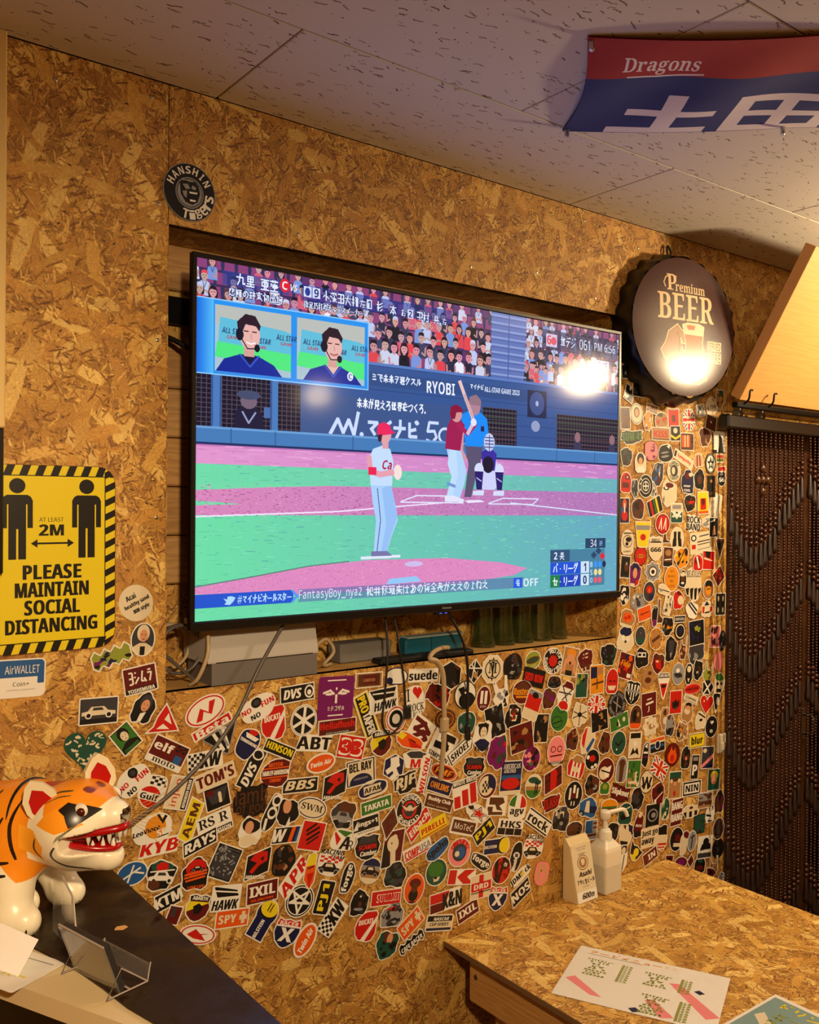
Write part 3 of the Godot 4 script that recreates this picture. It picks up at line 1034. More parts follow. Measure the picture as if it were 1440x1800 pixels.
	cv.line([874, 380, 870, 440, 886, 462], 15, c8(214, 150, 160))
	cv.oval(924, 300, 24, 28, c8(176, 132, 150))
	cv.pts([898, 296, 904, 272, 930, 264, 950, 280, 950, 298], c8(150, 116, 130))
	cv.rect(950, 360, 964, 376, c8(40, 40, 90))
	cv.line([862, 230, 920, 344], 13, c8(236, 196, 196))
	cv.line([882, 268, 924, 350], 9, c8(212, 166, 170))
	cv.pts([812, 436, 868, 436, 892, 500, 884, 540, 866, 584, 832, 582, 850, 520, 826, 490], c8(176, 212, 250))
	cv.pts([826, 436, 850, 436, 858, 510, 836, 584, 812, 580, 832, 520, 816, 480], c8(192, 222, 252))
	cv.pts([806, 436, 812, 376, 826, 346, 862, 344, 884, 360, 876, 384, 866, 440], c8(160, 34, 84))
	cv.line([858, 362, 896, 386, 926, 356], 15, c8(170, 40, 90))
	cv.line([896, 386, 920, 350], 13, c8(216, 190, 220))
	cv.oval(920, 350, 12, 12, c8(236, 226, 246))
	cv.oval(850, 330, 22, 24, c8(214, 150, 150))
	cv.pts([824, 332, 828, 308, 848, 300, 868, 308, 878, 322, 850, 324, 844, 344, 830, 346], c8(140, 26, 62))
	cv.pts([806, 578, 842, 576, 884, 588, 880, 596, 806, 594], c8(226, 230, 250))
	cv.line([816, 540, 846, 548], 9, c8(110, 150, 210))
	cv.pts([932, 520, 962, 450, 1010, 450, 1044, 520, 1010, 556, 960, 556], c8(206, 210, 250))
	cv.pts([952, 440, 974, 430, 1000, 430, 1018, 444, 1010, 496, 960, 496], c8(60, 50, 160))
	cv.oval(986, 408, 23, 28, c8(196, 208, 240))
	for k in 4:
		cv.line([968, 394.0 + k * 10, 1004, 394.0 + k * 10], 3, c8(70, 66, 140))
	cv.line([986, 386, 986, 436], 3, c8(70, 66, 140))
	cv.oval(982, 478, 24, 26, c8(34, 28, 50))
	for x in [944, 1030]:
		cv.oval(x, 494, 19, 20, c8(214, 220, 252))
		cv.pts([x - 18, 500, x + 18, 500, x + 12, 556, x - 10, 556], c8(44, 34, 110))
		cv.line([x - 10, 520, x + 10, 530], 4, c8(190, 190, 240))
		cv.pts([x - 24, 560, x + 22, 558, x + 20, 574, x - 26, 574], c8(214, 222, 250))
	# pitcher
	cv.pts([532, 546, 604, 546, 622, 610, 630, 650, 606, 700, 592, 742, 544, 742, 552, 650, 540, 600], c8(170, 208, 250))
	cv.pts([572, 560, 604, 546, 628, 640, 600, 706, 590, 742, 570, 742, 588, 660], c8(150, 192, 246))
	cv.line([556, 560, 568, 650, 556, 740], 2.5, c8(60, 70, 130))
	cv.pts([526, 474, 540, 448, 570, 438, 600, 446, 612, 480, 608, 552, 532, 552], c8(196, 222, 252))
	cv.line([526, 472, 532, 512, 566, 520, 600, 514], 17, c8(230, 160, 176))
	cv.rect(524, 500, 552, 522, c8(236, 40, 84))
	cv.oval(628, 512, 15, 22, c8(246, 226, 220))
	cv.oval(606, 514, 10, 9, c8(230, 160, 176))
	put_text(cv, "Ca", "i", 590, 492, 34, 26, c8(176, 30, 70))
	cv.rect(572, 420, 594, 446, c8(226, 160, 172))
	cv.oval(580, 404, 24, 28, c8(226, 164, 172))
	cv.pts([552, 402, 556, 380, 576, 370, 598, 378, 604, 392, 620, 398, 602, 404, 560, 410], c8(236, 44, 96))
	cv.pts([554, 408, 572, 406, 568, 428, 558, 426], c8(60, 40, 54))
	cv.pts([536, 738, 592, 738, 610, 752, 536, 752], c8(120, 120, 170))
	# overlays
	cv.rect(0, 96, 520, 284, c8(40, 146, 240))
	for k in 46:
		cv.im.fill_rect(Rect2i(k, 96, 1, 188), c8(24, 110, 226).lerp(c8(90, 190, 250), k / 46.0))
	commentator(cv, 50, 108, 270, 274, true)
	commentator(cv, 288, 110, 508, 274, false)
	cv.line([0, 96, 520, 96, 520, 284, 0, 284], 3, c8(150, 206, 250))
	cv.rect(70, 20, 262, 56, c8(40, 66, 160, 0.55))
	cv.rect(300, 20, 830, 62, c8(30, 50, 150, 0.55))
	outlined(cv, "九里", 134, 36, 54, 28, 4.0)
	outlined(cv, "亜蓮", 204, 38, 54, 28, 4.0)
	outlined(cv, "悲願の球宴初出場", 164, 72, 158, 20, 3.0)
	cv.oval(250, 32, 16, 18, c8(222, 36, 56))
	put_text(cv, "C", "b", 250, 32, 16, 22, c8(250, 240, 246))
	put_text(cv, "VS", "i", 278, 34, 22, 18, c8(226, 234, 255))
	cv.rect(308, 24, 332, 52, c8(214, 222, 246))
	cv.rect(336, 24, 360, 52, c8(214, 222, 246))
	put_text(cv, "9", "b", 348, 38, 14, 22, c8(24, 40, 120))
	cv.oval(320, 38, 8, 11, c8(40, 60, 150))
	outlined(cv, "小深田", 402, 40, 72, 26, 3.4)
	outlined(cv, "大翔", 462, 42, 46, 26, 3.4)
	outlined(cv, "左", 500, 44, 20, 20, 2.6)
	outlined(cv, "俊足巧打のチャンスメーカー", 406, 72, 196, 18, 2.8)
	cv.rect(514, 30, 532, 56, c8(214, 222, 246))
	put_text(cv, "1", "b", 523, 43, 10, 20, c8(24, 40, 120))
	outlined(cv, "杉", 560, 44, 26, 26, 3.4)
	outlined(cv, "本", 606, 48, 26, 26, 3.4)
	outlined(cv, "右", 644, 50, 18, 18, 2.6)
	cv.rect(660, 38, 680, 64, c8(214, 222, 246))
	put_text(cv, "2", "b", 670, 51, 12, 20, c8(24, 40, 120))
	outlined(cv, "中村", 716, 52, 50, 26, 3.4)
	outlined(cv, "晃", 768, 54, 24, 24, 3.0)
	outlined(cv, "左", 800, 56, 18, 18, 2.6)
	cv.rect(1218, 26, 1596, 90, c8(46, 54, 92, 0.7))
	cv.rect(1236, 38, 1288, 80, c8(212, 196, 226))
	put_text(cv, "6", "b", 1250, 58, 20, 30, c8(226, 70, 90))
	cv.oval(1272, 60, 13, 13, c8(226, 90, 110))
	outlined(cv, "地デジ", 1342, 56, 76, 32, 3.6)
	put_text(cv, "061", "", 1424, 56, 52, 34, c8(232, 238, 255))
	put_text(cv, "PM 6:56", "", 1528, 56, 108, 28, c8(232, 238, 255))
	cv.rect(1470, 100, 1550, 134, c8(190, 200, 240))
	put_text(cv, "LIVE", "b", 1510, 117, 66, 24, c8(70, 80, 140))
	cv.rect(0, 834, 282, 868, c8(36, 86, 206))
	cv.pts([282, 834, 298, 851, 282, 868, 274, 868, 288, 851, 274, 834], c8(90, 150, 246))
	cv.rect(298, 834, 1140, 868, c8(90, 112, 170, 0.62))
	cv.pts([78, 846, 88, 850, 90, 842, 102, 842, 112, 846, 106, 856, 96, 864, 80, 862, 86, 856], c8(176, 220, 252))
	put_text(cv, "#", "", 124, 852, 14, 20, c8(190, 226, 252))
	put_japanese(cv, "マイナビオールスター", 204, 851, 146, 20, 3.0, c8(190, 226, 252))
	put_text(cv, "FantasyBoy_nya2", "m", 402, 852, 204, 30, c8(236, 242, 255))
	put_japanese(cv, "松井稼頭央はあの襟金髪がええのよねぇ", 752, 850, 466, 26, 3.0, c8(236, 242, 255))
	cv.rect(1096, 836, 1134, 868, c8(30, 90, 226))
	put_japanese(cv, "青", 1115, 852, 22, 22, 2.4, c8(200, 220, 255))
	put_text(cv, "OFF", "b", 1174, 852, 68, 26, c8(226, 234, 255))
	cv.rect(1436, 714, 1540, 748, c8(40, 70, 104))
	put_text(cv, "34", "", 1478, 731, 32, 26, c8(232, 238, 255))
	put_japanese(cv, "球", 1516, 732, 18, 18, 2.0, c8(150, 190, 226))
	cv.rect(1264, 750, 1536, 876, c8(70, 130, 160))
	cv.rect(1264, 750, 1358, 790, c8(48, 84, 120))
	put_text(cv, "2", "b", 1290, 770, 16, 24, c8(232, 238, 255))
	put_japanese(cv, "表", 1320, 771, 26, 24, 3.0, c8(232, 238, 255))
	cv.rect(1266, 792, 1412, 832, c8(30, 84, 214))
	cv.rect(1266, 835, 1310, 874, c8(30, 130, 70))
	cv.rect(1310, 835, 1412, 874, c8(30, 70, 190))
	put_japanese(cv, "パ・リーグ", 1338, 812, 124, 30, 4.0, c8(240, 244, 255))
	put_japanese(cv, "セ・リーグ", 1338, 855, 124, 30, 4.0, c8(240, 244, 255))
	for k in 2:
		cv.rect(1414, 792 + k * 43, 1456, 832 + k * 42, c8(206, 226, 246))
		put_text(cv, ["1", "0"][k], "b", 1435, 812 + k * 43, 18 if k else 12, 28, c8(24, 40, 100))
	for q in [[1480, 772, 0], [1504, 758, 0], [1524, 776, 1]]:
		cv.pts([q[0], q[1] - 13, q[0] + 16, q[1], q[0], q[1] + 13, q[0] - 16, q[1]], c8(222, 44, 70) if q[2] else c8(40, 72, 110))
	for k in 3:
		put_text(cv, ["B", "S", "O"][k], "b", 1468, 804 + k * 27, 12, 18, c8(190, 220, 250))
		for q in 3 - mini(k, 1):
			cv.oval(1490 + q * 22, 804 + k * 27, 9, 11, [c8(60, 150, 246), c8(240, 220, 150), c8(240, 90, 110)][k] if not (k == 0 and q == 2) else c8(30, 44, 80))
	return cv.texture()

# ---------------------------------------------------------------- the place
func _ready() -> void:
	var rng := RandomNumberGenerator.new()
	rng.seed = 20230719
	# camera
	var cam := Camera3D.new()
	cam.name = "camera"
	add_child(cam)
	cam.position = Vector3(0.0, 1.62, 1.49)
	cam.rotation = Vector3(-0.00467, -0.65269, 0.00778)
	cam.fov = 58.44
	cam.near = 0.02
	cam.far = 30.0
	cam.current = true
	# surroundings: an enclosed room at night
	var we := WorldEnvironment.new()
	we.name = "surroundings"
	var env := Environment.new()
	env.background_mode = Environment.BG_COLOR
	env.background_color = Color(0.0, 0.0, 0.0)
	env.tonemap_mode = Environment.TONE_MAPPER_LINEAR
	env.tonemap_exposure = 1.0
	env.sdfgi_enabled = true
	env.ssao_enabled = true
	env.ssil_enabled = true
	we.environment = env
	add_child(we)
	build_lamps()
	build_room(rng)
	build_recess(rng)
	build_television()
	build_table(rng)
	build_counter(rng)
	build_tiger()
	build_signs()
	build_curtain(rng)
	build_towel()
	build_cords()
	paint = mat("printed vinyl", Color.WHITE, 0.42)
	paint.vertex_color_use_as_albedo = true
	build_stickers()
	build_prints()

# ---------------------------------------------------------------- lamps: bare warm bulbs hanging behind and beside the camera
func build_lamps() -> void:
	var warm := Color(1.0, 0.875, 0.69)
	var spots := [
		["bare round warm bulb hanging close to the television wall near the curtain", Vector3(2.54, 2.1, 0.84), 1.5, 0.042, false],
		["dim small bare bulb hanging in the middle of the room", Vector3(2.48, 2.2, 2.6), 0.2, 0.02, false],
		["warm bulb under a wide dark shade hanging behind the camera", Vector3(0.08, 2.04, 1.8), 3.25, 0.045, true],
	]
	for s in spots:
		var t := thing("pendant_lamp", s[0], "lamp", s[1], 0.0, "lamps hanging from the ceiling")
		var b := Geo.new()
		b.ball(Vector3.ZERO, Vector3.ONE * s[3], 20, 14)
		var m := mat("glowing bulb" if s[2] > 1.0 else "dim glowing bulb", Color(1, 0.9, 0.75), 0.4)
		m.emission_enabled = true
		m.emission = Color(1.0, 0.86, 0.66)
		m.emission_energy_multiplier = 14.0 if s[2] > 1.0 else 2.5
		piece(t, "bulb", b, m)
		var k := Geo.new()
		k.lathe([Vector2(0.001, 0.105), Vector2(0.018, 0.1), Vector2(0.021, 0.06), Vector2(0.019, s[3] - 0.012)], 16)
		piece(t, "socket", k, mat("black plastic", Color(0.03, 0.03, 0.03), 0.45))
		var c := Geo.new()
		c.tube(PackedVector3Array([Vector3(0, 0.1, 0), Vector3(0, CEIL - s[1].y, 0)]), 0.003, 6)
		piece(t, "flex", c, mat("black plastic"))
		if s[4]:
			var sh := Geo.new()
			sh.lathe([Vector2(0.021, 0.1), Vector2(0.05, 0.09), Vector2(0.22, 0.0), Vector2(0.218, -0.004), Vector2(0.214, 0.0), Vector2(0.05, 0.084), Vector2(0.021, 0.094)], 40)
			piece(t, "lamp_shade", sh, mat("dark enamel shade", Color(0.1, 0.09, 0.08), 0.5))
		var l := OmniLight3D.new()
		l.name = "light"
		l.light_color = warm
		l.light_energy = s[2]
		l.light_size = s[3]
		l.omni_range = 9.0
		l.omni_attenuation = 2.0
		l.shadow_enabled = true
		t.add_child(l, true)

# ---------------------------------------------------------------- shell
func build_room(rng: RandomNumberGenerator) -> void:
	var tones := [Color(0.61, 0.45, 0.19), Color(0.79, 0.62, 0.29), Color(0.72, 0.53, 0.235), Color(0.84, 0.68, 0.36), Color(0.65, 0.47, 0.19), Color(0.91, 0.78, 0.46), Color(0.76, 0.57, 0.25), Color(0.54, 0.36, 0.14), Color(0.69, 0.5, 0.215), Color(0.59, 0.4, 0.16), Color(0.46, 0.29, 0.11), Color(0.5, 0.32, 0.12)]
	var pics := strand_board(rng, 2048, 105000, tones)
	var pa := board_mat("strand board", pics, 1.55, Vector3(0.13, 0.07, 0.3), Color(0.94, 0.92, 0.89))
	var pb := board_mat("strand board turned", pics, 1.55, Vector3(0.61, 0.43, 0.8), Color(0.91, 0.885, 0.85))
	board_mat("strand board table", pics, 1.45, Vector3(0.3, 0.2, 0.55), Color(1.0, 1.0, 1.0), 0.42)
	var dark := mat("dark timber", Color(0.16, 0.1, 0.06), 0.8)
	# back wall: timber frame with strand boards screwed on
	var solid := [[-1.5, 0.614, 0.0, CEIL], [0.614, 1.794, 2.107, CEIL], [0.614, 1.794, 0.0, 1.294], [1.794, 2.252, 0.0, CEIL], [2.252, 3.1, 1.87, CEIL], [3.1, 4.3, 0.0, CEIL]]
	var g := Geo.new()
	for s in solid:
		g.box(Vector3((s[0] + s[1]) / 2, (s[2] + s[3]) / 2, -0.086), Vector3(s[1] - s[0], s[3] - s[2], 0.136))
	var back := structure("wall_back", g, dark)
	var boards := [[-1.5, -0.292, 0.0, CEIL, 1], [-0.292, 0.618, 0.0, CEIL, 0], [2.252, 3.1, 1.87, CEIL, 0], [3.1, 4.3, 0.0, CEIL, 1]]
	for s in boards:
		piece(back, "panel", boxed(Vector3((s[0] + s[1]) / 2, (s[2] + s[3]) / 2, -0.009), Vector3(s[1] - s[0] - 0.0012, s[3] - s[2] - 0.0006, 0.018), 0.0008), pb if s[4] else pa)
	var cut := Geo.new()
	cut.prism(pv([0.6186, 0.0, 2.2514, 0.0, 2.2514, CEIL - 0.0005, 0.6186, CEIL - 0.0005, 0.6186, 2.1, 1.79, 2.1, 1.79, 1.301, 0.6186, 1.301]), -0.018, 0.0)
	piece(back, "panel", cut, pb)
	var screw := Geo.new()
	screw.lathe([Vector2(0.0, 0.0008), Vector2(0.0022, 0.0008), Vector2(0.0036, 0.0002), Vector2(0.0036, -0.001)], 10)
	var steel := mat("bright steel", Color(0.75, 0.74, 0.7), 0.3, 1.0)
	var sm := screw.mesh()
	for p in [[0.5865, 2.306], [0.6005, 2.13], [0.874, 2.27], [0.871, 2.129], [1.27, 2.3], [1.3, 2.14], [1.66, 2.31], [1.7, 2.13], [0.43, 2.29], [0.6, 1.9], [0.6, 1.6], [1.5, 2.16], [1.86, 2.28], [0.455, 1.47], [0.53, 1.29], [0.7, 1.18]]:
		var o := piece(back, "screw", sm, steel)
		o.position = Vector3(p[0], p[1], 0.0004)
		o.rotation.x = PI / 2
	# other walls close the room
	structure("wall_left", boxed(Vector3(-1.56, CEIL / 2, 1.75), Vector3(0.12, CEIL, 3.8)), pb)
	structure("wall_right", boxed(Vector3(4.36, CEIL / 2, 1.75), Vector3(0.12, CEIL, 3.8)), pa)
	structure("wall_front", boxed(Vector3(1.4, CEIL / 2, 3.66), Vector3(6.04, CEIL, 0.12)), pb)
	var fm := mat("floor timber", Color(0.4, 0.27, 0.17), 0.5)
	fm.albedo_texture = wood_picture(rng, 512, 256, Color(0.9, 0.86, 0.8), Color(0.62, 0.54, 0.46), 3)
	fm.uv1_triplanar = true
	fm.uv1_world_triplanar = true
	structure("floor", boxed(Vector3(1.4, -0.05, 1.3), Vector3(6.04, 0.1, 4.9)), fm)
	# ceiling: slab with fissured plaster boards
	var slab := structure("ceiling", boxed(Vector3(1.4, CEIL + 0.065, 1.3), Vector3(6.04, 0.11, 4.9)), dark)
	var fis := Canvas.new(1024, 1024, Color(0.79, 0.765, 0.72))
	for k in 1150:
		var q := Vector2(rng.randf_range(0, 1024), rng.randf_range(0, 1024))
		var tone := Color(0.3, 0.225, 0.18).lerp(Color(0.5, 0.4, 0.32), rng.randf())
		if rng.randf() < 0.5:
			fis.oval(q.x, q.y, rng.randf_range(0.8, 2.3), rng.randf_range(0.8, 1.9), tone)
		else:
			var a := [q.x, q.y]
			var n := rng.randi_range(2, 4)
			for s in n:
				a.append(a[-2] + rng.randf_range(3.0, 7.5))
				a.append(a[-2] + rng.randf_range(-3.6, 3.6))
			fis.line(a, rng.randf_range(1.3, 2.8), tone)
	var cm := print_mat("fissured plaster board", fis.texture(), 0.9)
	cm.uv1_triplanar = true
	cm.uv1_world_triplanar = true
	cm.uv1_scale = Vector3.ONE * 1.12
	cm.uv1_offset = Vector3(0.2, 0.1, 0.37)
	var rows := [[0.0, 0.295, 0.705], [0.295, 0.75, 0.26], [0.75, 1.205, 0.705], [1.205, 1.66, 0.26], [1.66, 2.115, 0.705], [2.115, 2.57, 0.26], [2.57, 3.025, 0.705], [3.025, 3.6, 0.26]]
	for r in rows:
		var x: float = r[2] - 0.9 * 3
		while x < 4.3:
			var x0 := maxf(x, -1.5)
			var x1 := minf(x + 0.9, 4.3)
			if x1 - x0 > 0.01:
				piece(slab, "plaster_board", boxed(Vector3((x0 + x1) / 2, CEIL + 0.005, (r[0] + r[1]) / 2), Vector3(x1 - x0 - 0.003, 0.01, r[1] - r[0] - 0.003), 0.0012), cm)
			x += 0.9
	# passage behind the doorway
	var pm := mat("passage wall", Color(0.2, 0.13, 0.08), 0.8)
	structure("wall_passage", boxed(Vector3(2.7, CEIL / 2, -0.98), Vector3(1.6, CEIL, 0.1)), pm)
	structure("wall_passage_left", boxed(Vector3(1.95, CEIL / 2, -0.55), Vector3(0.1, CEIL, 0.78)), pm)
	structure("wall_passage_right", boxed(Vector3(3.45, CEIL / 2, -0.55), Vector3(0.1, CEIL, 0.78)), pm)
	var dm := mat("door timber", Color(0.3, 0.17, 0.085), 0.5)
	dm.albedo_texture = wood_picture(rng, 256, 512, Color(0.95, 0.92, 0.88), Color(0.66, 0.58, 0.5), 0)
	var door := structure("door_1", boxed(Vector3(2.53, 0.93, -0.075), Vector3(0.55, 1.86, 0.036), 0.002), dm)
	var hd := Geo.new()
	hd.box(Vector3(2.76, 0.945, -0.055), Vector3(0.022, 0.1, 0.006), 0.002)
	hd.tube(smooth_path([Vector3(2.76, 0.975, -0.052), Vector3(2.76, 0.972, -0.025), Vector3(2.76, 0.945, -0.018), Vector3(2.76, 0.918, -0.025), Vector3(2.76, 0.915, -0.052)]), 0.005, 8)
	piece(door, "handle", hd, mat("dull steel", Color(0.45, 0.43, 0.4), 0.4, 1.0))

# ---------------------------------------------------------------- recess in the wall behind the television
func build_recess(rng: RandomNumberGenerator) -> void:
	var holder := Node3D.new()
	holder.name = "wall_recess"
	holder.set_meta("kind", "structure")
	add_child(holder)
	var pa: Material = mats["strand board"]
	var pb: Material = mats["strand board turned"]
	piece(holder, "soffit", boxed(Vector3(1.204, 2.103, -0.07), Vector3(1.172, 0.006, 0.138)), pa)
	piece(holder, "sill", boxed(Vector3(1.204, 1.298, -0.07), Vector3(1.172, 0.006, 0.138)), mat("sill board", Color(0.74, 0.57, 0.32), 0.6))
	piece(holder, "jamb", boxed(Vector3(0.617, 1.7, -0.07), Vector3(0.004, 0.8, 0.138)), pb)
	piece(holder, "jamb", boxed(Vector3(1.791, 1.7, -0.07), Vector3(0.004, 0.8, 0.138)), pb)
	piece(holder, "back_board", boxed(Vector3(1.204, 1.7, -0.141), Vector3(1.172, 0.8, 0.012)), pb)
	var pic := wood_picture(rng, 1024, 96, Color(0.74, 0.57, 0.35), Color(0.56, 0.4, 0.22), 2)
	for k in 7:
		var m := print_mat("pale plank %d" % (k % 3), pic, 0.55)
		m.albedo_color = [Color(1, 1, 1), Color(0.94, 0.92, 0.88), Color(1.0, 0.97, 0.92)][k % 3]
		m.uv1_offset = Vector3(0.27 * (k % 3), 0, 0)
		if k == 5:
			continue
		piece(holder, "plank", boxed(Vector3(1.204, 1.52 + 0.0905 * k, -0.128), Vector3(1.168, 0.0885, 0.014), 0.003), m)
	# mounting arm behind the screen
	var arm := thing("wall_bracket", "black steel television bracket reaching out of the recess", "bracket", Vector3(0.0, 0.0, 0.0))
	piece(arm, "plate", boxed(Vector3(1.2, 1.98, -0.116), Vector3(1.12, 0.05, 0.01), 0.002), mat("black steel", Color(0.03, 0.03, 0.032), 0.4, 0.6))
	piece(arm, "arm", boxed(Vector3(1.2, 1.75, -0.088), Vector3(0.36, 0.06, 0.062), 0.004), mat("black steel"))
	# things standing on the sill
	var white := mat("white console plastic", Color(0.66, 0.64, 0.62), 0.5)
	var t := thing("game_console", "white and grey box standing on the sill under the television", "console", Vector3(0.815, 1.301, -0.06))
	var g := Geo.new()
	g.xf = Transform3D(Basis(Vector3.UP, -PI / 2), Vector3(0.11, 0, 0))
	g.prism(PackedVector2Array([Vector2(-0.05, 0.0), Vector2(0.052, 0.0), Vector2(0.052, 0.04), Vector2(-0.05, 0.04)]), 0.0, 0.218)
	piece(t, "base", g, mat("grey console plastic", Color(0.4, 0.38, 0.37), 0.5))
	g = Geo.new()
	g.xf = Transform3D(Basis(Vector3.UP, -PI / 2), Vector3(0.112, 0, 0))
	g.prism(PackedVector2Array([Vector2(-0.05, 0.04), Vector2(0.053, 0.04), Vector2(0.053, 0.044), Vector2(0.036, 0.112), Vector2(-0.05, 0.112)]), 0.0, 0.228)
	piece(t, "cover", g, white)
	piece(t, "slot", boxed(Vector3(0.0, 0.0405, 0.0515), Vector3(0.2, 0.0014, 0.004)), mat("black plastic"))
	t = thing("set_top_box", "flat silver grey box lying at the back of the sill", "box", Vector3(1.08, 1.301, -0.09))
	piece(t, "case", boxed(Vector3(0, 0.021, 0), Vector3(0.128, 0.04, 0.05), 0.003), mat("silver grey", Color(0.42, 0.41, 0.4), 0.45))
	piece(t, "foot", boxed(Vector3(0, 0.001, 0), Vector3(0.11, 0.003, 0.04)), mat("black plastic"))
	t = thing("teal_case", "teal blue slim case standing on the sill beside the glass bottles", "case", Vector3(1.266, 1.301, -0.085))
	piece(t, "body", boxed(Vector3(0, 0.019, 0), Vector3(0.16, 0.036, 0.03), 0.004), mat("teal plastic", Color(0.06, 0.32, 0.4), 0.35))
	piece(t, "rim", boxed(Vector3(0.004, 0.0385, 0), Vector3(0.158, 0.004, 0.032), 0.0015), mat("pale blue plastic", Color(0.55, 0.62, 0.62), 0.4))
	piece(t, "seam", boxed(Vector3(-0.01, 0.019, 0.0153), Vector3(0.0012, 0.034, 0.001)), mat("black plastic"))
	t = thing("power_strip", "black flat power strip on the front edge of the sill", "power strip", Vector3(1.2, 1.301, -0.024))
	piece(t, "body", boxed(Vector3(0, 0.006, 0), Vector3(0.25, 0.012, 0.036), 0.003), mat("black plastic"))
	for k in 3:
		piece(t, "socket", boxed(Vector3(-0.08 + k * 0.06, 0.0122, 0.0), Vector3(0.022, 0.001, 0.014)), mat("dark grey plastic", Color(0.1, 0.1, 0.1), 0.5))
	var gm := glass("green glass", Color(0.14, 0.24, 0.1), 0.34, 0.05)
	for k in 5:
		var x: float = [1.421, 1.4835, 1.5445, 1.606, 1.6615][k]
		var b := Geo.new()
		b.lathe([Vector2(0.0005, 0.004), Vector2(0.03, 0.003), Vector2(0.034, 0.0), Vector2(0.0345, 0.012), Vector2(0.0305, 0.028), Vector2(0.0272, 0.06), Vector2(0.0282, 0.1), Vector2(0.0272, 0.13), Vector2(0.0178, 0.175), Vector2(0.0135, 0.21), Vector2(0.0142, 0.225), Vector2(0.0128, 0.226), Vector2(0.0122, 0.21), Vector2(0.0165, 0.172), Vector2(0.0258, 0.128), Vector2(0.0268, 0.1), Vector2(0.0257, 0.06), Vector2(0.029, 0.028), Vector2(0.03, 0.013), Vector2(0.0005, 0.012)], 24)
		for q in b.v.size():
			b.v[q] = Vector3(b.v[q].x * 0.86, b.v[q].y, b.v[q].z * 0.86)
		single("glass_bottle", b, gm, Vector3(x, 1.3012, -0.085), ["empty green waisted glass bottle standing next to the teal case", "second green waisted glass bottle from the teal case", "middle one of five green waisted glass bottles on the sill", "second green waisted glass bottle from the recess side wall", "green waisted glass bottle closest to the recess side wall"][k], "bottle", "green glass bottles on the sill")

# ---------------------------------------------------------------- television
func build_television() -> void:
	var x0 := 0.6567
	var x1 := 1.7502
	var y0 := 1.4227
	var y1 := 2.0433
	var t := thing("television", "large black flat television showing a baseball game", "television", Vector3((x0 + x1) / 2, y0 - 0.02, 0.0))
	var o := -t.position
	var black := mat("black bezel", Color(0.018, 0.018, 0.02), 0.32)
	piece(t, "back_cover", boxed(o + Vector3((x0 + x1) / 2, (y0 + y1) / 2 - 0.002, 0.013), Vector3(x1 - x0 + 0.008, y1 - y0 + 0.012, 0.014), 0.003), mat("black plastic"))
	piece(t, "rear_housing", boxed(o + Vector3((x0 + x1) / 2, (y0 + y1) / 2 - 0.06, -0.021), Vector3((x1 - x0) * 0.72, (y1 - y0) * 0.7, 0.056), 0.012), mat("black plastic"))
	var f := Geo.new()
	f.box(o + Vector3((x0 + x1) / 2, y1 + 0.0045, 0.026), Vector3(x1 - x0 + 0.018, 0.009, 0.014), 0.0015)
	f.box(o + Vector3((x0 + x1) / 2, y0 - 0.0085, 0.027), Vector3(x1 - x0 + 0.018, 0.017, 0.018), 0.0025)
	f.box(o + Vector3(x0 - 0.0045, (y0 + y1) / 2, 0.026), Vector3(0.009, y1 - y0 + 0.004, 0.014), 0.0015)
	f.box(o + Vector3(x1 + 0.0045, (y0 + y1) / 2, 0.026), Vector3(0.009, y1 - y0 + 0.004, 0.014), 0.0015)
	piece(t, "bezel", f, black)
	var s := Geo.new()
	s.quad(o + Vector3(x0, y0, 0.03), o + Vector3(x1, y0, 0.03), o + Vector3(x1, y1, 0.03), o + Vector3(x0, y1, 0.03))
	var m := mat("lit screen", Color(0.01, 0.01, 0.012), 0.1)
	m.emission_enabled = true
	m.emission = Color.BLACK
	m.emission_texture = broadcast()
	m.emission_energy_multiplier = 1.02
	m.texture_repeat = false
	m.metallic_specular = 0.4
	piece(t, "screen", s, m)
	var n := Geo.new()
	n.col = Color(0.6, 0.6, 0.6)
	_flat(n, letters("Hisense", "b"), Vector2(o.x + 1.2105, o.y + y0 - 0.0085), Vector2(0.024, 0.005), 0.0, o.z + 0.0365)
	piece(t, "maker_name", n, mat("grey lettering", Color(0.5, 0.5, 0.52), 0.4))
	piece(t, "sensor", boxed(o + Vector3(1.206, y0 - 0.02, 0.024), Vector3(0.034, 0.008, 0.012), 0.002), black)
	var led := mat("blue indicator led", Color(0.1, 0.1, 0.3), 0.4)
	led.emission_enabled = true
	led.emission = Color(0.3, 0.4, 1.0)
	led.emission_energy_multiplier = 0.8
	for k in 2:
		piece(t, "indicator_led", boxed(o + Vector3(1.199 + k * 0.014, y0 - 0.02, 0.0302), Vector3(0.006, 0.002, 0.001)), led)
	var l := AreaLight3D.new()
	l.name = "screen_light"
	l.area_size = Vector2(x1 - x0, y1 - y0)
	l.light_color = Color(0.55, 0.62, 1.0)
	l.light_energy = 0.17
	l.shadow_enabled = true
	t.add_child(l)
	l.position = o + Vector3((x0 + x1) / 2, (y0 + y1) / 2, 0.034)
	l.rotation.y = PI

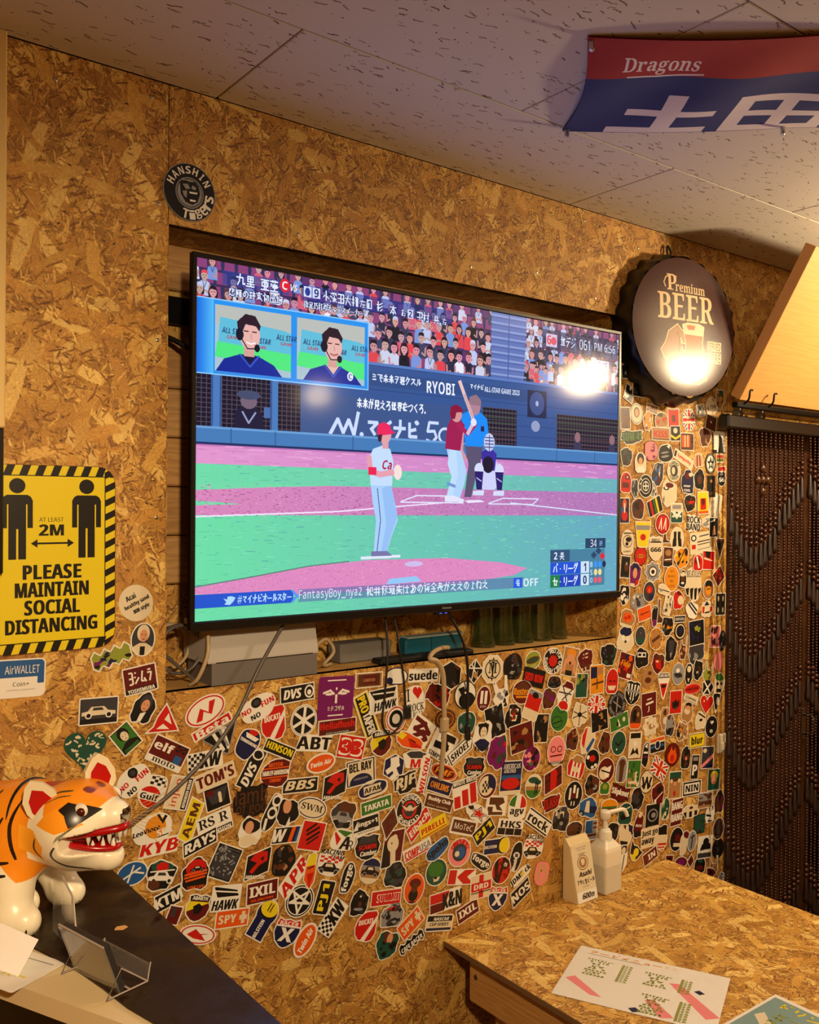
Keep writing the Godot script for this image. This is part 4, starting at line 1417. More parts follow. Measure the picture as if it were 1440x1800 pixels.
# ---------------------------------------------------------------- table and what lies on it
func build_table(rng: RandomNumberGenerator) -> void:
	var t := thing("table", "low table with a particle board top pushed against the stickered wall", "table", Vector3(1.612, 0.0, 0.6))
	var lum := print_mat("lumber", wood_picture(rng, 1024, 128, Color(0.76, 0.57, 0.33), Color(0.58, 0.4, 0.2), 2), 0.5)
	piece(t, "table_top", boxed(Vector3(0, 0.7005, 0.0), Vector3(0.755, 0.0125, 1.19), 0.0012), mats["strand board table"])
	var edge := mat("raw board edge", Color(0.42, 0.3, 0.17), 0.8)
	piece(t, "edge_band", boxed(Vector3(-0.3777, 0.7005, 0), Vector3(0.001, 0.0105, 1.186)), edge)
	for s in [-1.0, 1.0]:
		var g := Geo.new()
		g.xf = Transform3D(Basis(Vector3.UP, PI / 2), Vector3.ZERO)
		g.box(Vector3(-0.015, 0.6465, s * 0.345), Vector3(1.1, 0.095, 0.024), 0.002)
		piece(t, "apron", g, lum)
		piece(t, "apron", boxed(Vector3(0, 0.6465, s * 0.5 + 0.0), Vector3(0.66, 0.085, 0.024), 0.002), lum)
		for e in [-1.0, 1.0]:
			piece(t, "leg", boxed(Vector3(s * 0.31, 0.3465, e * 0.46), Vector3(0.045, 0.693, 0.045), 0.003), lum)
	var kn := Geo.new()
	kn.ball(Vector3(-0.3575, 0.655, -0.515), Vector3(0.0012, 0.006, 0.005), 10, 6)
	piece(t, "knot", kn, mat("dark knot", Color(0.25, 0.13, 0.06), 0.6))
	# sanitizer
	var top := 0.7068
	var b := thing("sanitizer_bottle", "translucent square pump bottle of hand sanitizer on the table", "bottle", Vector3(1.711, top, 0.036))
	var milk := mat("milky plastic", Color(0.86, 0.83, 0.76), 0.35)
	milk.subsurf_scatter_enabled = true
	milk.subsurf_scatter_strength = 0.3
	var body := Geo.new()
	var prof := [[0.0, 0.026], [0.003, 0.0295], [0.1, 0.0295], [0.108, 0.0275], [0.12, 0.017], [0.123, 0.0155]]
	_square_loft(body, prof, 0.005)
	piece(b, "body", body, milk)
	var liq := Geo.new()
	_square_loft(liq, [[0.0035, 0.0297], [0.066, 0.0297]], 0.005)
	piece(b, "liquid_level", liq, mat("liquid through plastic", Color(0.78, 0.75, 0.68), 0.3))
	var cap := Geo.new()
	cap.lathe([Vector2(0.0005, 0.148), Vector2(0.011, 0.147), Vector2(0.0125, 0.143), Vector2(0.0155, 0.141), Vector2(0.016, 0.122)], 24, 0.012, 24)
	piece(b, "collar", cap, mat("white plastic", Color(0.86, 0.84, 0.78), 0.35))
	var stem := Geo.new()
	stem.lathe([Vector2(0.0055, 0.172), Vector2(0.0055, 0.146)], 14)
	piece(b, "stem", stem, mat("white plastic"))
	var head := Geo.new()
	head.lathe([Vector2(0.0005, 0.191), Vector2(0.011, 0.19), Vector2(0.0135, 0.187), Vector2(0.012, 0.17), Vector2(0.0005, 0.169)], 20)
	head.tube(smooth_path([Vector3(0.006, 0.184, 0), Vector3(0.03, 0.1855, 0.006), Vector3(0.05, 0.186, 0.01), Vector3(0.058, 0.181, 0.012), Vector3(0.065, 0.168, 0.013)]), 0.0048, 10)
	piece(b, "pump_head", head, mat("white plastic"))
	# menu stand: a folded carton with a leaning front
	var s := thing("menu_stand", "folded cream carton stand with beer lettering and a price on the table", "menu stand", Vector3(1.628, top, 0.034))
	var card := mat("cream carton", Color(0.8, 0.72, 0.55), 0.6)
	var w := Geo.new()
	w.xf = Transform3D(Basis(Vector3.UP, PI / 2), Vector3(-0.035, 0, 0))
	w.prism(PackedVector2Array([Vector2(-0.022, 0), Vector2(0.024, 0), Vector2(0.024, 0.128), Vector2(0.021, 0.141), Vector2(0.017, 0.141), Vector2(0.004, 0.126)]), 0.0, 0.07)
	piece(s, "carton", w, card)
	var fr := printed(0.0335, 0.064, "r", "c", "c", "T:TASTE OF CRAFT:m:0:.88:1.1:.05:;T:SINCE 1889:m:0:.8:.8:.045:;T:draft beer:m:0:.66:.7:.06:s;E:m:0:.35:.55:.26;E:c:0:.35:.5:.235;E:t:0:.35:.4:.19;E:c:0:.36:.22:.12;L:m:.012:-.3:.42:0:.2:.3:.42;T:Asahi:k:.1:-.04:1.3:.18:i;J:アサヒ生ビール:k:.05:-.3:1.8:.17;T:STYLE:s:0:-.48:.6:.06:;R:w:-1:-1:1:-.62;T:600n:k:.1:-.8:1.2:.2:i", 900, 0.0, 0.0006)
	var fo := piece(s, "printed_front", fr, null)
	fo.material_override = _print_paper()
	fo.position = Vector3(0, 0.0635, 0.0095)
	fo.rotation.x = -atan2(0.026, 0.126)
	# menus
	var up1 := Vector3(0.893, 0, -0.449)
	var ux1 := Vector3(0.449, 0, 0.893)
	var shapes := "P:i:-.95:-.35:-.85:-.2:-.4:-.75:-.55:-.75;P:i:.3:.3:.42:.35:1:-.5:.85:-.65;P:i:.1:-.5:.2:-.4:.5:-.85:.35:-.95;P:n:.62:.2:.68:.28:.76:.2:.7:.12;P:n:-.05:-.88:.03:-.8:.12:-.9:.02:-.98;"
	var lines := shapes + "J:フードメニュー:a:-.35:.84:1.0:.12:.2;R:s:-.85:.74:-.1:.76;J:ミニ:y:.25:.86:.2:.08;"
	for c in [[-0.8, 0.55, 8], [-0.02, 0.5, 6], [0.05, -0.3, 8]]:
		for k in c[2]:
			var y: float = c[1] - k * 0.085
			lines += "J:%s:l:%.2f:%.3f:%.2f:.07:.3;J:%s:l:%.2f:%.3f:.16:.07:.3;" % [["フライドメニュー", "タコライス", "サラダ", "ビザ", "ナチョス", "カルビライス", "ミニサラダ", "タルタルナチ"][k], c[0] + 0.16, y, [0.36, 0.26, 0.2, 0.18, 0.24, 0.3, 0.26, 0.3][k], "ヨニル", c[0] + 0.52, y]
	var mp := printed(0.1485, 0.105, "q", "w", "w", lines, 901, 0.0, 0.0006)
	var menu := single("food_menu", mp, _print_paper(), Vector3.ZERO, "white laminated food menu with pink shapes lying on the table", "menu")
	menu.transform = Transform3D(Basis(ux1, up1, Vector3.UP), Vector3(1.423, top + 0.0006, 0.375))
	var l2 := "P:j:-.96:-.9:.9:-.9:.96:.6:.4:.9:-.96:.9;P:w:.3:-.9:1:-.9:1:.2;P:c:-.9:.1:-.2:-.8:-.05:-.7:-.85:.3;J:ドリンクメニュー:y:-.1:.74:1.5:.2:.2;"
	for k in 7:
		l2 += "J:%s:l:-.5:%.2f:.5:.1:.26;J:%s:l:.25:%.2f:.5:.1:.26;" % [["ビール", "サワー", "カクテル", "ラム", "マルガリタ", "ジン", "テキラ"][k], 0.42 - k * 0.15, ["コーラ", "サイダ", "ミルク", "アイスティ", "ラテ", "リンゴ", "ナシ"][k], 0.42 - k * 0.15]
	var dp := printed(0.1485, 0.105, "q", "w", "w", l2, 902, 0.0, 0.0006)
	var drink := single("drink_menu", dp, _print_paper(), Vector3.ZERO, "blue and white laminated drink menu beside the food menu", "menu")
	drink.transform = Transform3D(Basis(Vector3(0.0, 0, 1), Vector3(1, 0, 0.0), Vector3.UP), Vector3(1.493, top + 0.0018, 0.695))

func _print_paper() -> StandardMaterial3D:
	var m := mat("laminated print", Color.WHITE, 0.35)
	m.vertex_color_use_as_albedo = true
	return m

func _square_loft(g: Geo, prof: Array, r: float) -> void:
	var rows := []
	for p in prof:
		rows.append(round_box(p[1], p[1] * 0.94, minf(r, p[1] * 0.5), 4))
	var n: int = rows[0].size()
	for k in prof.size() - 1:
		for q in n:
			var a: Vector2 = rows[k][q]
			var b: Vector2 = rows[k][(q + 1) % n]
			var d: Vector2 = rows[k + 1][(q + 1) % n]
			var e: Vector2 = rows[k + 1][q]
			g.quad(Vector3(b.x, prof[k][0], b.y), Vector3(a.x, prof[k][0], a.y), Vector3(e.x, prof[k + 1][0], e.y), Vector3(d.x, prof[k + 1][0], d.y))
	for q in range(1, n - 1):
		var t: PackedVector2Array = rows[-1]
		var y: float = prof[-1][0]
		g.tri(Vector3(t[0].x, y, t[0].y), Vector3(t[q + 1].x, y, t[q + 1].y), Vector3(t[q].x, y, t[q].y))

# ---------------------------------------------------------------- corner counter
func build_counter(rng: RandomNumberGenerator) -> void:
	var t := thing("corner_counter", "cream topped black corner counter jutting from the particle board wall", "counter", Vector3(0.33, 0.0, 0.2))
	var o := -t.position
	var flat := Transform3D(Basis(Vector3.RIGHT, Vector3.BACK, Vector3.DOWN), Vector3.ZERO)
	var g := Geo.new()
	g.xf = Transform3D(flat.basis, o)
	g.prism(PackedVector2Array([Vector2(0.118, 0.002), Vector2(0.486, 0.002), Vector2(0.486, 0.785), Vector2(0.45, 0.71)]), -1.0568, -1.034)
	piece(t, "top_slab", g, mat("cream laminate", Color(0.8, 0.72, 0.56), 0.45))
	g = Geo.new()
	g.xf = Transform3D(flat.basis, o)
	g.prism(PackedVector2Array([Vector2(0.14, 0.003), Vector2(0.47, 0.003), Vector2(0.47, 0.7), Vector2(0.452, 0.66)]), -1.034, 0.0)
	piece(t, "cabinet", g, mat("black lacquer", Color(0.02, 0.02, 0.024), 0.25))
	var e := (Vector3(0.452, 0, 0.66) - Vector3(0.14, 0, 0.003)).normalized()
	for k in [[0.3, 0.96, 0.05, 0.012, "pale label strip", Color(0.3, 0.38, 0.5)], [0.3, 0.915, 0.1, 0.05, "orange label panel", Color(0.6, 0.16, 0.06)]]:
		var p := Geo.new()
		p.xf = Transform3D(Basis(e, Vector3.UP, e.cross(Vector3.UP)), o + Vector3(0.14, 0, 0.003) + e * (k[0] + 0.08) - e.cross(Vector3.UP) * 0.0005)
		p.box(Vector3(0, k[1], 0.001), Vector3(k[2], k[3], 0.002), 0.0005)
		piece(t, "label_panel", p, mat(k[4], k[5], 0.4))
	# dark glossy sheet lying on the top
	var m := mat("dark brown sheet", Color(0.15, 0.092, 0.038), 0.5)
	var spots := NoiseTexture2D.new()
	spots.width = 256
	spots.height = 256
	spots.seamless = true
	var fn := FastNoiseLite.new()
	fn.seed = 4
	fn.frequency = 0.012
	spots.noise = fn
	m.roughness_texture = spots
	m.roughness = 0.85
	m.metallic_specular = 0.32
	m.uv1_triplanar = true
	m.uv1_world_triplanar = true
	m.uv1_scale = Vector3.ONE * 3.0
	g = Geo.new()
	g.xf = flat
	var edge := PackedVector2Array([Vector2(0.24, 0.004), Vector2(0.268, 0.12), Vector2(0.29, 0.2), Vector2(0.304, 0.236), Vector2(0.328, 0.2855), Vector2(0.3524, 0.366), Vector2(0.3644, 0.432), Vector2(0.3725, 0.49), Vector2(0.39, 0.56), Vector2(0.44, 0.68), Vector2(0.4865, 0.778), Vector2(0.4935, 0.7), Vector2(0.4935, 0.004)])
	g.prism(edge, -0.0022, 0.0)
	single("counter_sheet", g, m, Vector3(0, 1.0578, 0), "dark brown glossy sheet lying on the counter under the tiger", "sheet")
	var flake := Geo.new()
	flake.xf = Transform3D(flat.basis, Vector3.ZERO)
	flake.prism(PackedVector2Array([Vector2(-0.008, 0), Vector2(-0.003, -0.006), Vector2(0.007, -0.004), Vector2(0.009, 0.002), Vector2(0.001, 0.006)]), -0.0012, 0.0)
	single("paper_scrap", flake, mat("cream scrap", Color(0.8, 0.62, 0.36), 0.7), Vector3(0.4335, 1.0602, 0.3), "tiny torn cream scrap on the dark counter sheet", "scrap")
	# clear card holder
	var clear := glass("clear acrylic", Color(0.85, 0.83, 0.8), 0.07, 0.06)
	var rim := mat("bright acrylic edge", Color(0.6, 0.56, 0.52), 0.2)
	var h := thing("card_holder", "clear acrylic business card holder with grey cards on the counter", "card holder", Vector3(0.376, 1.0602, 0.413), deg_to_rad(104.0))
	var back := Geo.new()
	back.xf = Transform3D(Basis(Vector3.RIGHT, -0.35), Vector3.ZERO)
	back.box(Vector3(0, 0.036, -0.012), Vector3(0.094, 0.066, 0.0022), 0.0006)
	piece(h, "back_plate", back, clear)
	var foot := Geo.new()
	for s in [-1.0, 1.0]:
		foot.tube(PackedVector3Array([Vector3(s * 0.047, 0.001, 0.024), Vector3(s * 0.047, 0.03, -0.012), Vector3(s * 0.047, 0.001, -0.03), Vector3(s * 0.047, 0.001, 0.024), Vector3(s * 0.047, 0.022, 0.028)]), 0.0011, 6)
	foot.tube(PackedVector3Array([Vector3(-0.047, 0.001, 0.0), Vector3(0.047, 0.001, 0.0)]), 0.0013, 6)
	piece(h, "foot", foot, rim)
	var tray := Geo.new()
	tray.box(Vector3(0, 0.011, 0.025), Vector3(0.094, 0.022, 0.002), 0.0005)
	piece(h, "front_lip", tray, clear)
	var cards := Geo.new()
	cards.xf = back.xf
	for k in 5:
		cards.box(Vector3(0, 0.037, -0.0095 + k * 0.0016), Vector3(0.089, 0.064 - k * 0.001, 0.0008))
	piece(h, "cards", cards, mat("grey card stock", Color(0.22, 0.2, 0.19), 0.55))
	var tops := Geo.new()
	tops.xf = back.xf
	tops.box(Vector3(0, 0.0697, -0.0115), Vector3(0.094, 0.0014, 0.0024), 0.0005)
	piece(h, "top_edge", tops, rim)
	# upright clear panel with blue strip in front of the tiger
	var v := thing("acrylic_panel", "upright clear acrylic panel with a blue base strip before the tiger", "panel", Vector3(0.362, 1.0602, 0.3), -PI / 2)
	var pp := Geo.new()
	pp.prism(PackedVector2Array([Vector2(-0.05, 0.0), Vector2(0.055, 0.0), Vector2(0.03, 0.07), Vector2(-0.012, 0.082), Vector2(-0.05, 0.078)]), -0.001, 0.001)
	piece(v, "plate", pp, clear)
	var pe := Geo.new()
	pe.tube(PackedVector3Array([Vector3(0.055, 0.0, 0), Vector3(0.03, 0.07, 0), Vector3(-0.012, 0.082, 0)]), 0.0014, 6)
	piece(v, "edge", pe, rim)
	piece(v, "base_strip", boxed(Vector3(0.01, 0.004, -0.005), Vector3(0.088, 0.008, 0.008), 0.001), mat("blue plastic", Color(0.02, 0.2, 0.42), 0.3))
	# white card lying at the counter edge
	var wc := printed(0.05, 0.04, "r", "w", "w", "J:スー:y:.35:-.2:.8:.5;L:s:.02:-.8:.6:.8:.7", 903, 0.0, 0.0006)
	var wo := single("white_card", wc, _print_paper(), Vector3.ZERO, "white card with yellow Japanese lettering on the cream counter edge", "card")
	wo.transform = Transform3D(Basis(Vector3(0.43, 0, 0.9), Vector3(0.9, 0, -0.43), Vector3.UP), Vector3(0.292, 1.0578, 0.318))
	var tc := Geo.new()
	tc.prism(PackedVector2Array([Vector2(-0.06, 0.0), Vector2(0.018, 0.0), Vector2(0.012, 0.045), Vector2(-0.06, 0.05)]), -0.0004, 0.0004)
	var to := single("standing_card", tc, _print_paper(), Vector3(0.285, 1.0588, 0.33), "plain cream card propped up on the counter edge", "card")
	to.rotation = Vector3(-0.9, -atan2(0.9, 0.43), 0)

# ---------------------------------------------------------------- papier-mache tiger
func _smin(a: float, b: float, k: float) -> float:
	var h := clampf(0.5 + 0.5 * (b - a) / k, 0.0, 1.0)
	return lerpf(b, a, h) - k * h * (1.0 - h)

var tiger_bones := []

func _tiger_field(p: Vector3) -> float:
	var d := 1.0
	for b in tiger_bones:
		var a: Vector3 = b[0]
		var e: Vector3 = b[1] - b[0]
		var q: Vector3 = p - a
		var t := clampf(q.dot(e) / maxf(e.length_squared(), 1e-9), 0.0, 1.0)
		var s: float = (q - e * t).length() - lerpf(b[2], b[3], t)
		d = _smin(d, s, b[4])
	# open mouth: a wedge cut between the jaws
	var m := p - Vector3(0.122, 0.125, 0.0)
	var lo := (m.y + 0.011) * 0.97 + m.x * 0.16 - 0.002
	var hi := (m.y - 0.004) * 0.97 - m.x * 0.14
	var wedge := maxf(maxf(-lo - 0.004, hi - 0.004), maxf(-m.x, absf(m.z) - 0.06))
	return maxf(maxf(d, -wedge), -p.y)

func surface_net(lo: Vector3, size: Vector3i, cell: float, field: Callable, map: Callable) -> Geo:
	var nx := size.x
	var ny := size.y
	var nz := size.z
	var val := PackedFloat32Array()
	val.resize(nx * ny * nz)
	var i := 0
	for z in nz:
		for y in ny:
			for x in nx:
				val[i] = field.call(lo + Vector3(x, y, z) * cell)
				i += 1
	var at := PackedInt32Array()
	at.resize(nx * ny * nz)
	at.fill(-1)
	var pos := PackedVector3Array()
	var nor := PackedVector3Array()
	var sy := nx
	var sz := nx * ny
	for z in nz - 1:
		for y in ny - 1:
			for x in nx - 1:
				var k := x + y * sy + z * sz
				var inside := 0
				var sum := Vector3.ZERO
				var cnt := 0
				for c in 8:
					if val[k + (c & 1) + ((c >> 1) & 1) * sy + ((c >> 2) & 1) * sz] < 0:
						inside += 1
				if inside == 0 or inside == 8:
					continue
				for c in 8:
					for ax in 3:
						if c & (1 << ax):
							continue
						var c2 := c | (1 << ax)
						var a := val[k + (c & 1) + ((c >> 1) & 1) * sy + ((c >> 2) & 1) * sz]
						var b := val[k + (c2 & 1) + ((c2 >> 1) & 1) * sy + ((c2 >> 2) & 1) * sz]
						if (a < 0) != (b < 0):
							var t := a / (a - b)
							var pa := Vector3(c & 1, (c >> 1) & 1, (c >> 2) & 1)
							var pb := Vector3(c2 & 1, (c2 >> 1) & 1, (c2 >> 2) & 1)
							sum += pa.lerp(pb, t)
							cnt += 1
				var p := lo + (Vector3(x, y, z) + sum / cnt) * cell
				at[k] = pos.size()
				pos.append(p)
				var e := cell * 0.6
				nor.append(Vector3(field.call(p + Vector3(e, 0, 0)) - field.call(p - Vector3(e, 0, 0)), field.call(p + Vector3(0, e, 0)) - field.call(p - Vector3(0, e, 0)), field.call(p + Vector3(0, 0, e)) - field.call(p - Vector3(0, 0, e))).normalized())
	var g := Geo.new()
	for z in range(1, nz - 1):
		for y in range(1, ny - 1):
			for x in range(1, nx - 1):
				var k := x + y * sy + z * sz
				for ax in 3:
					var st: int = [1, sy, sz][ax]
					if (val[k] < 0) == (val[k + st] < 0):
						continue
					var s1: int = [sy, sz, 1][ax]
					var s2: int = [sz, 1, sy][ax]
					var q := [at[k], at[k - s1], at[k - s1 - s2], at[k - s2]]
					if q[0] < 0 or q[1] < 0 or q[2] < 0 or q[3] < 0:
						continue
					if val[k] > 0:
						q.reverse()
					var pp := []
					var qq := []
					var tt := []
					for w in q:
						pp.append(pos[w])
						qq.append(nor[w])
						tt.append(map.call(pos[w]))
					g.squad(pp, qq, tt)
	return g

func build_tiger() -> void:
	var t := thing("toy_tiger", "papier-mache toy tiger with open red mouth standing on the counter", "toy", Vector3(0.3275, 1.0602, 0.16), -deg_to_rad(53))
	tiger_bones = [
		[Vector3(-0.19, 0.118, 0), Vector3(0.035, 0.122, 0), 0.054, 0.056, 0.03],
		[Vector3(0.03, 0.125, 0), Vector3(0.09, 0.134, 0), 0.05, 0.046, 0.03],
		[Vector3(0.112, 0.137, 0.012), Vector3(0.112, 0.137, -0.012), 0.052, 0.052, 0.02],
		[Vector3(0.125, 0.15, 0), Vector3(0.166, 0.15, 0), 0.033, 0.021, 0.016],
		[Vector3(0.11, 0.104, 0), Vector3(0.158, 0.096, 0), 0.034, 0.02, 0.014],
		[Vector3(0.03, 0.1, -0.03), Vector3(0.048, 0.024, -0.05), 0.034, 0.022, 0.016],
		[Vector3(0.052, 0.017, -0.05), Vector3(0.066, 0.016, -0.05), 0.021, 0.018, 0.012],
		[Vector3(0.03, 0.1, 0.03), Vector3(0.046, 0.026, 0.05), 0.036, 0.025, 0.016],
		[Vector3(0.05, 0.019, 0.051), Vector3(0.068, 0.018, 0.051), 0.024, 0.02, 0.012],
		[Vector3(-0.03, 0.1, 0.0), Vector3(0.016, 0.022, 0.0), 0.03, 0.02, 0.014],
		[Vector3(0.018, 0.017, 0.0), Vector3(0.03, 0.016, 0.0), 0.02, 0.017, 0.01],
		[Vector3(-0.19, 0.1, 0.035), Vector3(-0.19, 0.022, 0.045), 0.04, 0.024, 0.016],
		[Vector3(-0.19, 0.1, -0.035), Vector3(-0.19, 0.022, -0.045), 0.04, 0.024, 0.016],
	]
	# painted side view, x along the animal, y up
	var cv := Canvas.new(1200, 600, c8(232, 140, 24))
	var X := func(x: float) -> float: return (x + 0.28) / 0.48 * 1200.0
	var Y := func(y: float) -> float: return 600.0 - y / 0.24 * 600.0
	var white := c8(232, 222, 196)
	var blackp := c8(26, 18, 16)
	var shape := func(a: Array, col: Color) -> void:
		var b := []
		for k in range(0, a.size(), 2):
			b.append(X.call(a[k]))
			b.append(Y.call(a[k + 1]))
		cv.pts(b, col)
	var brush := func(a: Array, w: float, col: Color) -> void:
		var p := []
		for k in range(0, a.size(), 2):
			p.append(Vector3(X.call(a[k]), Y.call(a[k + 1]), 0))
		var q := smooth_path(p, 8)
		var n := q.size()
		for k in n - 1:
			var f := sin(PI * clampf((k + 0.5) / n, 0.08, 0.92))
			cv.line([q[k].x, q[k].y, q[k + 1].x, q[k + 1].y], w * (0.35 + 0.65 * f), col)
	shape.call([-0.28, 0.0, 0.2, 0.0, 0.2, 0.062, 0.06, 0.07, 0.035, 0.1, 0.0, 0.075, -0.05, 0.07, -0.28, 0.06], white)
	shape.call([0.088, 0.085, 0.2, 0.05, 0.2, 0.17, 0.165, 0.176, 0.15, 0.155, 0.12, 0.15, 0.098, 0.16, 0.088, 0.185, 0.075, 0.18, 0.07, 0.1], white)
	shape.call([0.1, 0.16, 0.09, 0.148, 0.12, 0.14, 0.15, 0.15, 0.14, 0.162, 0.115, 0.17], c8(236, 150, 30))
	shape.call([0.06, 0.145, 0.062, 0.115, 0.09, 0.1, 0.1, 0.12, 0.085, 0.14], c8(236, 160, 40))
	for a in [[-0.24, 0.08, -0.235, 0.12, -0.21, 0.175], [-0.2, 0.07, -0.19, 0.11, -0.165, 0.175], [-0.16, 0.075, -0.15, 0.115, -0.125, 0.178], [-0.12, 0.07, -0.105, 0.115, -0.08, 0.178], [-0.085, 0.08, -0.06, 0.125, -0.03, 0.178], [-0.05, 0.085, -0.02, 0.13, 0.012, 0.176], [-0.005, 0.09, 0.02, 0.12, 0.035, 0.15], [0.052, 0.17, 0.048, 0.14, 0.058, 0.1]]:
		brush.call(a, 13.0, blackp)
	for a in [[0.02, 0.085, 0.034, 0.094, 0.05, 0.096], [0.018, 0.07, 0.034, 0.078, 0.048, 0.08], [-0.02, 0.072, 0.0, 0.082, 0.012, 0.084]]:
		brush.call(a, 12.0, blackp)
	brush.call([0.088, 0.13, 0.084, 0.115, 0.092, 0.1], 8.0, blackp)
	brush.call([0.118, 0.122, 0.11, 0.108, 0.12, 0.09, 0.145, 0.082], 10.0, blackp)
	shape.call([0.118, 0.168, 0.128, 0.162, 0.136, 0.147, 0.148, 0.153, 0.162, 0.164, 0.146, 0.171, 0.126, 0.176], blackp)
	brush.call([0.09, 0.176, 0.105, 0.184, 0.122, 0.186], 4.0, c8(70, 60, 40))
	brush.call([0.094, 0.172, 0.11, 0.18, 0.124, 0.182], 3.0, c8(70, 60, 40))
	for k in 8:
		brush.call([0.118 + k * 0.003, 0.128 + k * 0.0025, 0.124 + k * 0.003, 0.138 + k * 0.002], 2.5, c8(90, 80, 50))
	brush.call([0.13, 0.187, 0.142, 0.182], 5.0, c8(120, 50, 20))
	shape.call([0.055, 0.185, 0.09, 0.197, 0.1, 0.192, 0.065, 0.178], c8(176, 24, 20))
	var tm := print_mat("painted papier-mache", cv.texture(), 0.32)
	var g := surface_net(Vector3(-0.26, -0.006, -0.09), Vector3i(112, 52, 45), 0.004, _tiger_field, func(p: Vector3) -> Vector2: return Vector2((p.x + 0.28) / 0.48, 1.0 - p.y / 0.24))
	piece(t, "body", g, tm)
	var red := mat("red mouth paint", Color(0.62, 0.03, 0.03), 0.25)
	var mouth := Geo.new()
	mouth.xf = Transform3D(Basis(Vector3(1, 0, 0), Vector3(0, 1, 0), Vector3(0, 0, 1)), Vector3(0.121, 0.122, 0))
	mouth.ball(Vector3(0.006, 0, 0), Vector3(0.02, 0.016, 0.031), 16, 10)
	piece(t, "mouth_lining", mouth, mat("dark red mouth", Color(0.36, 0.02, 0.02), 0.3))
	var gum := Geo.new()
	gum.tube(smooth_path([Vector3(0.12, 0.128, 0.036), Vector3(0.15, 0.133, 0.026), Vector3(0.175, 0.136, 0.012), Vector3(0.181, 0.137, 0.0), Vector3(0.175, 0.136, -0.012), Vector3(0.15, 0.133, -0.026), Vector3(0.12, 0.128, -0.036)]), 0.0052, 8)
	gum.tube(smooth_path([Vector3(0.122, 0.117, 0.034), Vector3(0.148, 0.112, 0.024), Vector3(0.166, 0.109, 0.01), Vector3(0.171, 0.109, 0.0), Vector3(0.166, 0.109, -0.01), Vector3(0.148, 0.112, -0.024), Vector3(0.122, 0.117, -0.034)]), 0.0042, 8)
	piece(t, "gums", gum, red)
	var tongue := Geo.new()
	tongue.ball(Vector3(0.142, 0.108, 0), Vector3(0.024, 0.006, 0.016), 14, 8)
	piece(t, "tongue", tongue, red)
	var ivory := mat("ivory teeth", Color(0.82, 0.8, 0.74), 0.3)
	for s in [-1.0, 1.0]:
		for k in 4:
			var up := Geo.new()
			var f := k / 3.0
			var at := Vector3(lerpf(0.145, 0.178, f), 0.132, s * lerpf(0.027, 0.006, f))
			up.xf = Transform3D(Basis(), at)
			var ln := 0.016 if k == 2 or k == 0 else 0.011
			up.lathe([Vector2(0.0036, 0.0), Vector2(0.0028, -ln * 0.55), Vector2(0.0003, -ln)], 8)
			piece(t, "tooth", up, ivory)
			if k < 3:
				var dn := Geo.new()
				dn.xf = Transform3D(Basis(), Vector3(lerpf(0.148, 0.168, k / 2.0), 0.112, s * lerpf(0.022, 0.006, k / 2.0)))
				dn.lathe([Vector2(0.0003, 0.013 if k == 1 else 0.01), Vector2(0.0026, 0.005), Vector2(0.0034, 0.0)], 8)
				piece(t, "tooth", dn, ivory)
		# eye
		var e := Geo.new()
		e.ball(Vector3(0.14, 0.164, s * 0.0375), Vector3(0.0105, 0.0105, 0.008), 16, 10)
		var eo := piece(t, "eye", e, mat("white eye paint", Color(0.85, 0.82, 0.74), 0.2))
		var ir := Geo.new()
		ir.ball(Vector3(0.1435, 0.1645, s * 0.0415), Vector3(0.0062, 0.0062, 0.005), 14, 8)
		piece(eo, "iris", ir, mat("brown iris paint", Color(0.28, 0.08, 0.03), 0.15))
		# ear: a pointed leaf with a red inside
		var leaf := PackedVector2Array([Vector2(-0.014, 0.0), Vector2(-0.021, 0.014), Vector2(-0.022, 0.03), Vector2(-0.014, 0.047), Vector2(-0.005, 0.054), Vector2(0.008, 0.047), Vector2(0.019, 0.032), Vector2(0.022, 0.016), Vector2(0.014, 0.0)])
		var inside := PackedVector2Array([Vector2(-0.008, 0.003), Vector2(-0.014, 0.014), Vector2(-0.014, 0.029), Vector2(-0.006, 0.042), Vector2(0.006, 0.036), Vector2(0.014, 0.022), Vector2(0.008, 0.003)])
		var fwd := Vector3(0.5, 0.05, 0.85 if s > 0 else 0.35).normalized()
		var upv := Vector3(-0.22, 0.95, s * 0.25).normalized()
		var side := upv.cross(fwd).normalized()
		upv = fwd.cross(side).normalized()
		var base := Vector3(0.094 if s > 0 else 0.122, 0.152 if s > 0 else 0.166, s * 0.042 if s > 0 else s * 0.03)
		var er := Geo.new()
		er.xf = Transform3D(Basis(side, upv, fwd), base)
		er.prism(leaf, -0.005, 0.003)
		var ep := piece(t, "ear", er, mat("cream ear paint", Color(0.84, 0.79, 0.66), 0.3))
		var en := Geo.new()
		en.xf = er.xf
		en.prism(inside, 0.003, 0.0042)
		piece(ep, "ear_lining", en, mat("red ear paint", Color(0.66, 0.05, 0.03), 0.3))
		var wk := Geo.new()
		for k in 9 if s < 0 else 0:
			wk.tube(PackedVector3Array([Vector3(0.172, 0.136 + k * 0.002, -0.019), Vector3(0.19 + 0.001 * k, 0.122 + k * 0.005, -0.032), Vector3(0.206 + 0.001 * k, 0.1 + k * 0.01, -0.046 - 0.001 * (k % 3))]), 0.00035, 4)
		if s < 0:
			piece(t, "whiskers", wk, mat("straw bristle", Color(0.75, 0.58, 0.3), 0.6))
		var ns := Geo.new()
		ns.ball(Vector3(0.184, 0.158, s * 0.006), Vector3(0.0025, 0.0042, 0.002), 8, 6)
		piece(t, "nostril", ns, mat("dark nose paint", Color(0.2, 0.1, 0.06), 0.4))
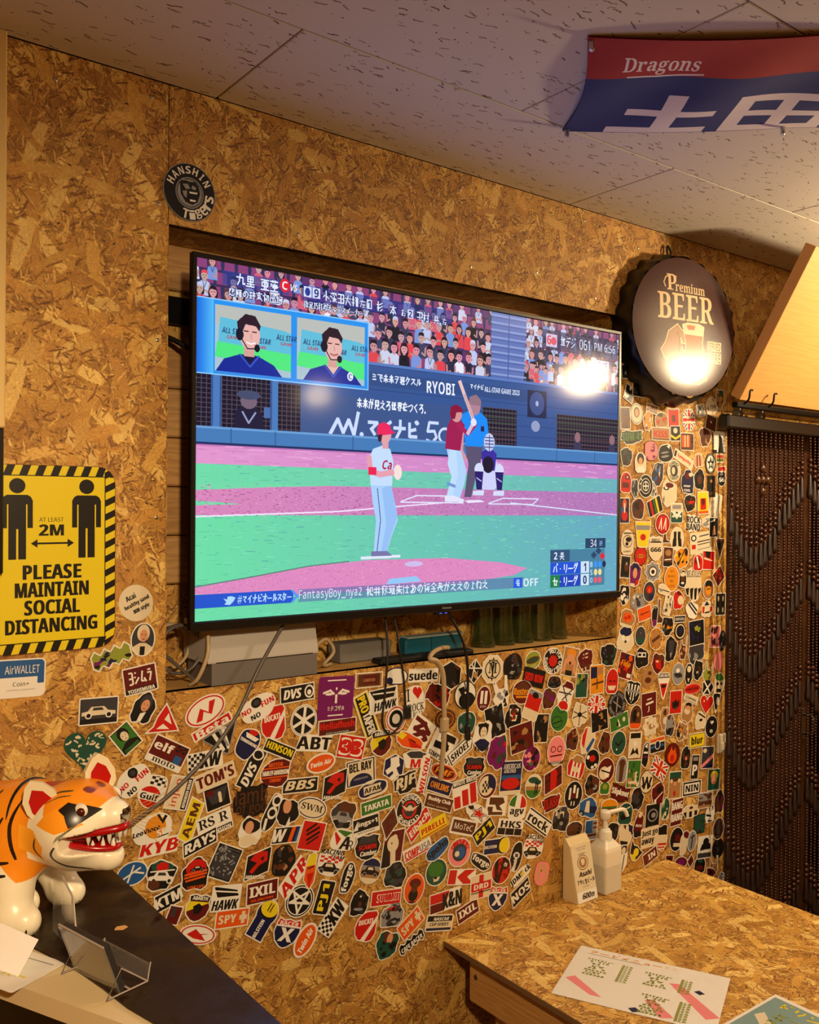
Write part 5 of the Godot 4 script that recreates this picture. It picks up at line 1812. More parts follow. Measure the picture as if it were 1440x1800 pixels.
	for p in [Vector3(0.084, 0.016, -0.05), Vector3(0.088, 0.018, 0.051)]:
		for k in 4:
			var cl := Geo.new()
			cl.tube(PackedVector3Array([p + Vector3(-0.004 - absf(k - 1.5) * 0.003, 0.002, (k - 1.5) * 0.009), p + Vector3(-0.003 - absf(k - 1.5) * 0.003, -0.01, (k - 1.5) * 0.0095)]), 0.0014, 6)
			piece(t, "claw", cl, mat("black claw paint", Color(0.03, 0.025, 0.02), 0.4))
	var collar := Geo.new()
	var ring := []
	for k in 25:
		var th := TAU * k / 24
		ring.append(Vector3(0.045 - 0.012 * sin(th), 0.128 + sin(th) * 0.056, cos(th) * 0.056))
	collar.tube(smooth_path(ring, 2), 0.003, 6)
	piece(t, "collar_line", collar, mat("black claw paint"))

# ---------------------------------------------------------------- signs
func build_signs() -> void:
	var vm := _print_paper()
	# yellow distancing sign
	var man := func(x: float) -> String:
		var s := "E:k:%.3f:.775:.12:.08;" % x
		s += "P:k:%.3f:.66:%.3f:.68:%.3f:.68:%.3f:.66:%.3f:.62:%.3f:.33:%.3f:.33:%.3f:.58:%.3f:.58:%.3f:0:%.3f:0:%.3f:.32:%.3f:.32:%.3f:0:%.3f:0:%.3f:.58:%.3f:.58:%.3f:.33:%.3f:.33:%.3f:.62;" % [x - 0.2, x - 0.15, x + 0.15, x + 0.2, x + 0.23, x + 0.23, x + 0.15, x + 0.15, x + 0.13, x + 0.13, x + 0.015, x + 0.015, x - 0.015, x - 0.015, x - 0.13, x - 0.13, x - 0.15, x - 0.15, x - 0.23, x - 0.23]
		return s
	var ops := "R:y:-.99:-.99:.99:.99;"
	for k in 14:
		var y := -1.0 + k * 0.155
		ops += "P:k:.82:%.3f:1:%.3f:1:%.3f:.82:%.3f;P:k:-.82:%.3f:-1:%.3f:-1:%.3f:-.82:%.3f;" % [y, y + 0.06, y + 0.135, y + 0.075, y, y + 0.06, y + 0.135, y + 0.075]
	for k in 9:
		var x := -0.98 + k * 0.235
		ops += "P:k:%.3f:.88:%.3f:.88:%.3f:1:%.3f:1;P:k:%.3f:-.88:%.3f:-.88:%.3f:-1:%.3f:-1;" % [x, x + 0.12, x + 0.19, x + 0.07, x + 0.07, x + 0.19, x + 0.12, x]
	ops += "R:k:-.835:-.89:.835:.89;R:y:-.82:-.88:.82:.88;" + man.call(-0.53) + man.call(0.53)
	ops += "T:AT LEAST:k:-.02:.45:.4:.05:;T:2M:k:-.02:.33:.4:.13:b;R:k:-.24:.155:.24:.175;P:k:-.33:.165:-.23:.12:-.23:.21;P:k:.33:.165:.23:.12:.23:.21;"
	ops += "T:PLEASE:k:0:-.15:.95:.17:b;T:MAINTAIN:k:0:-.35:1.2:.17:b;T:SOCIAL:k:0:-.555:.9:.17:b;T:DISTANCING:k:0:-.765:1.5:.17:b"
	var g := printed(0.1, 0.147, "R", "d", "y", ops, 910, 0.0008, 0.0012)
	var o := single("distancing_sign", g, vm, Vector3(0.4295, 1.5355, 0.001), "yellow metal sign asking people to keep two metres apart", "sign")
	o.rotation.z = 0.004
	# round baseball club plate above the recess
	var hp := printed(0.0478, 0.0495, "e", "s", "k", "A:HANSHIN:w:.77:168:-146:.27;A:Tigers:w:.77:250:112:.34;E:s:0:-.02:.54:.54;E:k:0:-.02:.5:.5;E:s:0:-.02:.47:.47;P:k:-.38:.3:-.2:.4:0:.36:.2:.4:.34:.28:.4:0:.3:-.3:.1:-.42:-.15:-.36:-.34:-.12;P:s:-.28:.24:-.08:.28:.02:.14:-.14:.08;P:s:.1:.26:.26:.2:.2:.1:.06:.14;P:s:-.28:.0:-.1:.04:-.12:-.22:-.22:-.16;P:w:-.02:.02:.3:.04:.28:-.02:.0:-.04;P:w:.0:-.24:.24:-.24:.22:-.3:.02:-.31;P:s:-.3:.36:-.24:.44:-.14:.38", 911, 0.0012, 0.003)
	single("club_badge", hp, vm, Vector3(0.6545, 2.16, 0.0004), "round black and silver baseball club badge above the television recess", "badge")
	# pale board and black panel at the left
	single("pale_board", boxed(Vector3.ZERO, Vector3(0.12, 0.6, 0.018), 0.002), mat("pale painted board", Color(0.8, 0.68, 0.42), 0.5), Vector3(0.2945, 2.036 - 0.0, 0.0095), "pale yellow board hung on the wall above the yellow sign", "board")
	single("black_board", boxed(Vector3.ZERO, Vector3(0.1, 0.22, 0.014), 0.002), mat("black lacquer"), Vector3(0.3025, 1.625, 0.0125), "black board overlapping the edge of the yellow sign", "board")
	# bottle-cap sign
	var t := thing("bottle_cap_sign", "giant dark bottle-cap beer sign hanging on the wall", "sign", Vector3(1.965, 2.08, 0.012), -0.149)
	t.rotation.x = -0.03
	var cap := Geo.new()
	cap.xf = Transform3D(Basis(Vector3.RIGHT, PI / 2), Vector3.ZERO)
	var prof := []
	for q in [[0.19, 0.0], [0.1925, 0.004], [0.189, 0.02], [0.184, 0.04], [0.179, 0.054], [0.175, 0.06]]:
		prof.append(Vector2(q[0], q[1]))
	cap.lathe(prof, 168, 0.026, 21)
	var rim := mat("black enamel", Color(0.022, 0.018, 0.016), 0.3)
	piece(t, "crimped_rim", cap, rim)
	var cv := Canvas.new(1024, 1024, c8(62, 34, 34))
	var rng := RandomNumberGenerator.new()
	rng.seed = 9
	for k in 5200:
		var q := Vector2(rng.randf() * 1024, rng.randf() * 1024)
		cv.oval(q.x, q.y, rng.randf_range(1, 5), rng.randf_range(1, 4), c8(62 + rng.randi_range(-10, 16), 34 + rng.randi_range(-7, 9), 34 + rng.randi_range(-7, 9)))
	var cream := c8(214, 186, 146)
	put_text(cv, "P", "s", 372, 196, 92, 118, cream)
	cv.line([310, 236, 296, 204, 316, 164, 370, 142, 420, 152], 9, cream)
	put_text(cv, "remium", "s", 556, 226, 300, 74, cream, 0.02)
	put_text(cv, "BEER", "s", 512, 372, 560, 196, cream)
	var line := c8(226, 200, 160)
	var hand := [256, 700, 300, 640, 330, 560, 420, 500, 462, 540, 520, 560, 540, 600, 500, 640, 470, 640, 450, 600, 470, 690, 560, 700, 600, 760, 640, 900, 480, 930, 360, 920, 330, 820]
	cv.pts(hand, c8(150, 110, 82))
	cv.line(hand + [256, 700], 7, line)
	cv.pts([470, 500, 520, 484, 640, 484, 690, 500, 672, 620, 690, 740, 720, 890, 640, 930, 500, 930, 500, 760, 498, 620], c8(150, 86, 40))
	cv.pts([474, 502, 520, 484, 640, 484, 688, 502, 676, 570, 486, 570], c8(216, 196, 166))
	cv.pts([510, 506, 540, 496, 600, 500, 590, 530, 530, 534], c8(168, 84, 40))
	cv.line([470, 500, 498, 620, 500, 760, 500, 930, 640, 930, 720, 890, 690, 740, 672, 620, 690, 500, 640, 484, 520, 484, 470, 500], 7, line)
	cv.line([420, 560, 440, 620, 420, 690, 440, 760], 6, c8(70, 40, 34))
	cv.line([470, 650, 440, 660, 430, 700, 470, 720, 540, 700], 6, c8(70, 40, 34))
	cv.rect(724, 600, 872, 672, cream)
	cv.rect(724, 682, 872, 762, cream)
	put_text(cv, "SERVED", "b", 798, 636, 132, 60, c8(62, 34, 34))
	put_text(cv, "HERE", "b", 798, 722, 132, 66, c8(62, 34, 34))
	cv.pts([740, 590, 760, 552, 830, 552, 860, 590], c8(40, 26, 28))
	var face := Geo.new()
	var rings := 14
	for k in rings:
		for q in 56:
			var pp := []
			var qq := []
			var tt := []
			for w in [[k, q], [k + 1, q], [k + 1, q + 1], [k, q + 1]]:
				var r: float = 0.175 * w[0] / rings
				var th: float = TAU * w[1] / 56
				pp.append(Vector3(cos(th) * r, sin(th) * r, 0.066 - 0.006 * pow(r / 0.175, 4.0)))
				qq.append(Vector3(cos(th) * pow(r / 0.175, 3.0) * 0.137, sin(th) * pow(r / 0.175, 3.0) * 0.137, 1).normalized())
				tt.append(Vector2(0.5 + cos(th) * r / 0.35, 0.5 - sin(th) * r / 0.35))
			face.squad(pp, qq, tt)
	var fm := print_mat("enamel print", cv.texture(), 0.26)
	piece(t, "face", face, fm)
	var hk := Geo.new()
	hk.tube(smooth_path([Vector3(0.0, 0.18, 0.01), Vector3(-0.006, 0.205, 0.008), Vector3(0.0, 0.222, 0.004), Vector3(0.006, 0.205, 0.008), Vector3(0.0, 0.18, 0.01)]), 0.0026, 8)
	piece(t, "hanger", hk, rim)
	# slanted plywood board between wall and ceiling
	var b := thing("slanted_board", "pale plywood board leaning from the wall up to the ceiling above the curtain", "board", Vector3(2.162, 1.912, 0.095))
	var e := Vector3(0, 0.866, 0.5)
	var nn := Vector3(0, -0.5, 0.866)
	var ply := mat("plywood", Color(0.8, 0.62, 0.38), 0.5)
	ply.albedo_texture = wood_picture(rng, 512, 512, Color(1.0, 0.98, 0.95), Color(0.93, 0.88, 0.8), 0)
	var bg := Geo.new()
	bg.xf = Transform3D(Basis(Vector3.RIGHT, e, nn), Vector3.ZERO)
	bg.box(Vector3(0.4, 0.2075, -0.016), Vector3(0.8, 0.415, 0.032), 0.001)
	piece(b, "sheet", bg, ply)
	var lg := Geo.new()
	lg.xf = Transform3D(Basis(Vector3.RIGHT, e, nn), Vector3(0.365, 0.116, 0.067) + nn * 0.0002)
	lg.col = ink("m")
	var rg := oval(0.0, 0.0, 0.055, 0.068, 40)
	rg.append(rg[0])
	for q in thick_line(rg, 0.0018):
		if not Geometry2D.is_polygon_clockwise(q):
			lg.sheet(q, 0.0004)
	for q in [[-0.047, -0.01, -0.03, 0.02, -0.018, 0.03], [-0.044, -0.012, -0.036, -0.022, -0.028, -0.008, -0.036, 0.0, -0.044, -0.012], [-0.03, -0.035, -0.018, -0.028, -0.014, -0.04, -0.026, -0.046, -0.03, -0.035], [-0.01, 0.03, 0.02, 0.04, 0.03, 0.0], [-0.005, -0.02, 0.02, -0.04]]:
		for w in thick_line(pv(q), 0.0045):
			if not Geometry2D.is_polygon_clockwise(w):
				lg.sheet(w, 0.0005)
	piece(b, "burnt_mark", lg, vm)
	var rail := thing("hook_rail", "thin black hook rail along the lower edge of the slanted board", "rail", Vector3(2.162, 1.899, 0.1))
	piece(rail, "bar", boxed(Vector3(0.39, -0.002, 0.0), Vector3(0.84, 0.014, 0.018), 0.002), mat("black steel"))
	for x in [0.0, 0.115, 0.5]:
		var hg := Geo.new()
		hg.tube(smooth_path([Vector3(x, 0.0, 0.006), Vector3(x, 0.012, 0.022), Vector3(x, 0.034, 0.026), Vector3(x + 0.01, 0.036, 0.027)], 4), 0.0026, 6)
		piece(rail, "hook", hg, mat("black steel"))
	var sw := thing("light_switch", "small white wall switch plate at the end of the stickered wall", "switch", Vector3(2.23, 0.974, 0.0))
	piece(sw, "plate", boxed(Vector3(0, 0, 0.004), Vector3(0.036, 0.052, 0.008), 0.002), mat("ivory plastic", Color(0.8, 0.76, 0.68), 0.4))
	piece(sw, "rocker", boxed(Vector3(0.004, -0.008, 0.009), Vector3(0.018, 0.022, 0.006), 0.0015), mat("ivory plastic"))

# ---------------------------------------------------------------- wooden bead curtain
func build_curtain(rng: RandomNumberGenerator) -> void:
	var t := thing("bead_curtain", "dark brown wooden bead curtain with drop-shaped beads hanging in the doorway", "curtain", Vector3(2.45, 1.86, 0.045))
	var wood := mat("brown bead wood", Color(0.2, 0.085, 0.055), 0.25)
	var drop_wood := mat("darker bead wood", Color(0.13, 0.055, 0.032), 0.45)
	piece(t, "rail", boxed(Vector3(0.125, 0.0, 0.0), Vector3(0.8, 0.034, 0.03), 0.003), mat("dark rail timber", Color(0.1, 0.065, 0.045), 0.4))
	piece(t, "rail_cap", boxed(Vector3(-0.278, 0.0, 0.0), Vector3(0.014, 0.038, 0.034), 0.005), mat("black plastic"))
	for x in [-0.21, -0.1, 0.3]:
		var c := Geo.new()
		c.box(Vector3(x, 0.026, -0.006), Vector3(0.02, 0.02, 0.024), 0.003)
		c.tube(PackedVector3Array([Vector3(x, 0.03, 0.0), Vector3(x, 0.045, 0.0)]), 0.003, 6)
		piece(t, "clip", c, mat("dull steel"))
	var drop := Geo.new()
	drop.lathe([Vector2(0.001, 0.0), Vector2(0.005, -0.006), Vector2(0.0066, -0.03), Vector2(0.0096, -0.058), Vector2(0.0086, -0.07), Vector2(0.001, -0.076)], 12)
	var drop_mesh := drop.mesh()
	# lower end of the first drop bead on each strand, metres above the floor
	var lows := [1.547, 1.515, 1.485, 1.46, 1.448, 1.447, 1.452, 1.463, 1.48, 1.497, 1.552, 1.57, 1.59, 1.612, 1.63, 1.645, 1.65, 1.653, 1.64, 1.61, 1.58, 1.55, 1.52, 1.49, 1.47, 1.46, 1.47]
	for k in 27:
		var x := -0.246 + k * 0.0238 + rng.randf_range(-0.0025, 0.0025)
		if k == 16:
			continue
		var g := Geo.new()
		var o := piece(t, "strand", Geo.new(), wood)
		o.set_meta("kind", "stuff")
		var y := -0.02
		var row := 0
		var i := 0
		while y > -1.7:
			if y - 0.126 <= lows[k] - 1.86 - 0.302 * row:
				for b in 3:
					g.ball(Vector3(x, y - 0.008 - b * 0.0155, 0), Vector3(0.0078, 0.0078, 0.0078), 10, 6)
				y -= 0.049
				var d := piece(o, "drop_bead", drop_mesh, drop_wood)
				d.position = Vector3(x, y, 0)
				y -= 0.077
				row += 1
			else:
				g.ball(Vector3(x + sin(i * 0.7 + k) * 0.0008, y - 0.0042, 0), Vector3(0.0044, 0.0042, 0.0044), 8, 5)
				y -= 0.0088
			i += 1
		o.mesh = g.mesh()
	for q in [[0.0, 0.032], [-0.024, 0.0], [0.0, 0.0], [0.024, 0.0], [0.0, -0.032]]:
		var c := Geo.new()
		c.ball(Vector3(-0.115 + q[0], -0.155 + q[1], 0.012), Vector3(0.011, 0.013, 0.009), 12, 8)
		piece(t, "flower_bead", c, mat("tan bead wood", Color(0.26, 0.15, 0.07), 0.25))

# ---------------------------------------------------------------- towel pinned to the ceiling
func build_towel() -> void:
	var cv := Canvas.new(1536, 660, c8(28, 42, 104))
	# printed so that it reads upright from the table side: u along the towel 0..0.8, v 0..0.345 down
	var px := 1920.0
	cv.rect(0, 0, 1536, 0.12 * px, c8(150, 28, 30))
	cv.rect(0, 0.12 * px, 1536, 660, c8(28, 42, 104))
	var white := c8(214, 206, 204)
	put_text(cv, "Dragons", "s", 0.122 * px, 0.085 * px, 0.125 * px, 0.06 * px, white, 0.03)
	cv.line([0.07 * px, 0.118 * px, 0.12 * px, 0.121 * px, 0.195 * px, 0.112 * px], 0.005 * px, white)
	cv.pts([0.155 * px, 0.19 * px, 0.19 * px, 0.188 * px, 0.19 * px, 0.246 * px, 0.255 * px, 0.246 * px, 0.255 * px, 0.27 * px, 0.19 * px, 0.27 * px, 0.19 * px, 0.318 * px, 0.258 * px, 0.318 * px, 0.258 * px, 0.342 * px, 0.075 * px, 0.342 * px, 0.075 * px, 0.318 * px, 0.155 * px, 0.318 * px, 0.155 * px, 0.27 * px, 0.095 * px, 0.27 * px, 0.095 * px, 0.246 * px, 0.155 * px, 0.246 * px], white)
	cv.rect(0.285 * px, 0.196 * px, 0.47 * px, 0.342 * px, white)
	for q in [[0.315, 0.221], [0.392, 0.221], [0.315, 0.28], [0.392, 0.28]]:
		cv.rect(q[0] * px, q[1] * px, (q[0] + 0.05) * px, (q[1] + 0.038) * px, c8(28, 42, 104))
	put_text(cv, "59", "b", 0.6 * px, 0.26 * px, 0.16 * px, 0.14 * px, white)
	var m := print_mat("towel cloth", cv.texture(), 0.9)
	var u := Vector3(0.76, 0, 0.65)
	var v := Vector3(0.65, 0, -0.76)
	var o := Vector3(1.047, CEIL - 0.004, 0.547)
	var g := Geo.new()
	var nu := 48
	var nv := 24
	var pos := func(a: int, b: int) -> Vector3:
		var s := float(a) / nu
		var r := float(b) / nv
		var pull := 0.016 * sin(PI * r) * (1.0 - s) + 0.004
		var drop := 0.007 * sin(PI * minf(s * 1.9, 1.0)) * (0.35 + 0.65 * absf(r - 0.5) * 2.0) + 0.004 * sin(s * 21.0 + r * 3.0) * sin(PI * r) + 0.004 * sin(PI * r)
		return o + u * (s * 0.8 + pull * (1.0 - s)) + v * (r * 0.345 + 0.008 * sin(PI * minf(s * 1.9, 1.0)) * (0.5 - r)) - Vector3.UP * maxf(drop, 0.0)
	for face in [0.0, 0.0028]:
		for a in nu:
			for b in nv:
				var pp := []
				var qq := []
				var tt := []
				for w in [[a, b], [a + 1, b], [a + 1, b + 1], [a, b + 1]]:
					var p: Vector3 = pos.call(w[0], w[1])
					var du: Vector3 = pos.call(mini(w[0] + 1, nu), w[1]) - pos.call(maxi(w[0] - 1, 0), w[1])
					var dv: Vector3 = pos.call(w[0], mini(w[1] + 1, nv)) - pos.call(w[0], maxi(w[1] - 1, 0))
					var nn := du.cross(dv).normalized()
					if nn.y > 0:
						nn = -nn
					pp.append(p + Vector3.UP * face)
					qq.append(nn if face == 0.0 else -nn)
					tt.append(Vector2(float(w[0]) / nu, float(w[1]) / nv))
				g.squad(pp, qq, tt)
	var t := thing("fan_towel", "red and blue baseball fan towel pinned to the ceiling", "towel", o)
	var cloth := piece(t, "cloth", g, m)
	cloth.position = -o
	for p in [[0.012, 0.01], [0.012, 0.335], [0.41, 0.006], [0.41, 0.338]]:
		var k := Geo.new()
		var at: Vector3 = u * p[0] + v * p[1]
		k.box(at + Vector3(0, -0.006, 0), Vector3(0.008, 0.02, 0.008), 0.002)
		piece(t, "pin", k, mat("bright steel"))

# ---------------------------------------------------------------- cords
func cord(called: String, pts: Array, r: float, m: Material, label: String, category := "cord") -> Node3D:
	var t := thing(called, label, category, pts[0])
	var g := Geo.new()
	g.xf = Transform3D(Basis(), -pts[0])
	g.tube(smooth_path(pts, 8), r, 8)
	piece(t, "lead", g, m)
	return t

func build_cords() -> void:
	var beige := mat("beige cord", Color(0.66, 0.57, 0.44), 0.5)
	var grey := mat("grey cord", Color(0.33, 0.3, 0.28), 0.4)
	var blk := mat("black plastic")
	# pale cord folded over the sill with its plug
	var t := cord("pale_power_cord", [Vector3(1.27, 1.318, -0.03), Vector3(1.235, 1.322, -0.012), Vector3(1.2, 1.318, 0.004), Vector3(1.185, 1.308, 0.014), Vector3(1.205, 1.3, 0.014), Vector3(1.222, 1.27, 0.012), Vector3(1.226, 1.2, 0.011), Vector3(1.226, 1.14, 0.012), Vector3(1.218, 1.05, 0.011)], 0.0052, beige, "pale beige power cord looped over the sill and hanging down the wall")
	piece(t, "plug", boxed(Vector3(1.226, 1.165, 0.0125) - t.position, Vector3(0.02, 0.032, 0.014), 0.004), beige)
	# black leads hanging from the television
	t = cord("black_lead", [Vector3(1.08, 1.41, 0.0), Vector3(1.079, 1.33, 0.01), Vector3(1.072, 1.25, 0.012), Vector3(1.066, 1.19, 0.012), Vector3(1.085, 1.166, 0.012), Vector3(1.11, 1.18, 0.012), Vector3(1.122, 1.2, 0.012)], 0.0022, blk, "thin black lead hanging in a loop below the television")
	piece(t, "plug", boxed(Vector3(1.126, 1.205, 0.0145) - t.position, Vector3(0.016, 0.026, 0.012), 0.003), blk)
	t = cord("black_lead", [Vector3(1.1, 1.41, 0.002), Vector3(1.106, 1.34, 0.012), Vector3(1.118, 1.27, 0.013), Vector3(1.124, 1.2, 0.013)], 0.0022, blk, "thin straight black lead running down to the target ring sticker")
	t = cord("black_lead", [Vector3(1.235, 1.41, 0.004), Vector3(1.272, 1.34, 0.014), Vector3(1.289, 1.28, 0.013), Vector3(1.29, 1.2, 0.012), Vector3(1.29, 1.15, 0.013)], 0.003, blk, "black lead hanging in front of the teal case with a plug at its end")
	piece(t, "plug", boxed(Vector3(1.29, 1.14, 0.0135) - t.position, Vector3(0.012, 0.034, 0.012), 0.003), blk)
	# grey cord from the television down to the counter
	cord("grey_lead", [Vector3(0.85, 1.41, 0.004), Vector3(0.79, 1.33, 0.014), Vector3(0.745, 1.25, 0.016), Vector3(0.69, 1.185, 0.014), Vector3(0.62, 1.13, 0.014), Vector3(0.55, 1.095, 0.02), Vector3(0.5, 1.075, 0.04)], 0.0034, grey, "grey lead running from the television down across the stickers")
	# coiled leads at the left of the sill
	for k in 2:
		var p := []
		for s in 15:
			var th := TAU * s / 10.0 + k * 0.5
			p.append(Vector3(0.665 + cos(th) * (0.036 + 0.004 * k), 1.365 + sin(th) * (0.04 + 0.003 * k), -0.1 + 0.045 * k + 0.0008 * s))
		p.append(Vector3(0.66 + 0.03 * k, 1.308, -0.09 + 0.05 * k))
		cord("coiled_lead", p, 0.0032, [beige, grey, blk][k], ["beige lead coiled at the left end of the sill", "grey lead coiled at the left end of the sill", "black lead coiled at the left end of the sill"][k])
	cord("beige_lead", [Vector3(0.7, 1.4, -0.01), Vector3(0.695, 1.36, 0.0), Vector3(0.68, 1.32, -0.004), Vector3(0.672, 1.305, -0.02)], 0.0036, beige, "short beige lead dropping beside the white console")
	cord("antenna_lead", [Vector3(0.615, 1.93, -0.11), Vector3(0.65, 1.925, -0.09), Vector3(0.685, 1.9, -0.06), Vector3(0.71, 1.86, -0.055)], 0.005, blk, "black antenna lead curving behind the television edge")
	cord("white_lead", [Vector3(0.94, 1.34, -0.05), Vector3(0.965, 1.36, -0.04), Vector3(0.98, 1.335, -0.035), Vector3(0.96, 1.31, -0.04), Vector3(0.99, 1.306, -0.06)], 0.0035, beige, "short pale lead curled between the two grey boxes")

func build_prints() -> void:
	pass

func build_stickers() -> void:
	stick(0.5656, 1.4574, 58, 62, 25.9, "e", "c", "c", "T:Acai:k:-.15:.42:.6:.3:b;T:healthy sand:k:.05:-.02:1.55:.3:b;T:808 style:k:.15:-.42:1.0:.3:b", "round cream sticker with three slanted lines of black lettering")
	stick(0.5777, 1.3956, 43, 57, -4.6, "e", "w", "e", "B:c:f:c;R:k:-.2:-1:.2:-.4", "oval dark grey sticker of a figure in a white fur hood")
	stick(0.5249, 1.3718, 68, 37, 15.1, "z", "w", "l", "F:3:l n k l p", "zigzag edged sticker striped lime and purple")
	stick(0.5732, 1.3292, 59, 47, 7.7, "r", "w", "d", "J:ヨシムラ:w:0:.25:1.6:1.0;R:k:-1:-1:1:-.55;T:YOSHIMURA:w:0:-.78:1.7:.3:b", "maroon rectangular sticker with big white Japanese characters above a black strip")
	stick(0.5040, 1.2856, 65, 45, -2.3, "r", "w", "k", "R:e:-.9:-.55:.9:.9;K:c:0:-.05:.85:.5", "black postcard sticker of a pale vintage car in side view")
	stick(0.5794, 1.2788, 43, 57, -27.4, "v", "w", "k", "B:e:f:k;P:w:-.1:-.3:.3:-.1:.2:-.8:-.1:-.9", "cut-out sticker of a leaning man in a black dinner suit")
	stick(0.5496, 1.2334, 39, 48, 36.6, "r", "w", "k", "R:g:-.85:-.6:.85:.85;B:k:c:k;T:EDWARD:g:0:-.8:1.5:.28:b", "diamond-set green sticker of a wild black-haired figure above a name")
	stick(0.4823, 1.2221, 69, 65, -2.8, "h", "q", "q", "W:c:7", "dark green heart sticker filled with cream lettering shapes")
	stick(0.6145, 1.2578, 63, 56, -7.6, "3", "w", "r", "P:w:.25:.35:.5:-.35:.05:-.05;P:w:-.35:-.62:.4:-.62:0:-.3", "red triangular sticker with a white arrow-like emblem")
	stick(0.6225, 1.1974, 71, 46, -30.2, "r", "w", "d", "T:elf:w:-.35:.35:1.1:.7:b;C:.3:.35:1:1:4:4;R:b:.4:-.5:.8:.1;R:w:-1:-1:1:-.5;T:moto:k:0:-.75:1.4:.4:s", "maroon and chequered sticker with white lowercase lettering over script")
	stick(0.3598, 1.3522, 121, 60, -1.9, "R", "w", "w", "R:b:-1:.05:1:1;R:b:.8:-.3:1:1;T:AirWALLET:w:.42:.45:.85:.42:;T:Coin+:k:.4:-.3:.4:.22:;T:cashless payment:s:.4:-.6:.7:.12:", "blue and white rounded rectangular payment sticker under the yellow sign")
	stick(0.6948, 1.2541, 80, 67, 23.2, "o", "w", "w", "E:r:0:.25:.93:.68;E:w:0:.25:.86:.6;P:r:-.6:-.1:-.2:.5:.1:.1:.3:.6:.6:.55:.2:-.1:-.1:.25:-.3:-.15;R:r:-.93:-.97:.93:-.52;T:Beta:w:0:-.75:1.6:.4:b", "red ringed oval sticker with a lightning emblem over a red name bar")
	stick(0.7190, 1.2115, 64, 62, -8.3, "5", "s", "k", "L:w:.1:-.5:.25:.3:-.7;L:w:.1:.15:.35:.6:-.55;L:s:.07:-.2:.5:.55:-.45;T:TRIUMPH:w:-.1:.55:.9:.18:b", "black downward triangle sticker with crossing white stripes")
	stick(0.7942, 1.2535, 77, 47, 21.4, "b", "w", "w", "E:k:0:.45:.28:.4;E:e:0:.45:.16:.22;T:NO:r:-.62:.15:.5:.4:b;T:FUN:r:.55:.1:.7:.45:b;T:NO:k:-.25:-.5:.5:.4:b", "joke sticker with a turbocharger drawing between red words beside the red oval")
	stick(0.8763, 1.2709, 75, 33, 2.1, "r", "w", "k", "T:DVS:w:-.3:0:1.1:1.2:i;E:w:.68:0:.28:.75;E:k:.68:0:.2:.55;E:w:.68:-.1:.12:.3", "black skate sticker lettered in white with a swirl disc beside the purple square")
	stick(0.8272, 1.2209, 55, 66, 8.6, "u", "w", "r", "P:w:-.7:-1:-.2:-1:1:.4:.9:.6;T:DUCATI:w:-.05:.35:1.3:.35:b", "red rounded shield sticker with white curve above the yellow lettered strip")
	stick(0.7740, 1.1911, 48, 61, -33.8, "b", "w", "n", "P:r:-.5:.9:.5:.9:.2:.5:-.3:.5;P:w:-.6:.55:.7:.55:.5:.3:-.4:.3;T:TERMIGNONI:w:0:.1:1.7:.2:b", "navy exhaust-shaped sticker with red and white top")
	stick(0.8395, 1.1707, 70, 26, -27.0, "r", "w", "k", "T:HINSON:y:0:.1:1.8:1.1:b", "black strip sticker with tall yellow capital letters")
	stick(0.6911, 1.1746, 67, 33, 2.1, "r", "w", "w", "C:-.95:-.8:0:.9:6:5;T:KW:k:.35:0:1.2:1.5:i", "white sticker with chequered flag and two thick black letters below the black triangle")
	stick(0.7108, 1.1423, 78, 32, 13.5, "r", "c", "c", "T:TOM'S:d:0:0:1.8:1.3:b", "cream cut-out sticker with dark maroon slab lettering")
	stick(0.7823, 1.1444, 77, 33, 59.6, "r", "w", "k", "T:DVS:w:-.3:0:1.2:1.2:i;E:w:.7:0:.26:.75;E:k:.7:0:.19:.55", "upright black skate sticker lettered in white with a disc on top")
	stick(0.8315, 1.1278, 64, 55, -3.5, "u", "w", "d", "R:d:-1:-.25:1:.35;L:o:.04:-.95:.35:.95:.35;L:o:.04:-.95:-.25:.95:-.25;T:MOTOR:o:0:.62:1:.3:b;T:HARLEY-DAVIDSON:w:0:.05:1.8:.35:b;T:COMPANY:o:0:-.5:.8:.25:b", "maroon shield and bar sticker with orange outlines")
	stick(0.5626, 1.1612, 65, 46, 35.4, "b", "w", "w", "E:k:.2:.5:.26:.4;E:e:.2:.5:.15:.22;T:NO:r:-.55:.1:.5:.4:b;T:FUN:r:.5:-.1:.7:.45:b;T:NO:k:-.35:-.55:.5:.4:b", "joke sticker with a turbocharger drawing between red words above the toy tiger")
	stick(0.5962, 1.1379, 51, 60, -22.9, "b", "w", "w", "E:r:-.1:-.35:.8:.6;R:w:-.95:-.55:.7:-.1;T:Gulf:k:-.1:-.33:1.3:.35:b;C:-.4:.35:.9:.95:5:4", "white sticker with orange disc name and chequered flag")
	stick(0.6430, 1.1265, 58, 43, 72.6, "r", "w", "c", "T:injen:r:0:.25:1.7:.8:;R:k:-1:-1:1:-.45;T:AUTHORIZED DEALER:w:0:-.72:1.8:.28:b", "tilted cream sticker with thin red lettering and a black side strip")
	stick(0.7154, 1.1052, 49, 43, 10.6, "r", "w", "k", "P:e:-.8:.6:.9:.7:.5:-.4:-.5:-.5;E:c:.2:.2:.13:.22;R:c:.08:-.5:.32:.1;R:d:-.8:.3:-.2:.75", "dark photo sticker of a small white robot figure on a floor")
	stick(0.5967, 1.0733, 74, 51, 8.2, "b", "w", "w", "E:a:.15:.05:.5:.75;P:k:.25:.95:.4:.95:.5:.4:.8:.9:.95:.8:.5:.1;T:LeoVince:k:-.3:0:1.3:.35:i;T:SBK:w:.55:-.4:.75:.45:b;L:k:.03:.2:-.65:.9:-.65", "exhaust sticker with orange disc black V and script")
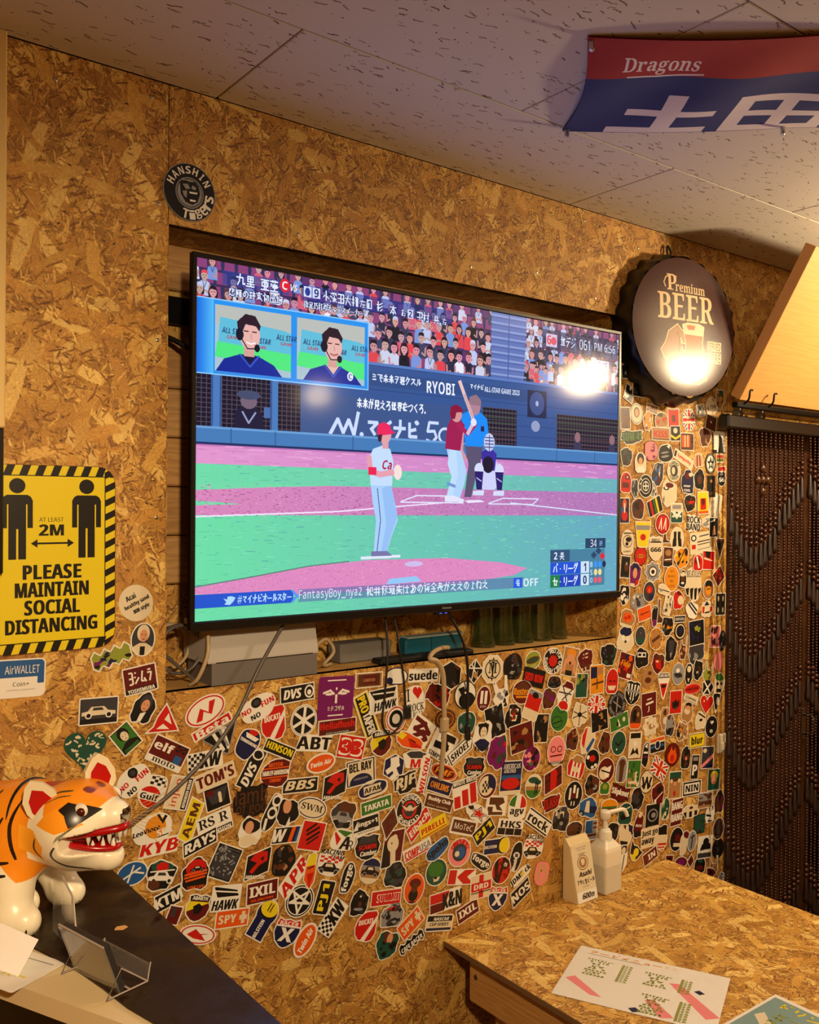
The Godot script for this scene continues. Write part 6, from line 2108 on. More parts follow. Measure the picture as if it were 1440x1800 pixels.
	stick(0.6653, 1.0739, 80, 29, 67.6, "/", "w", "y", "T:AEM:m:0:0:1.6:1.1:b", "slanted yellow bar sticker with brown outlined capitals")
	stick(0.7103, 1.0598, 67, 39, 11.8, "r", "w", "w", "T:RS R:k:-.05:.35:1.7:.9:s;R:k:-1:-1:1:-.45;T:SUSPENSION:w:0:-.72:1.7:.35:b", "white sticker with serif capitals over a black suspension strip")
	stick(0.6825, 1.0325, 74, 28, 15.8, "/", "w", "k", "T:RAYS:w:0:0:1.8:1.3:i", "white wheel maker sticker with slanted outlined capitals below the suspension strip")
	stick(0.6089, 1.0407, 75, 28, 0.2, "/", "w", "w", "T:KYB:r:0:0:1.85:1.5:i", "white sticker with three huge slanted red capitals")
	stick(0.7295, 0.9859, 55, 62, -27.8, "r", "w", "k", "R:e:-.85:-.85:.85:.7;T:JOY DIVISION:s:0:.85:1.6:.1:;W:s:9", "tall black album sticker with faint grey scribble")
	stick(0.5617, 1.0063, 54, 41, 1.5, "e", "w", "b", "L:w:.06:-.6:-.3:.5:.3;L:w:.06:-.3:-.6:.1:.6;L:w:.06:.1:.1:.7:-.2", "blue oval sticker with white slashes half behind the dark counter")
	stick(0.6113, 0.9917, 56, 55, -13.4, "v", "w", "k", "E:q:0:.55:.75:.4;E:r:0:.5:.4:.3;K:w:.1:-.1:.85:.45;E:m:-.35:-.6:.4:.3;L:w:.04:-.7:.2:.8:.35", "round sticker of a car under a dark green tyre arch")
	stick(0.6744, 0.9776, 55, 60, -6.0, "v", "w", "k", "E:r:0:.4:.7:.5;L:o:.06:-.7:.05:.7:.2;L:o:.06:-.7:-.12:.7:.03;L:o:.06:-.6:-.3:.6:-.15;K:k:.1:.35:.5:.2;T:LOW LIFE:o:.1:-.75:1.2:.2:b", "sunset sticker with red sun over dark stripes")
	stick(0.6247, 0.9475, 58, 32, 14.3, "/", "w", "k", "T:KTM:w:.05:0:1.8:1.2:b", "black slanted motorcycle sticker half behind the dark counter")
	stick(0.6791, 0.9178, 49, 49, -18.0, "s", "w", "d", "R:k:-1:.5:1:1;T:ABARTH:w:0:.74:1.3:.28:b;P:y:-.9:.45:.9:.45:-.9:-.3;P:k:-.4:.1:0:.35:.4:.1:.2:-.4:-.2:-.4", "maroon and yellow scorpion shield sticker beside the winged logo low on the wall")
	stick(0.7333, 0.9220, 58, 46, -8.9, "r", "w", "w", "P:k:-.9:.95:.7:.55:.85:.1:-.6:.1;L:w:.05:-.75:.6:.8:.35;T:HAWK:k:0:-.5:1.8:.75:i", "white sticker with black winged sweep over bold capitals above the orange card")
	stick(0.6352, 0.9174, 27, 33, -23.4, "r", "w", "d", "P:e:-.5:.8:.1:.8:.1:-.2:-.5:-.2", "small maroon sticker peeking past the dark counter")
	stick(0.6794, 0.8719, 73, 35, -22.2, "e", "w", "w", "E:r:0:0:.92:.88;E:w:0:0:.84:.76;P:r:-.6:-.1:-.2:.5:.1:.1:.6:.2:.2:0:.5:-.5:-.2:-.4", "red ringed oval sticker with lightning emblem low by the counter edge")
	stick(0.7458, 0.8820, 67, 33, -7.9, "r", "w", "o", "T:SPY:c:-.3:0:1.1:1.0:b;R:c:.55:-.65:.75:.65;R:c:.42:-.25:.88:.25", "orange card sticker with cream letters and a cross near the scorpion shield")
	stick(0.8089, 0.8631, 74, 49, 52.3, "a", "w", "n", "E:k:.55:0:.46:.92;E:y:.57:0:.4:.8;T:BILSTEIN:w:-.5:0:.95:.35:b;L:k:.04:.45:.1:.8:.1;L:k:.04:.45:-.15:.8:-.15", "blue square and yellow disc sticker low on the wall")
	stick(0.8568, 0.8248, 60, 56, -21.8, "i", "w", "n", "R:r:-1:.48:1:1;L:w:.05:-1:.45:1:.45;T:RACER:w:0:.68:1.5:.28:b;T:X:w:0:-.1:1.1:.95:b", "highway shield sticker with large X beside the orange oval low on the wall")
	stick(0.8975, 0.8006, 67, 44, 53.8, "e", "w", "o", "E:w:0:0:.93:.9;E:o:0:0:.88:.82;T:Twin Air:w:0:0:1.5:.6:i", "steeply tilted orange oval sticker with white lettering")
	stick(0.9584, 0.8275, 69, 38, 47.8, "r", "w", "w", "C:-.95:-.8:0:.9:6:5;T:KW:k:.35:0:1.2:1.5:i", "upright chequered sticker with two thick black letters")
	stick(1.0383, 0.7870, 57, 62, -5.6, "u", "w", "r", "P:w:-.7:-1:-.2:-1:1:.4:.9:.6;T:DUCATI:w:-.05:.35:1.3:.35:b", "red rounded shield sticker with white curve low on the wall near the green-coated figure")
	stick(0.7828, 1.0864, 68, 59, -1.7, "t", "k", "k", "T:lamb:m:0:.35:1.9:1.0:;T:of god:m:0:-.5:1.8:.9:", "black ragged metal-band sticker with thin brown lowercase letters")
	stick(0.7798, 1.0301, 50, 56, -14.4, "v", "w", "w", "B:k:f:c;E:k:0:.45:.75:.5;E:f:-.15:.3:.35:.4", "cut-out sticker of a woman with a blunt black bob")
	stick(0.8238, 1.0566, 77, 33, 61.3, "b", "w", "k", "E:w:.6:0:.3:.6;E:k:.6:0:.17:.4;E:w:0:-.05:.3:.6;E:k:0:-.05:.17:.4;L:w:.1:-.8:.1:-.4:.3", "upright black die-cut sticker of chained white rings")
	stick(0.8574, 1.0511, 51, 53, -7.7, "v", "w", "k", "E:f:-.1:.4:.35:.5;P:k:-1:-1:-.9:-.3:-.3:-.05:.3:-.1:.95:-.2:1:-1;P:w:-.1:-1:.3:-1:.2:-.3", "cut-out sticker of a bald man in a black suit")
	stick(0.8851, 1.0961, 79, 29, -5.0, "r", "w", "k", "T:BBS:c:0:.05:1.8:1.3:i", "black wheel sticker with thick cream italic capitals")
	stick(0.9105, 1.0483, 71, 41, -22.2, "e", "w", "w", "E:n:0:0:.93:.9;E:c:0:0:.86:.8;T:SWM:k:0:.05:1.4:.6:s", "cream oval sticker with three black western capitals")
	stick(0.9301, 1.1306, 66, 38, 4.7, "e", "w", "o", "E:w:0:0:.93:.9;E:o:0:0:.88:.82;T:Twin Air:w:0:0:1.55:.55:i", "orange oval sticker with white lettering above the black rhombus")
	stick(0.9614, 1.0836, 56, 67, -10.1, "\\", "w", "k", "P:r:-.2:.7:.6:.7:.7:.2:.1:-.1:-.3:-.55:-.6:-.45:-.1:.05:-.7:.2;P:k:.1:.3:.4:.45:.35:.15;T:AKRAPOVIC:w:0:-.78:1.7:.22:b", "black rhombus sticker with red angular mark beside the brand-striped oval")
	stick(0.8541, 1.0093, 65, 32, -6.8, "/", "w", "k", "P:o:.1:-1:.35:-1:.65:1:.4:1;P:n:.35:-1:.55:-1:.85:1:.65:1;P:b:.55:-1:.8:-1:1:1:.85:1;T:W:w:-.45:0:.9:1.5:i", "black slanted sticker with W and orange navy blue stripes")
	stick(0.9109, 0.9951, 55, 56, -18.4, "r", "w", "r", "L:k:.08:-.5:.3:.1:.8;L:k:.08:-.4:.05:.4:.6;L:k:.08:-.3:-.3:.5:.3;L:k:.06:-.2:-.55:.5:0", "red poster sticker with slanted black brush strokes")
	stick(0.7964, 0.9684, 52, 65, -13.0, "\\", "w", "k", "P:r:-.2:.7:.6:.7:.7:.2:.1:-.1:-.3:-.55:-.6:-.45:-.1:.05:-.7:.2;P:k:.1:.3:.4:.45:.35:.15;T:AKRAPOVIC:w:0:-.78:1.7:.22:b", "black rhombus sticker with red angular mark beside the crumpled dark one")
	stick(0.8496, 0.9615, 52, 60, -4.2, "b", "k", "k", "F:5:m e k t m", "ragged dark brown sticker without a border")
	stick(0.8706, 0.9257, 81, 32, 46.9, "/", "w", "w", "T:APR:r:0:0:1.9:1.4:i", "steep white sticker with slanted red capitals")
	stick(0.9077, 0.9309, 28, 71, -9.9, "v", "w", "o", "P:y:-1:.2:1:.3:.5:1:-.4:1;L:k:.05:-.4:.1:.4:.2;P:r:-.5:-.2:.6:-.1:.1:-1", "slim sticker of a yellow and orange cone standing upright")
	stick(0.9536, 0.9344, 65, 53, -17.7, "b", "w", "w", "T:RACING:k:0:.75:1.7:.35:i;T:TEAM:k:.4:.4:1:.28:i;D:r:-.8:.0:.8:.45:6:3;K:k:0:-.4:.9:.5", "white racing team sticker with red chequers above a black car beside the two-triangle sticker")
	stick(0.8061, 0.9150, 66, 41, -2.4, "r", "w", "d", "T:IXIL:w:0:.15:1.7:1.0:b;T:SILENCERS:o:0:-.68:1.5:.22:b", "maroon sticker with four white capitals above the blue and yellow one")
	stick(0.8845, 0.8783, 64, 62, -14.3, "e", "w", "k", "E:w:0:0:.85:.85;E:k:0:0:.79:.79;L:w:.07:0:-.7:-.5:.5:.65:-.15:-.65:-.1:.5:.55:0:-.7", "black round sticker with a white pentagram line emblem")
	stick(0.9387, 0.8711, 66, 38, 70.3, "R", "w", "k", "E:y:-2:0:.1:.1;T:PJ1:y:0:0:1.6:1.1:b", "upright black bar sticker with chunky yellow letters")
	stick(0.9920, 0.8955, 65, 34, 70.0, "b", "w", "k", "T:forge:w:0:0:1.7:1.1:b", "upright black die-cut sticker with rounded white lettering")
	stick(0.9821, 0.9712, 63, 45, -16.9, "b", "w", "w", "P:r:-.9:.9:-.2:.1:-.4:-.5;P:g:-.8:.9:.6:.75:.1:.3;T:A:k:.15:-.2:.7:1.1:i;T:R:k:.65:-.35:.4:.8:", "white sticker with red and green triangles and two capitals")
	stick(0.9830, 1.0210, 61, 58, -17.5, "v", "w", "e", "K:s:0:-.2:.9:.6;R:m:-.5:.2:.7:.85;E:k:-.5:-.6:.25:.25;E:k:.4:-.7:.25:.25", "cut-out sticker of an old loaded truck")
	stick(1.0357, 0.9902, 65, 36, 3.6, "r", "w", "k", "T:ings+1:w:.15:.2:1.5:.75:b;P:w:-.95:-.3:-.6:-.3:-.6:.7;R:w:-1:-1:1:-.5;T:www:k:0:-.75:1.4:.2:", "black strip sticker with white slanted lettering and a thin web line")
	stick(1.0603, 1.0250, 77, 29, 4.3, "r", "w", "g", "T:TAKATA:w:0:0:1.7:.9:b", "dark green strip sticker with white capitals")
	stick(1.0516, 1.0596, 77, 36, 4.9, "b", "w", "c", "E:n:-.45:0:.5:.7;E:n:.35:.1:.5:.7;R:n:-.5:-.6:.5:.6;R:c:-.6:-.45:.5:.5;T:AFAM:k:0:0:1.2:.6:b", "cream chain-link shaped sticker with black capitals")
	stick(1.0225, 1.0975, 71, 53, 2.1, "r", "w", "c", "L:n:.05:-.9:-.9:-.9:.9:.9:.9:.9:-.9:-.9:-.9;T:BEL RAY:k:0:.45:1.6:.7:b;E:n:0:-.75:.75:.65;T:LUBRICANTS:s:0:-.5:1:.16:b", "cream oil sticker with arched navy base")
	stick(1.1034, 1.0942, 52, 55, -9.4, "x", "w", "n", "L:w:.2:-.5:-.3:.3:.2:.2:.6:-.2:.5:-.1:.1:.3:-.5:0:-.75", "navy hexagon sticker with a white ribbon letter")
	stick(1.1342, 1.0576, 62, 45, 10.2, "t", "w", "k", "T:RJF:c:0:0:1.8:1.3:i", "black die-cut sticker with thick joined capitals")
	stick(1.1596, 1.1014, 72, 39, -9.1, "v", "w", "w", "P:e:-1:.9:1:.9:.4:.1:-.4:.1;T:M:r:0:-.45:.7:.9:b;E:e:0:.6:.15:.35", "winged eagle sticker over a red letter")
	stick(1.1816, 1.0646, 80, 28, 74.7, "/", "w", "w", "T:WILSON:r:0:0:1.8:1.0:i;L:k:.05:-.9:-.8:.9:-.8", "thin upright white sticker with red capitals")
	stick(1.2353, 1.0615, 77, 35, -24.2, "e", "w", "d", "E:o:0:0:.9:.85;E:d:0:0:.8:.7;T:FMF:a:0:0:1.4:.8:i", "maroon and orange oval sticker with amber italic capitals")
	stick(1.2240, 1.0334, 71, 31, -23.3, "R", "w", "n", "T:OHLINS:a:0:0:1.6:.9:b", "small navy rounded sticker with amber capitals")
	stick(1.2220, 0.9989, 81, 31, -21.7, "r", "w", "m", "T:Buddy Club:w:0:.3:1.7:.7:b;T:best quality:c:0:-.55:1.6:.3:", "brown strip sticker with two lines of white lettering")
	stick(1.1435, 0.9997, 69, 67, -11.0, "e", "w", "k", "E:r:0:0:.55:.55;E:e:0:0:.38:.42;E:c:0:.1:.2:.18;P:c:-.7:.3:-.15:.1:-.2:-.1;P:c:.7:.3:.15:.1:.2:-.1;A:AVENGED:w:.78:150:-120:.3;A:SEVENFOLD:w:.78:205:130:.3", "black round band sticker with red centre and winged skull")
	stick(1.0931, 0.9831, 45, 73, -19.1, "d", "w", "m", "P:d:-.5:.1:.1:.6:.4:0:0:-.7;E:m:.1:.1:.3:.2", "tall narrow brown diamond sticker")
	stick(1.1691, 0.9641, 78, 33, 39.2, "/", "w", "r", "T:Eibach:w:0:0:1.7:1.0:i", "steep red sticker with white lowercase lettering")
	stick(1.2071, 0.9527, 74, 30, 13.8, "r", "y", "y", "L:r:.06:-.9:-.8:.9:-.8;T:PIRELLI:r:0:0:1.7:.8:b", "yellow strip sticker with long red capitals")
	stick(0.9991, 1.1506, 66, 46, -15.1, "r", "w", "r", "T:33:w:0:0:1.75:1.6:b;T:33:r:0:0:1.5:1.25:b", "red racing number sticker with two white-edged figures")
	stick(1.0712, 1.1476, 55, 56, 1.3, "s", "w", "d", "R:k:-1:.5:1:1;T:ABARTH:w:0:.74:1.3:.28:b;P:y:-.9:.45:.7:.45:-.9:-.5;P:k:-.3:.1:.2:.3:.5:0:.2:-.5:-.2:-.4", "scorpion shield sticker below the red and black target ring")
	stick(1.1422, 1.1416, 79, 32, -25.1, "v", "w", "o", "P:y:-1:.8:-.3:.6:-.5:-.2:-1:.1;P:r:-.2:.3:1:-.2:.2:-.7;L:k:.04:0:.2:.4:.1", "flame-shaped sticker in yellow and orange")
	stick(0.9145, 1.1711, 80, 32, -10.2, "/", "w", "w", "T:ABT:k:0:0:1.9:1.5:b", "white die-cut sticker with three heavy black capitals")
	stick(0.9669, 1.1952, 88, 31, -1.2, "r", "w", "d", "T:Hellaflush:r:0:.25:1.9:1.0:b;R:k:-.7:-.95:.7:-.55;T:OFFSET IS EVERYTHING:w:0:-.75:1.3:.2:", "maroon sticker with narrow red lettering under the purple square")
	stick(0.8909, 1.2176, 58, 60, -7.7, "e", "w", "k", "E:w:0:0:.9:.9;E:k:0:0:.84:.84;L:w:.1:0:-.75:0:.75;L:w:.1:-.65:.38:.65:-.38;L:w:.1:-.65:-.38:.65:.38", "black round sticker with three crossed white tuning forks")
	stick(0.9625, 1.2520, 81, 82, -3.5, "r", "p", "p", "L:w:.05:-.7:.25:-.35:.35:-.15:.2;L:w:.05:.7:.25:.35:.35:.15:.2;E:w:-.4:.18:.22:.06;E:w:.4:.18:.22:.06;E:w:0:.42:.05:.07;L:w:.06:0:.1:0:-.2;J:ミテゴザル:w:0:-.5:1.0:.22;L:w:.03:-.4:-.82:.4:-.82;L:w:.03:-.5:.82:.5:.82", "purple square sticker with white painted eyes and Japanese lettering")
	stick(1.0400, 1.2778, 66, 31, -2.1, "r", "w", "t", "R:m:-.8:-.75:.8:.75;R:d:-.45:-.5:.5:.6;T:LIMITED:t:0:0:.9:.4:b", "brown cassette ticket sticker on the ledge front")
	stick(1.1089, 1.2772, 58, 37, -6.0, "b", "n", "w", "E:w:.1:.2:.5:.6;E:n:-.6:-.5:.3:.4", "white cloud-like sticker with a blue shadow edge")
	stick(1.1780, 1.2723, 78, 28, -3.7, "r", "w", "w", "T:suede:k:0:0:1.9:1.4:b", "white strip sticker with tight black lowercase word behind the pale cord")
	stick(1.0351, 1.2083, 94, 37, -69.0, "r", "w", "k", "L:y:.06:-.95:-.85:-.95:.85:.95:.85:.95:-.85:-.95:-.85;T:PRO:y:-.55:0:.75:1.1:b;T:TAPER:w:.4:0:1.0:1.1:b", "upright black sticker with yellow then white capitals under a black wire")
	stick(1.0765, 1.2338, 71, 49, 4.7, "r", "w", "w", "P:k:-.95:.95:.9:.85:.7:.1:-.6:.1;L:w:.05:-.7:.65:.8:.45;T:HAWK:k:.1:-.45:1.6:.7:i", "white sticker with black winged sweep over bold capitals beneath the hanging wires")
	stick(1.1068, 1.1919, 52, 54, -7.6, "e", "w", "r", "E:w:0:0:.82:.82;E:k:0:0:.66:.66;E:w:0:0:.38:.38", "red white and black target ring sticker")
	stick(1.1562, 1.2194, 55, 72, 2.6, "b", "w", "w", "T:I:k:-.6:.45:.3:.7:s;H:r:.3:.5:.95:.75;T:ROCK:k:.1:-.3:1.5:.45:s;T:N ROLL:k:.1:-.75:1.4:.35:s", "white sticker with letter I a red heart and rock lettering")
	stick(1.1717, 1.1585, 63, 55, -37.0, "r", "w", "w", "L:d:.16:-.7:.6:.1:.6:-.5:-.1:.2:-.1:-.4:-.7;L:d:.16:.2:.5:.7:.2:.2:0:.7:-.3:.3:-.7", "white sticker with folded maroon letter shapes")
	stick(1.2505, 1.2635, 60, 65, -6.0, "x", "w", "k", "F:11:k e m k e", "black six-sided photo sticker behind a hanging wire")
	stick(1.3180, 1.2662, 56, 56, -9.5, "d", "w", "k", "L:w:.05:-.8:.2:.8:.3;L:w:.05:0:1:-.2:-.9;L:w:.05:-.4:.6:.5:-.6;P:t:-.2:-.3:.4:.1:.3:-.6", "black faceted diamond line sticker")
	stick(1.3714, 1.2658, 61, 62, -5.8, "8", "w", "c", "L:k:.06:-.35:-.6:.35:.6;L:k:.06:-.35:.6:.35:-.6;L:k:.06:0:-.75:0:.75;E:k:0:0:.75:.68;E:c:0:0:.66:.6;T:M:k:0:.1:.9:.8:s;T:I:k:0:0:.35:1.2:s", "cream octagon sticker with a black monogram ring")
	stick(1.4353, 1.2644, 60, 62, -2.8, "b", "k", "k", "E:s:.2:.1:.4:.12;P:s:-.5:-.2:.5:-.4:.4:-.6:-.3:-.5;F:12:k m e k", "black ragged face sticker beside the cream octagon")
	stick(1.4971, 1.2739, 52, 43, 9.4, "e", "w", "l", "E:m:0:0:.8:.35;E:q:0:0:.6:.2;T:GTO:w:0:-.65:.6:.2:", "olive oval sticker below the glass bottles")
	stick(1.5003, 1.2332, 70, 41, -15.8, "r", "k", "k", "T:SKID ROW:r:0:0:1.7:.9:b", "black card sticker with jagged red capitals")
	stick(1.2173, 1.2262, 71, 50, -27.9, "t", "w", "d", "T:Red Dr:d:0:.1:1.8:.9:s;F:13:d k d r", "maroon spiky lettered sticker behind the pale cord")
	stick(1.2924, 1.2186, 62, 61, -6.7, "e", "k", "w", "E:k:.2:-.4:.75:.6;P:k:-.7:.4:-.2:.6:.1:.1:-.4:.0;L:k:.05:-.2:.9:.1:.1;E:w:0:.15:.1:.08", "black and white round sticker with a crow-like shape behind a wire")
	stick(1.3468, 1.2034, 44, 57, -6.9, "e", "w", "d", "R:w:-.45:-.4:-.1:.6;R:w:.1:-.4:.45:.6;T:BOOTS:w:0:-.65:.8:.15:", "maroon oval sticker with two pale stockings")
	stick(1.3986, 1.2111, 59, 72, 7.0, "y", "w", "w", "F:14:w s k w", "white sticker of a hand making the horns sign")
	stick(1.4637, 1.2041, 65, 56, -6.6, "e", "w", "d", "E:m:0:.1:.7:.7;T:Rusteze:a:0:.05:1.9:.6:i;R:a:-.6:-.45:.6:-.3", "maroon round sticker with yellow leaning script")
	stick(1.4967, 1.1710, 51, 70, -23.8, "R", "w", "r", "R:s:-1:.6:1:1;R:c:-1:-1:1:-.3;E:k:0:.65:.4:.2", "red and cream drink can sticker leaning over")
	stick(1.2373, 1.1733, 57, 43, -7.6, "e", "m", "m", "E:a:0:0:.8:.75;E:m:0:0:.74:.69;T:GUZZI:t:0:0:1.2:.25:", "brown oval sticker beside the pale cord plug")
	stick(1.2979, 1.1565, 56, 54, -7.8, "b", "w", "q", "F:15:q s e q s", "grey-green speckled round sticker")
	stick(1.3812, 1.1489, 57, 73, 11.0, "r", "w", "k", "F:16:k n e s k", "dark band photo sticker between the stockings oval and the hat man")
	stick(1.4366, 1.1516, 57, 61, -7.6, "v", "w", "k", "P:w:-.5:.6:.5:.6:.3:-.3:-.3:-.3;E:m:0:.35:.4:.25;R:r:-.1:-.2:.15:.3;F:17:k m", "cut-out sticker of a dark dog head with red tongue")
	stick(1.3443, 1.1228, 57, 69, -8.3, "v", "w", "w", "B:k:c:n;R:k:-.6:.55:.5:.75;T:FEAR:k:0:-.8:1.4:.25:b", "sticker of a man in a black hat over pale lettering")
	stick(1.4621, 1.1018, 74, 66, 6.6, "r", "w", "d", "F:18:k m d k t", "tilted dark crowd photo sticker")
	stick(1.5257, 1.1135, 49, 68, -6.6, "r", "w", "k", "F:19:k e t k c", "narrow dark framed picture sticker beside the green disc")
	stick(1.2310, 1.1176, 69, 62, -32.3, "r", "w", "w", "L:k:.22:.6:.7:-.2:.6:.3:0:-.5:-.1;R:w:-1:-1:1:-.55;T:SIMPSON:k:0:-.76:1.7:.32:b", "white helmet sticker with thick black S")
	stick(1.2824, 1.1012, 80, 35, 29.2, "n", "w", "w", "L:k:.05:-.9:-.8:-.9:.8:.6:.8:.95:0:.6:-.8:-.9:-.8;T:SHOEI:k:-.1:0:1.4:.9:i", "white arrow-ended sticker with black italic capitals")
	stick(1.3888, 1.0797, 63, 80, -8.9, "v", "w", "p", "F:20:p d r p q", "purple tree-like figure sticker")
	stick(1.4934, 1.0490, 59, 59, -9.1, "e", "w", "p", "F:21:p d i r k;E:g:0:-.4:.2:.15", "purple speckled oval sticker with a green spot")
	stick(1.3202, 1.0570, 67, 49, -9.4, "s", "w", "k", "P:e:-.5:.9:.5:.9:.7:.3:-.7:.3;T:SCAMIN:r:0:.05:1.4:.4:b;T:Camber:w:.1:-.45:1.3:.4:i", "black car-shaped sticker with red word over white script by the red stripes")
	stick(1.2947, 1.0072, 70, 63, 5.3, "r", "w", "w", "R:r:-.9:-.9:-.4:-.1;R:r:-.25:-.9:.25:.2;R:r:.4:-.9:.9:.5;R:k:-1:.55:1:1;T:WHITE BROS:w:0:.78:1.8:.3:b", "white sticker with three red bars under a black strip")
	stick(1.3590, 1.0105, 57, 57, -6.5, "e", "w", "d", "E:c:-.1:0:.75:.75;P:n:.0:.9:.9:.5:.8:-.3:.1:-.1;C:-.5:-.5:.2:.4:4:4", "round patriotic sticker with navy corner and red rim")
	stick(1.4304, 1.0163, 67, 76, -7.0, "r", "w", "n", "R:b:-1:-.1:1:.15;E:r:0:-.35:.85:.35;R:c:-1:-1:1:-.75;T:AMERICAN:w:0:.72:1.7:.3:s;T:AIRLINES:w:-.2:.42:1.2:.22:s", "tall travel sticker with red bull shape under navy sky")
	stick(1.5014, 0.9837, 56, 57, -10.1, "e", "w", "c", "R:g:-1:-1:1:-.25;R:t:-1:-.3:1:0;E:q:-.1:.5:.6:.25;E:q:.4:.35:.4:.2;L:k:.06:.2:-.6:.25:.4;L:k:.06:.4:-.5:.45:.3", "oval beach sticker with palm trees")
	stick(1.3867, 0.9613, 63, 45, -10.9, "r", "w", "w", "P:m:-.7:.8:.6:.8:.8:.3:.3:0:.7:-.5:.1:-.4:-.1:.1:-.7:.1;R:m:-.8:-.9:.7:-.6;R:m:-.8:-.7:-.3:-.1", "white sticker with a blocky brown letter monogram")
	stick(1.3312, 0.9558, 72, 36, -30.7, "v", "w", "w", "S:k:.1:0:.95;S:w:.1:0:.75;S:r:.1:0:.6;E:k:-.7:.3:.25:.3", "red star sticker with black outline and long tail")
	stick(1.4514, 0.9463, 58, 58, -10.9, "D", "w", "w", "P:g:-.9:.1:-.3:-.0:-.2:1:-.9:1;P:r:.3:-.1:.9:0:.9:1:.3:1;T:agv:k:0:-.45:1.5:.6:b", "helmet maker sticker with green white and red panels")
	stick(1.5185, 0.8986, 89, 39, -35.5, "r", "w", "k", "R:w:-1:-.7:1:.7;T:rock:k:0:0:1.8:1.2:b", "white diagonal strip sticker with thick black word")
	stick(1.4289, 0.9046, 80, 37, -14.4, "r", "w", "k", "R:w:-.95:-.1:.95:.95;T:HKS:k:0:.4:1.7:.9:b;R:w:-.37:-1:-.33:.1;R:w:.33:-1:.37:.1", "black and white tuning sticker in three boxes")
	stick(1.2922, 0.9333, 78, 35, -19.4, "R", "w", "m", "L:w:.05:-.9:-.8:-.9:.8:.9:.8:.9:-.8:-.9:-.8;T:MoTeC:w:0:0:1.5:.8:", "brown rounded sticker with thin white lettering")
	stick(1.3500, 0.9121, 64, 35, 29.6, "r", "w", "k", "T:PJ1:y:0:0:1.7:1.2:b", "tilted black sticker with chunky yellow letters beside the brown rounded one")
	stick(1.5667, 0.9880, 64, 68, -2.9, "\\", "w", "d", "P:r:-.3:-.7:.3:-.6:.4:.5:0:.8:-.3:.5;L:k:.05:-.9:-.2:-.4:0;L:k:.05:.9:.3:.4:.1;L:k:.05:-.8:.7:-.4:.3", "dark red poster sticker with a glowing hand shape")
	stick(1.5597, 0.9348, 63, 40, 5.4, "t", "w", "d", "T:ZLASH:r:0:0:1.8:1.2:s", "dark red jagged lettering sticker under the dark red poster")
	stick(1.5754, 1.0545, 61, 70, -4.7, "e", "w", "i", "E:d:-.35:.1:.28:.22;E:i:-.35:.1:.2:.16;E:d:.35:.1:.28:.22;E:i:.35:.1:.2:.16;L:d:.05:-.6:-.35:.6:-.3;R:w:-1:-1:1:-.72;T:RADIOHEAD:k:0:-.86:1.7:.2:b", "pink round sticker above a small black band name")
	stick(1.5947, 0.8892, 64, 62, -16.6, "v", "w", "e", "R:k:-.6:-.7:.7:.1;R:c:-.7:.2:.2:.6;E:s:.1:-.3:.2:.15;F:22:k e s", "cut-out sticker of a dark engine beside the tipped card stand")
	stick(1.3894, 0.8710, 79, 41, -6.6, "a", "w", "n", "E:k:.55:0:.46:.92;E:y:.57:0:.4:.8;T:BILSTEIN:w:-.5:0:.95:.35:b", "blue square and yellow disc sticker beside the racing team car by the table")
	stick(1.2799, 0.8815, 66, 62, -12.6, "e", "w", "s", "E:i:0:0:.92:.92;E:e:0:0:.6:.6;E:b:.1:0:.4:.4;E:c:-.2:-.1:.2:.2;A:blink-182:r:.76:160:-140:.34", "round sticker with pink ring lettering around a grey centre")
	stick(1.2193, 0.9016, 71, 38, 25.8, "b", "w", "b", "T:Spohn:k:0:0:1.8:1.2:b", "tilted blue and black die-cut word sticker")
	stick(1.3407, 0.8480, 70, 34, -33.4, "b", "w", "k", "T:forge:w:0:0:1.7:1.1:b", "leaning black die-cut sticker with rounded white lettering")
	stick(1.2173, 0.8535, 60, 58, -13.3, "e", "w", "q", "E:g:-.1:.2:.7:.55;P:c:-.2:-.4:.4:-.3:.3:-.6:-.1:-.7;E:k:0:-.4:.15:.1", "dark green oval helmet sticker with white splash")
	stick(1.1660, 0.9122, 74, 27, 13.3, "r", "w", "w", "T:COMP:r:-.4:0:1.0:1.2:b;T:USA:s:.55:0:.8:1.1:b;L:r:.1:-.9:-.8:.9:-.8", "thin white sticker with red then grey capitals")
	stick(1.2869, 0.8272, 79, 34, -12.0, "r", "w", "w", "P:r:-.95:-.9:-.4:-.9:-.4:.9:-.95:.9;P:r:-.3:.1:.2:.9:.95:.9:.4:0:.95:-.9:.2:-.9:-.3:-.1", "white sticker with a single wide red letter K")
	stick(1.3429, 0.7939, 64, 54, -2.6, "r", "w", "c", "R:r:-.2:-.95:.2:.95;R:r:-.9:-.35:.9:.35;T:DRD:w:0:0:1.4:.45:b;R:k:-.9:-.5:.9:-.42", "cream sticker with red cross and white lettering")
	stick(1.4021, 0.8149, 60, 62, -13.2, "e", "w", "r", "P:k:-.9:.9:-.5:.9:-.2:-.4:0:.9:.4:.9:-.1:-.9:-.5:-.9;E:k:.35:.4:.4:.35;E:w:.35:.4:.2:.17;W:d:23", "red round fuel sticker with tall black V and P")
	stick(1.4491, 0.8335, 71, 41, 70.2, "b", "w", "k", "C:.3:-.8:.95:.8:4:4;T:Wanderer:w:-.3:0:1.2:.6:i;E:w:.1:0:.2:.5;T:W:k:.1:0:.25:.6:b", "upright black sticker with chequered end and round W")
	stick(1.5031, 0.8449, 68, 58, -13.7, "b", "w", "w", "T:RACING:k:0:.75:1.7:.35:i;T:TEAM:k:.4:.4:1:.28:i;D:r:-.8:.0:.8:.45:6:3;K:k:0:-.4:.9:.5", "white racing team sticker with red chequers above a black car near the table")
